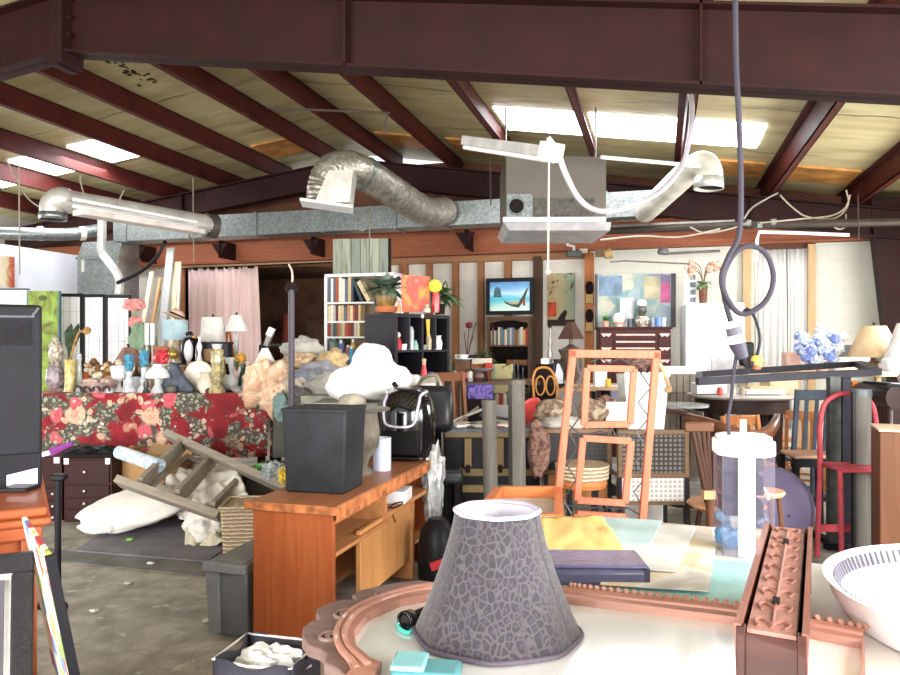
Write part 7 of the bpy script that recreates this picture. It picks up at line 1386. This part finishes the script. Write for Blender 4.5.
sheetcloth('yellow_envelope', 'yellow padded envelope lying uppermost', (NQ(541, 558, ZT+.05), NQ(626, 554, ZT+.05), NQ(602, 517, ZT+.05), NQ(541, 518, ZT+.05)), mat('#e6c87f', .6, 0, .06, 4), .012, 3)
sheetcloth('yellow_envelope', 'second yellow envelope folded beneath the uppermost one', (NQ(548, 566, ZT+.035), NQ(630, 559, ZT+.035), NQ(612, 546, ZT+.035), NQ(545, 548, ZT+.035)), mat('#cf9f4e', .6, 0, .06, 4), .012, 8)
t = thing('blue_folder', 'dark slate blue plastic pouch beside the lampshade', 'folder', NQ(594, 585, ZT)+Vector((0, 0, .003)), TH-.03); w = .165
obj('pouch_body', MB().box(-w, w, -.02, .16, 0, .05), mat('#50506b', .25, 0, .2, 9, .2), t, bevel=.014); obj('pouch_flap', MB().box(-w, w, -.012, .165, .05, .062), mat('#5f6080', .2, 0, .2, 9, .3), t, bevel=.006); obj('pouch_edge', MB().box(w-.01, w+.004, -.02, .16, .0, .055), mat('#3a3a50', .4), t)
# mirror with carved crest
t = thing('carved_mirror', 'large mirror with carved scalloped wooden frame lying flat', 'mirror', Q(560, 1.9, ZT+.003)); o0m = t.location.copy(); ZM = ZT+.003
def MQ(px, py, z=ZM+.04): v = NQ(px, py, z)-o0m; return Vector((v.x, v.y, 0))
M_carv = wood('#6e5953', '#87726c', 'x', .5, 2.5, .1); M_fr2 = wood('#9c6f60', '#b3897a', 'x', .45, 2, .15)
# inner edge of the frame, then outer edge, seen on the mirror's top plane
inner_px = [(862, 640), (745, 618), (640, 605), (570, 597), (500, 592), (440, 592), (400, 599), (368, 613), (354, 630), (356, 645), (370, 657), (382, 662), (360, 690), (380, 900), (862, 900)]
rim_px = [(864, 629), (745, 607), (640, 595), (570, 587), (500, 582), (438, 582), (392, 590), (352, 606), (335, 626), (337, 645), (348, 659), (352, 668), (330, 690), (350, 905), (872, 905)]
crest = [(438, 582), (420, 580), (400, 582), (376, 586), (360, 590), (352, 595), (358, 600), (345, 599), (330, 602), (317, 608), (316, 615), (322, 620), (312, 620), (303, 627), (302, 637), (308, 645), (320, 649), (326, 654), (324, 662), (336, 668), (345, 675), (352, 668)]
mir = MB().slab([tuple(MQ(*p)[:2]) for p in inner_px], .005, .018)
mm = NT('mirror_glass'); mm.set(Roughness=.12, Metallic=.35); nz = mm.noise(mm.co(), 2.5, 4); mm.color(mm.ramp(nz, [(.3, '#dfe3e1'), (.7, '#f2f3f1')]))
obj('mirror_glass', mir, mm.m, t)
def ring(bb, outer, inner, z0, z1):
    n = len(outer)
    for k in range(n-0 if False else n-1):
        q = [tuple(outer[k][:2]), tuple(outer[k+1][:2]), tuple(inner[k+1][:2]), tuple(inner[k][:2])]
        bb.slab(q, z0, z1)
    q = [tuple(outer[-1][:2]), tuple(outer[0][:2]), tuple(inner[0][:2]), tuple(inner[-1][:2])]; bb.slab(q, z0, z1); return bb
o_ = [MQ(*p) for p in rim_px]; i_ = [MQ(*p) for p in inner_px]
obj('frame', ring(MB(), o_, i_, 0, .04), M_fr2, t)
half = [(a*.45+b_*.55) for a, b_ in zip(o_, i_)]
obj('bead_moulding', MB().tube([Vector((p.x, p.y, .04)) for p in smoothpath(half[:12], 5)], .008, 8), M_fr2, t)
obj('outer_moulding', MB().tube([Vector((p.x, p.y, .036)) for p in smoothpath([a*.85+b_*.15 for a, b_ in zip(o_, i_)][:12], 5)], .009, 8), M_fr2, t)
# rope edge along the straight side
rp = smoothpath([a for a in o_[:4]], 8); bb = MB(); acc = 0
P0 = rp[0]
n_rope = 34
for k in range(n_rope):
    f = k/(n_rope-1)*(len(rp)-1); i = min(int(f), len(rp)-2); p = rp[i]+(rp[i+1]-rp[i])*(f-i); tdir = (rp[i+1]-rp[i]).normalized(); sdv = Vector((-tdir.y, tdir.x, 0))
    bb.tube([p-sdv*.008+tdir*.007+Vector((0, 0, .034)), p+sdv*.008-tdir*.007+Vector((0, 0, .05))], .0075, 6)
obj('rope_edge', bb, M_fr2, t)
bb = MB().slab([tuple(MQ(x, y, ZM+.03)[:2]) for x, y in crest]+[tuple(o_[k][:2]) for k in (10, 9, 8, 7, 6)], .0, .03)
obj('carved_crest', bb, M_carv, t, bevel=.004)
for k, (cx, cy, r0) in enumerate(((330, 634, .035), (345, 612, .035), (385, 593, .032))):
    c = MQ(cx, cy); obj('scroll_carving', MB().tube([c+Vector((r0*(1-q/26)*math.cos(q*.5+k), r0*(1-q/26)*math.sin(q*.5+k), .033)) for q in range(24)], .005, 6), M_carv, t)
ZG = ZM+.018
# leopard lampshade
def leop():
    n = NT('leopard_cloth'); n.set(Roughness=.75); n.b.inputs['Sheen Weight'].default_value = .3; v0 = n.co((1, 1, .8)); nz = n.new('ShaderNodeTexNoise'); nz.inputs['Scale'].default_value = 16; n.l.new(v0, nz.inputs['Vector'])
    sc = n.new('ShaderNodeVectorMath', operation='SCALE'); sc.inputs['Scale'].default_value = .03; n.l.new(nz.outputs['Color'], sc.inputs[0]); ad = n.new('ShaderNodeVectorMath', operation='ADD'); n.l.new(v0, ad.inputs[0]); n.l.new(sc.outputs[0], ad.inputs[1])
    e = n.voro(ad.outputs[0], 52, 'DISTANCE_TO_EDGE', 'Distance'); f = n.voro(ad.outputs[0], 52, 'F1', 'Distance')
    c = n.ramp(f, [(.12, '#322d3a'), (.28, '#1f1b26'), (.5, '#1a1720')]); c = n.mix(n.ramp(e, [(.04, .6), (.13, 0.0)]), c, '#4f464a'); n.color(c); return n.m
dL = 1.82; s = dL/F; t = T('leopard_lampshade', 'big bell lampshade in dark leopard cloth standing on the mirror', 'lampshade', 497, dL, ZG+.002); H = .31
M_leo = leop()
r_b, r_t = 84*s, 42*s
def shade(u, v):                                          # soft octagonal bell
    a = 2*PI*u; oc = 1-.045*(abs(math.sin(4*a/1.0+.4))); r = r_t+(r_b-r_t)*((1-v)**1.35); 
    return (r*oc*math.cos(a), r*oc*math.sin(a)*.92, H*v+.012*math.sin(8*a)*0)
obj('shade_cloth', MB().sheet(shade, 96, 18, True), M_leo, t, solid=.003, smooth=70)
obj('shade_lining', MB().sheet(lambda u, v: tuple(Vector(shade(u, v))*1.0*Vector((.975 if False else 1, 1, 1)).x if False else (shade(u, v)[0]*.97, shade(u, v)[1]*.97, shade(u, v)[2])), 64, 10, True), mat('#d8d4e0', .8), t, smooth=70)
obj('top_trim', MB().tube([(shade(i/48, 1)[0]*1.01, shade(i/48, 1)[1]*1.01, H) for i in range(48)], .006, 8, True), mat('#b3abc0', .6), t); obj('bottom_trim', MB().tube([(shade(i/48, 0)[0]*1.005, shade(i/48, 0)[1]*1.005, .006) for i in range(48)], .006, 8, True), mat('#5d5460', .7), t)
for i in range(8): obj('seam', MB().tube([(shade(i/8+.045, v/10)[0]*1.008, shade(i/8+.045, v/10)[1]*1.008, H*v/10) for v in range(11)], .0025, 5), mat('#4c454c', .7), t)
obj('spider', MB().bar((-r_t, 0, H-.04), (r_t, 0, H-.04), .006).bar((0, -r_t*.9, H-.04), (0, r_t*.9, H-.04), .006).lathe([(.012, H-.043), (.02, H-.043), (.02, H-.035), (.012, H-.035)], 12), mat('#cfcbd6', .4, .5), t)
# hair straightener with teal cord
p0 = NQ(405, 621, ZG+.022); p1 = NQ(455, 600, ZG+.022); t = thing('hair_dryer', 'black round barrelled dryer nozzle beside the lampshade', 'hair dryer', p0); o1 = p0.copy()
obj('barrel', MB().tube([(0, 0, 0), p1-o1], .016, 14), M_blackgloss, t); obj('nozzle', MB().tube([(p1-o1)*-.02, (p1-o1)*.12], [.024, .022], 18, cap=False), M_blackgloss, t, solid=.003); obj('nozzle_ring', MB().tube([(p1-o1)*.05, (p1-o1)*.06], .018, 14), M_dark, t)
tag(obj('teal_cable', MB().tube(smoothpath([NQ(398, 622, ZG)+Vector((0, 0, .006)), NQ(399, 630, ZG)+Vector((0, 0, .006)), NQ(409, 635, ZG)+Vector((0, 0, .006)), NQ(417, 626, ZG)+Vector((0, 0, .006)), NQ(430, 620, ZG)+Vector((0, 0, .006)), NQ(440, 612, ZG)+Vector((0, 0, .006))], 5), .005, 6), mat('#4fc4b8', .5)), 'thin teal cord curled around the dryer nozzle', 'cord')
# teal clear case
c = NQ(432, 686, ZG); t = thing('teal_case', 'translucent teal plastic case at the lampshade foot', 'case', c+Vector((0, 0, .001)), TH-.12); obj('case_body', MB().box(-.09, .06, -.02, .07, 0, .032), mat('#5f9fa6', .15, 0, .08, 6, 0, 0, .75), t, bevel=.012); obj('case_cap', MB().box(-.09, -.015, -.018, .068, .032, .044), mat('#86bfc4', .2), t, bevel=.006); obj('case_edge', MB().box(-.085, .05, -.026, -.02, .004, .02), mat('#6f7f86', .4), t)
# water dispenser tower
dD = 2.62; s = dD/F; t = T('clear_dispenser', 'tall clear plastic dispenser with white lid and centre stripe', 'dispenser', 743, dD, ZT+.004, -.18); zt = ZP(447, dD)-ZT-.004; zl = ZP(433, dD)-ZT
M_cp = NT('clear_plastic'); M_cp.set(Roughness=.12); M_cp.b.inputs['Alpha'].default_value = .1; nzc = M_cp.noise(M_cp.co(), 5, 4); M_cp.color(M_cp.ramp(nzc, [(.3, '#8f8aa0'), (.7, '#b5b0c4')])); M_cp = M_cp.m
w = .088
obj('clear_body', MB().box(-w, w, -w, -w+.004, 0, zt).box(-w, w, w-.004, w, 0, zt).box(-w, -w+.004, -w, w, 0, zt).box(w-.004, w, -w, w, 0, zt).box(-w, w, -w, w, 0, .006), M_cp, t)
lid = [(w*1.12*a, w*1.12*b_) for a, b_ in ((-1, -.55), (-.6, -1), (.6, -1), (1, -.55), (1, .55), (.6, 1), (-.6, 1), (-1, .55))]
obj('lid', MB().slab(lid, zt-.025, zt+.03).slab([(x*.9, y*.9) for x, y in lid], zt+.03, zt+.045), M_white, t, bevel=.006); obj('lid_knob', MB().box(-.008, .012, -.0, .02, zt+.045, zt+.1), M_white, t, bevel=.004)
obj('white_stripe', MB().box(-.035, .022, -w-.004, -w-.001, 0, zt-.02), M_white, t)
for i, (z0, z1) in enumerate(((.3, .37), (.215, .28), (.14, .19))):
    obj('inner_shelf', MB().box(-w+.012, w-.035, -w+.012, w-.02, z0, z1), mat('#1c1b24', .6, 0, .3, 12), t)
for i, (x, y, z, rr, c_) in enumerate(((-.05, 0, .05, .045, '#4f86b5'), (.03, .02, .05, .045, '#a86a45'), (-.02, -.05, .12, .035, '#b5b3bd'), (.05, -.04, .12, .03, '#3f4a63'), (-.06, .03, .12, .03, '#6f8fae'))):
    obj('stored_ball', MB().blob((x, y, z), (rr, rr, rr), .2, 3, i, 3), mat(c_, .4, 0, .2, 12), t)
obj('inner_handle', MB().tube([(.03+.04*math.cos(a), -.07, .2+.05*math.sin(a)) for a in [i*PI/8 for i in range(9)]], .006, 6), mat('#c9c9d2', .3, .4), t)
# carved box on edge
zc = .96; n0, n1, f0, f1 = NQ(742, 632, zc), NQ(800, 634, zc), NQ(772, 527, zc), NQ(805, 527, zc)
ax = ((f0+f1)-(n0+n1)); ax.z = 0; Lb = ax.length/2; ang = math.atan2(ax.y, ax.x)-PI/2; wb = (n1-n0).length
t = thing('carved_wood_box', 'long dark wood box with carved floral lid', 'box', ((n0.x+n1.x)/2, (n0.y+n1.y)/2, ZT+.024), ang); hb = zc-ZT-.024
M_cw = wood('#3a1b14', '#552a1f', 'x', .4, 2.5, .2); M_cl = mat('#a4766a', .5, 0, .15, 20, .3)
obj('box_body', MB().box(-wb/2+.008, wb/2-.008, .004, Lb, 0, hb-.01), M_cw, t)
for x in (-wb/2, wb/2):
    for y in (0, Lb-.012): obj('corner_post', MB().box(x-.008, x+.008, y-.004, y+.018, -.0, hb+.004), M_cw, t, bevel=.002)
    obj('side_board', MB().frustum(x-.006, x+.006, .0, Lb, 0, x-.006+(.006 if x > 0 else -.006), x+.006+(.006 if x > 0 else -.006), 0, Lb, hb+.008), wood('#7c4f43', '#9c6f62', 'y', .4, 2, .2), t)
obj('lid_panel', MB().box(-wb/2+.01, wb/2-.01, .01, Lb, hb-.012, hb-.002), M_cl, t)
rr = random.Random(6); bb = MB(); bb.tube([(0, .03, hb-.002), (0, Lb-.03, hb-.002)], .004, 6)
for i in range(9):
    y = .05+i*(Lb-.1)/8
    for sg in (-1, 1): bb.tube(smoothpath([(0, y, hb-.001), (sg*wb*.18, y+.02, hb+.001), (sg*wb*.3, y+.005, hb), (sg*wb*.22, y-.02, hb-.001)], 4), .0035, 6)
    bb.ball((0, y, hb-.001), (.006, .014, .004), 8)
obj('carving', bb, mat('#8d6155', .5), t)
for y in (.17, Lb-.2): obj('slot', MB().box(-.007, .007, y, y+.03, hb-.002, hb+.006), M_dark, t)
# white slotted tray
c = c2w(1.5, 1.86, ZT+.005); t = thing('slotted_tray', 'large round white tray with pierced rim', 'tray', c); rt = .47
obj('tray_floor', MB().lathe([(0, 0), (rt*.9, 0), (rt*.9, .006), (0, .006)], 48), M_white, t)
obj('rim', MB().lathe([(rt*.9, 0), (rt*.97, .05), (rt, .09), (rt*1.02, .1), (rt*1.0, .102), (rt*.965, .09), (rt*.9, .006)], 64), M_white, t)
bb = MB()
for i in range(120):
    a = 2*PI*i/120; bb.cb((rt*.95*math.cos(a), rt*.95*math.sin(a), .07), (.02, .007, .04), (0, R(25), a))
obj('rim_slots', bb, mat('#6f6d78', .6), t)
# ================================================================ camera, light, view
cam = bpy.data.cameras.new('camera'); co = bpy.data.objects.new('camera', cam); COL.objects.link(co)
co.location = (0, 0, CH); co.rotation_euler = (R(90), 0, TH); cam.sensor_width = 36; cam.lens = 36*F/900; cam.shift_y = (HY-337.5)/900; cam.clip_start = .05; cam.clip_end = 200
scn.camera = co
wd_ = bpy.data.worlds.new('daylight'); scn.world = wd_; wd_.use_nodes = True
bgn = wd_.node_tree.nodes['Background']; bgn.inputs[0].default_value = (.92, .96, 1, 1); bgn.inputs[1].default_value = .9
def area(name, loc, tgt, sx_, sy_, power, color=(1, 1, 1)):
    l = bpy.data.lights.new(name, 'AREA'); l.shape = 'RECTANGLE'; l.size = sx_; l.size_y = sy_; l.energy = power; l.color = color
    o = bpy.data.objects.new(name, l); COL.objects.link(o); o.location = loc; o.rotation_euler = (Vector(tgt)-Vector(loc)).to_track_quat('-Z', 'Y').to_euler(); return o
area('dock_door_daylight', (-3.0, -3.6, 1.7), (-3.5, 6, .2), 7, 2.4, 640, (1, .98, .95))
area('window_daylight', (3.3, 1.6, 1.85), (0, 3.2, .7), 5.0, 1.6, 360, (1, .98, .96))
area('window_daylight_far', (3.3, 8.4, 1.9), (-1, 9.6, .7), 3.0, 1.4, 190, (1, .98, .96))  # added fill lifting the back of the room, the wall here is solid
area('window_daylight_side', (-11.7, 6.5, 2.0), (-7, 9, 1.6), 4.0, 1.8, 320, (.95, .98, 1))
sl = bpy.data.lights.new('storeroom_bulb', 'POINT'); sl.energy = 45; sl.color = (1, .8, .6); sl.shadow_soft_size = .1; so = bpy.data.objects.new('storeroom_bulb', sl); COL.objects.link(so); so.location = (-5.2, YB+1.0, 2.7)  # added point fill to brighten the store room, no bulb is seen there
for i, (x, y, p) in enumerate(((-.3, 8.6, 60), (-9, 8.95, 80))):
    area('skylight_daylight', (x, y, zr(x)+.24), (x, y, 0), 3.0, .9, p, (.96, .98, 1))
vs = scn.view_settings; vs.view_transform = 'Standard'; vs.look = 'None'; vs.gamma = 1; vs.use_curve_mapping = False; vs.exposure = .8
scn.cycles.max_bounces = 6; scn.cycles.diffuse_bounces = 4; scn.cycles.use_denoising = True; scn.cycles.sample_clamp_indirect = 6
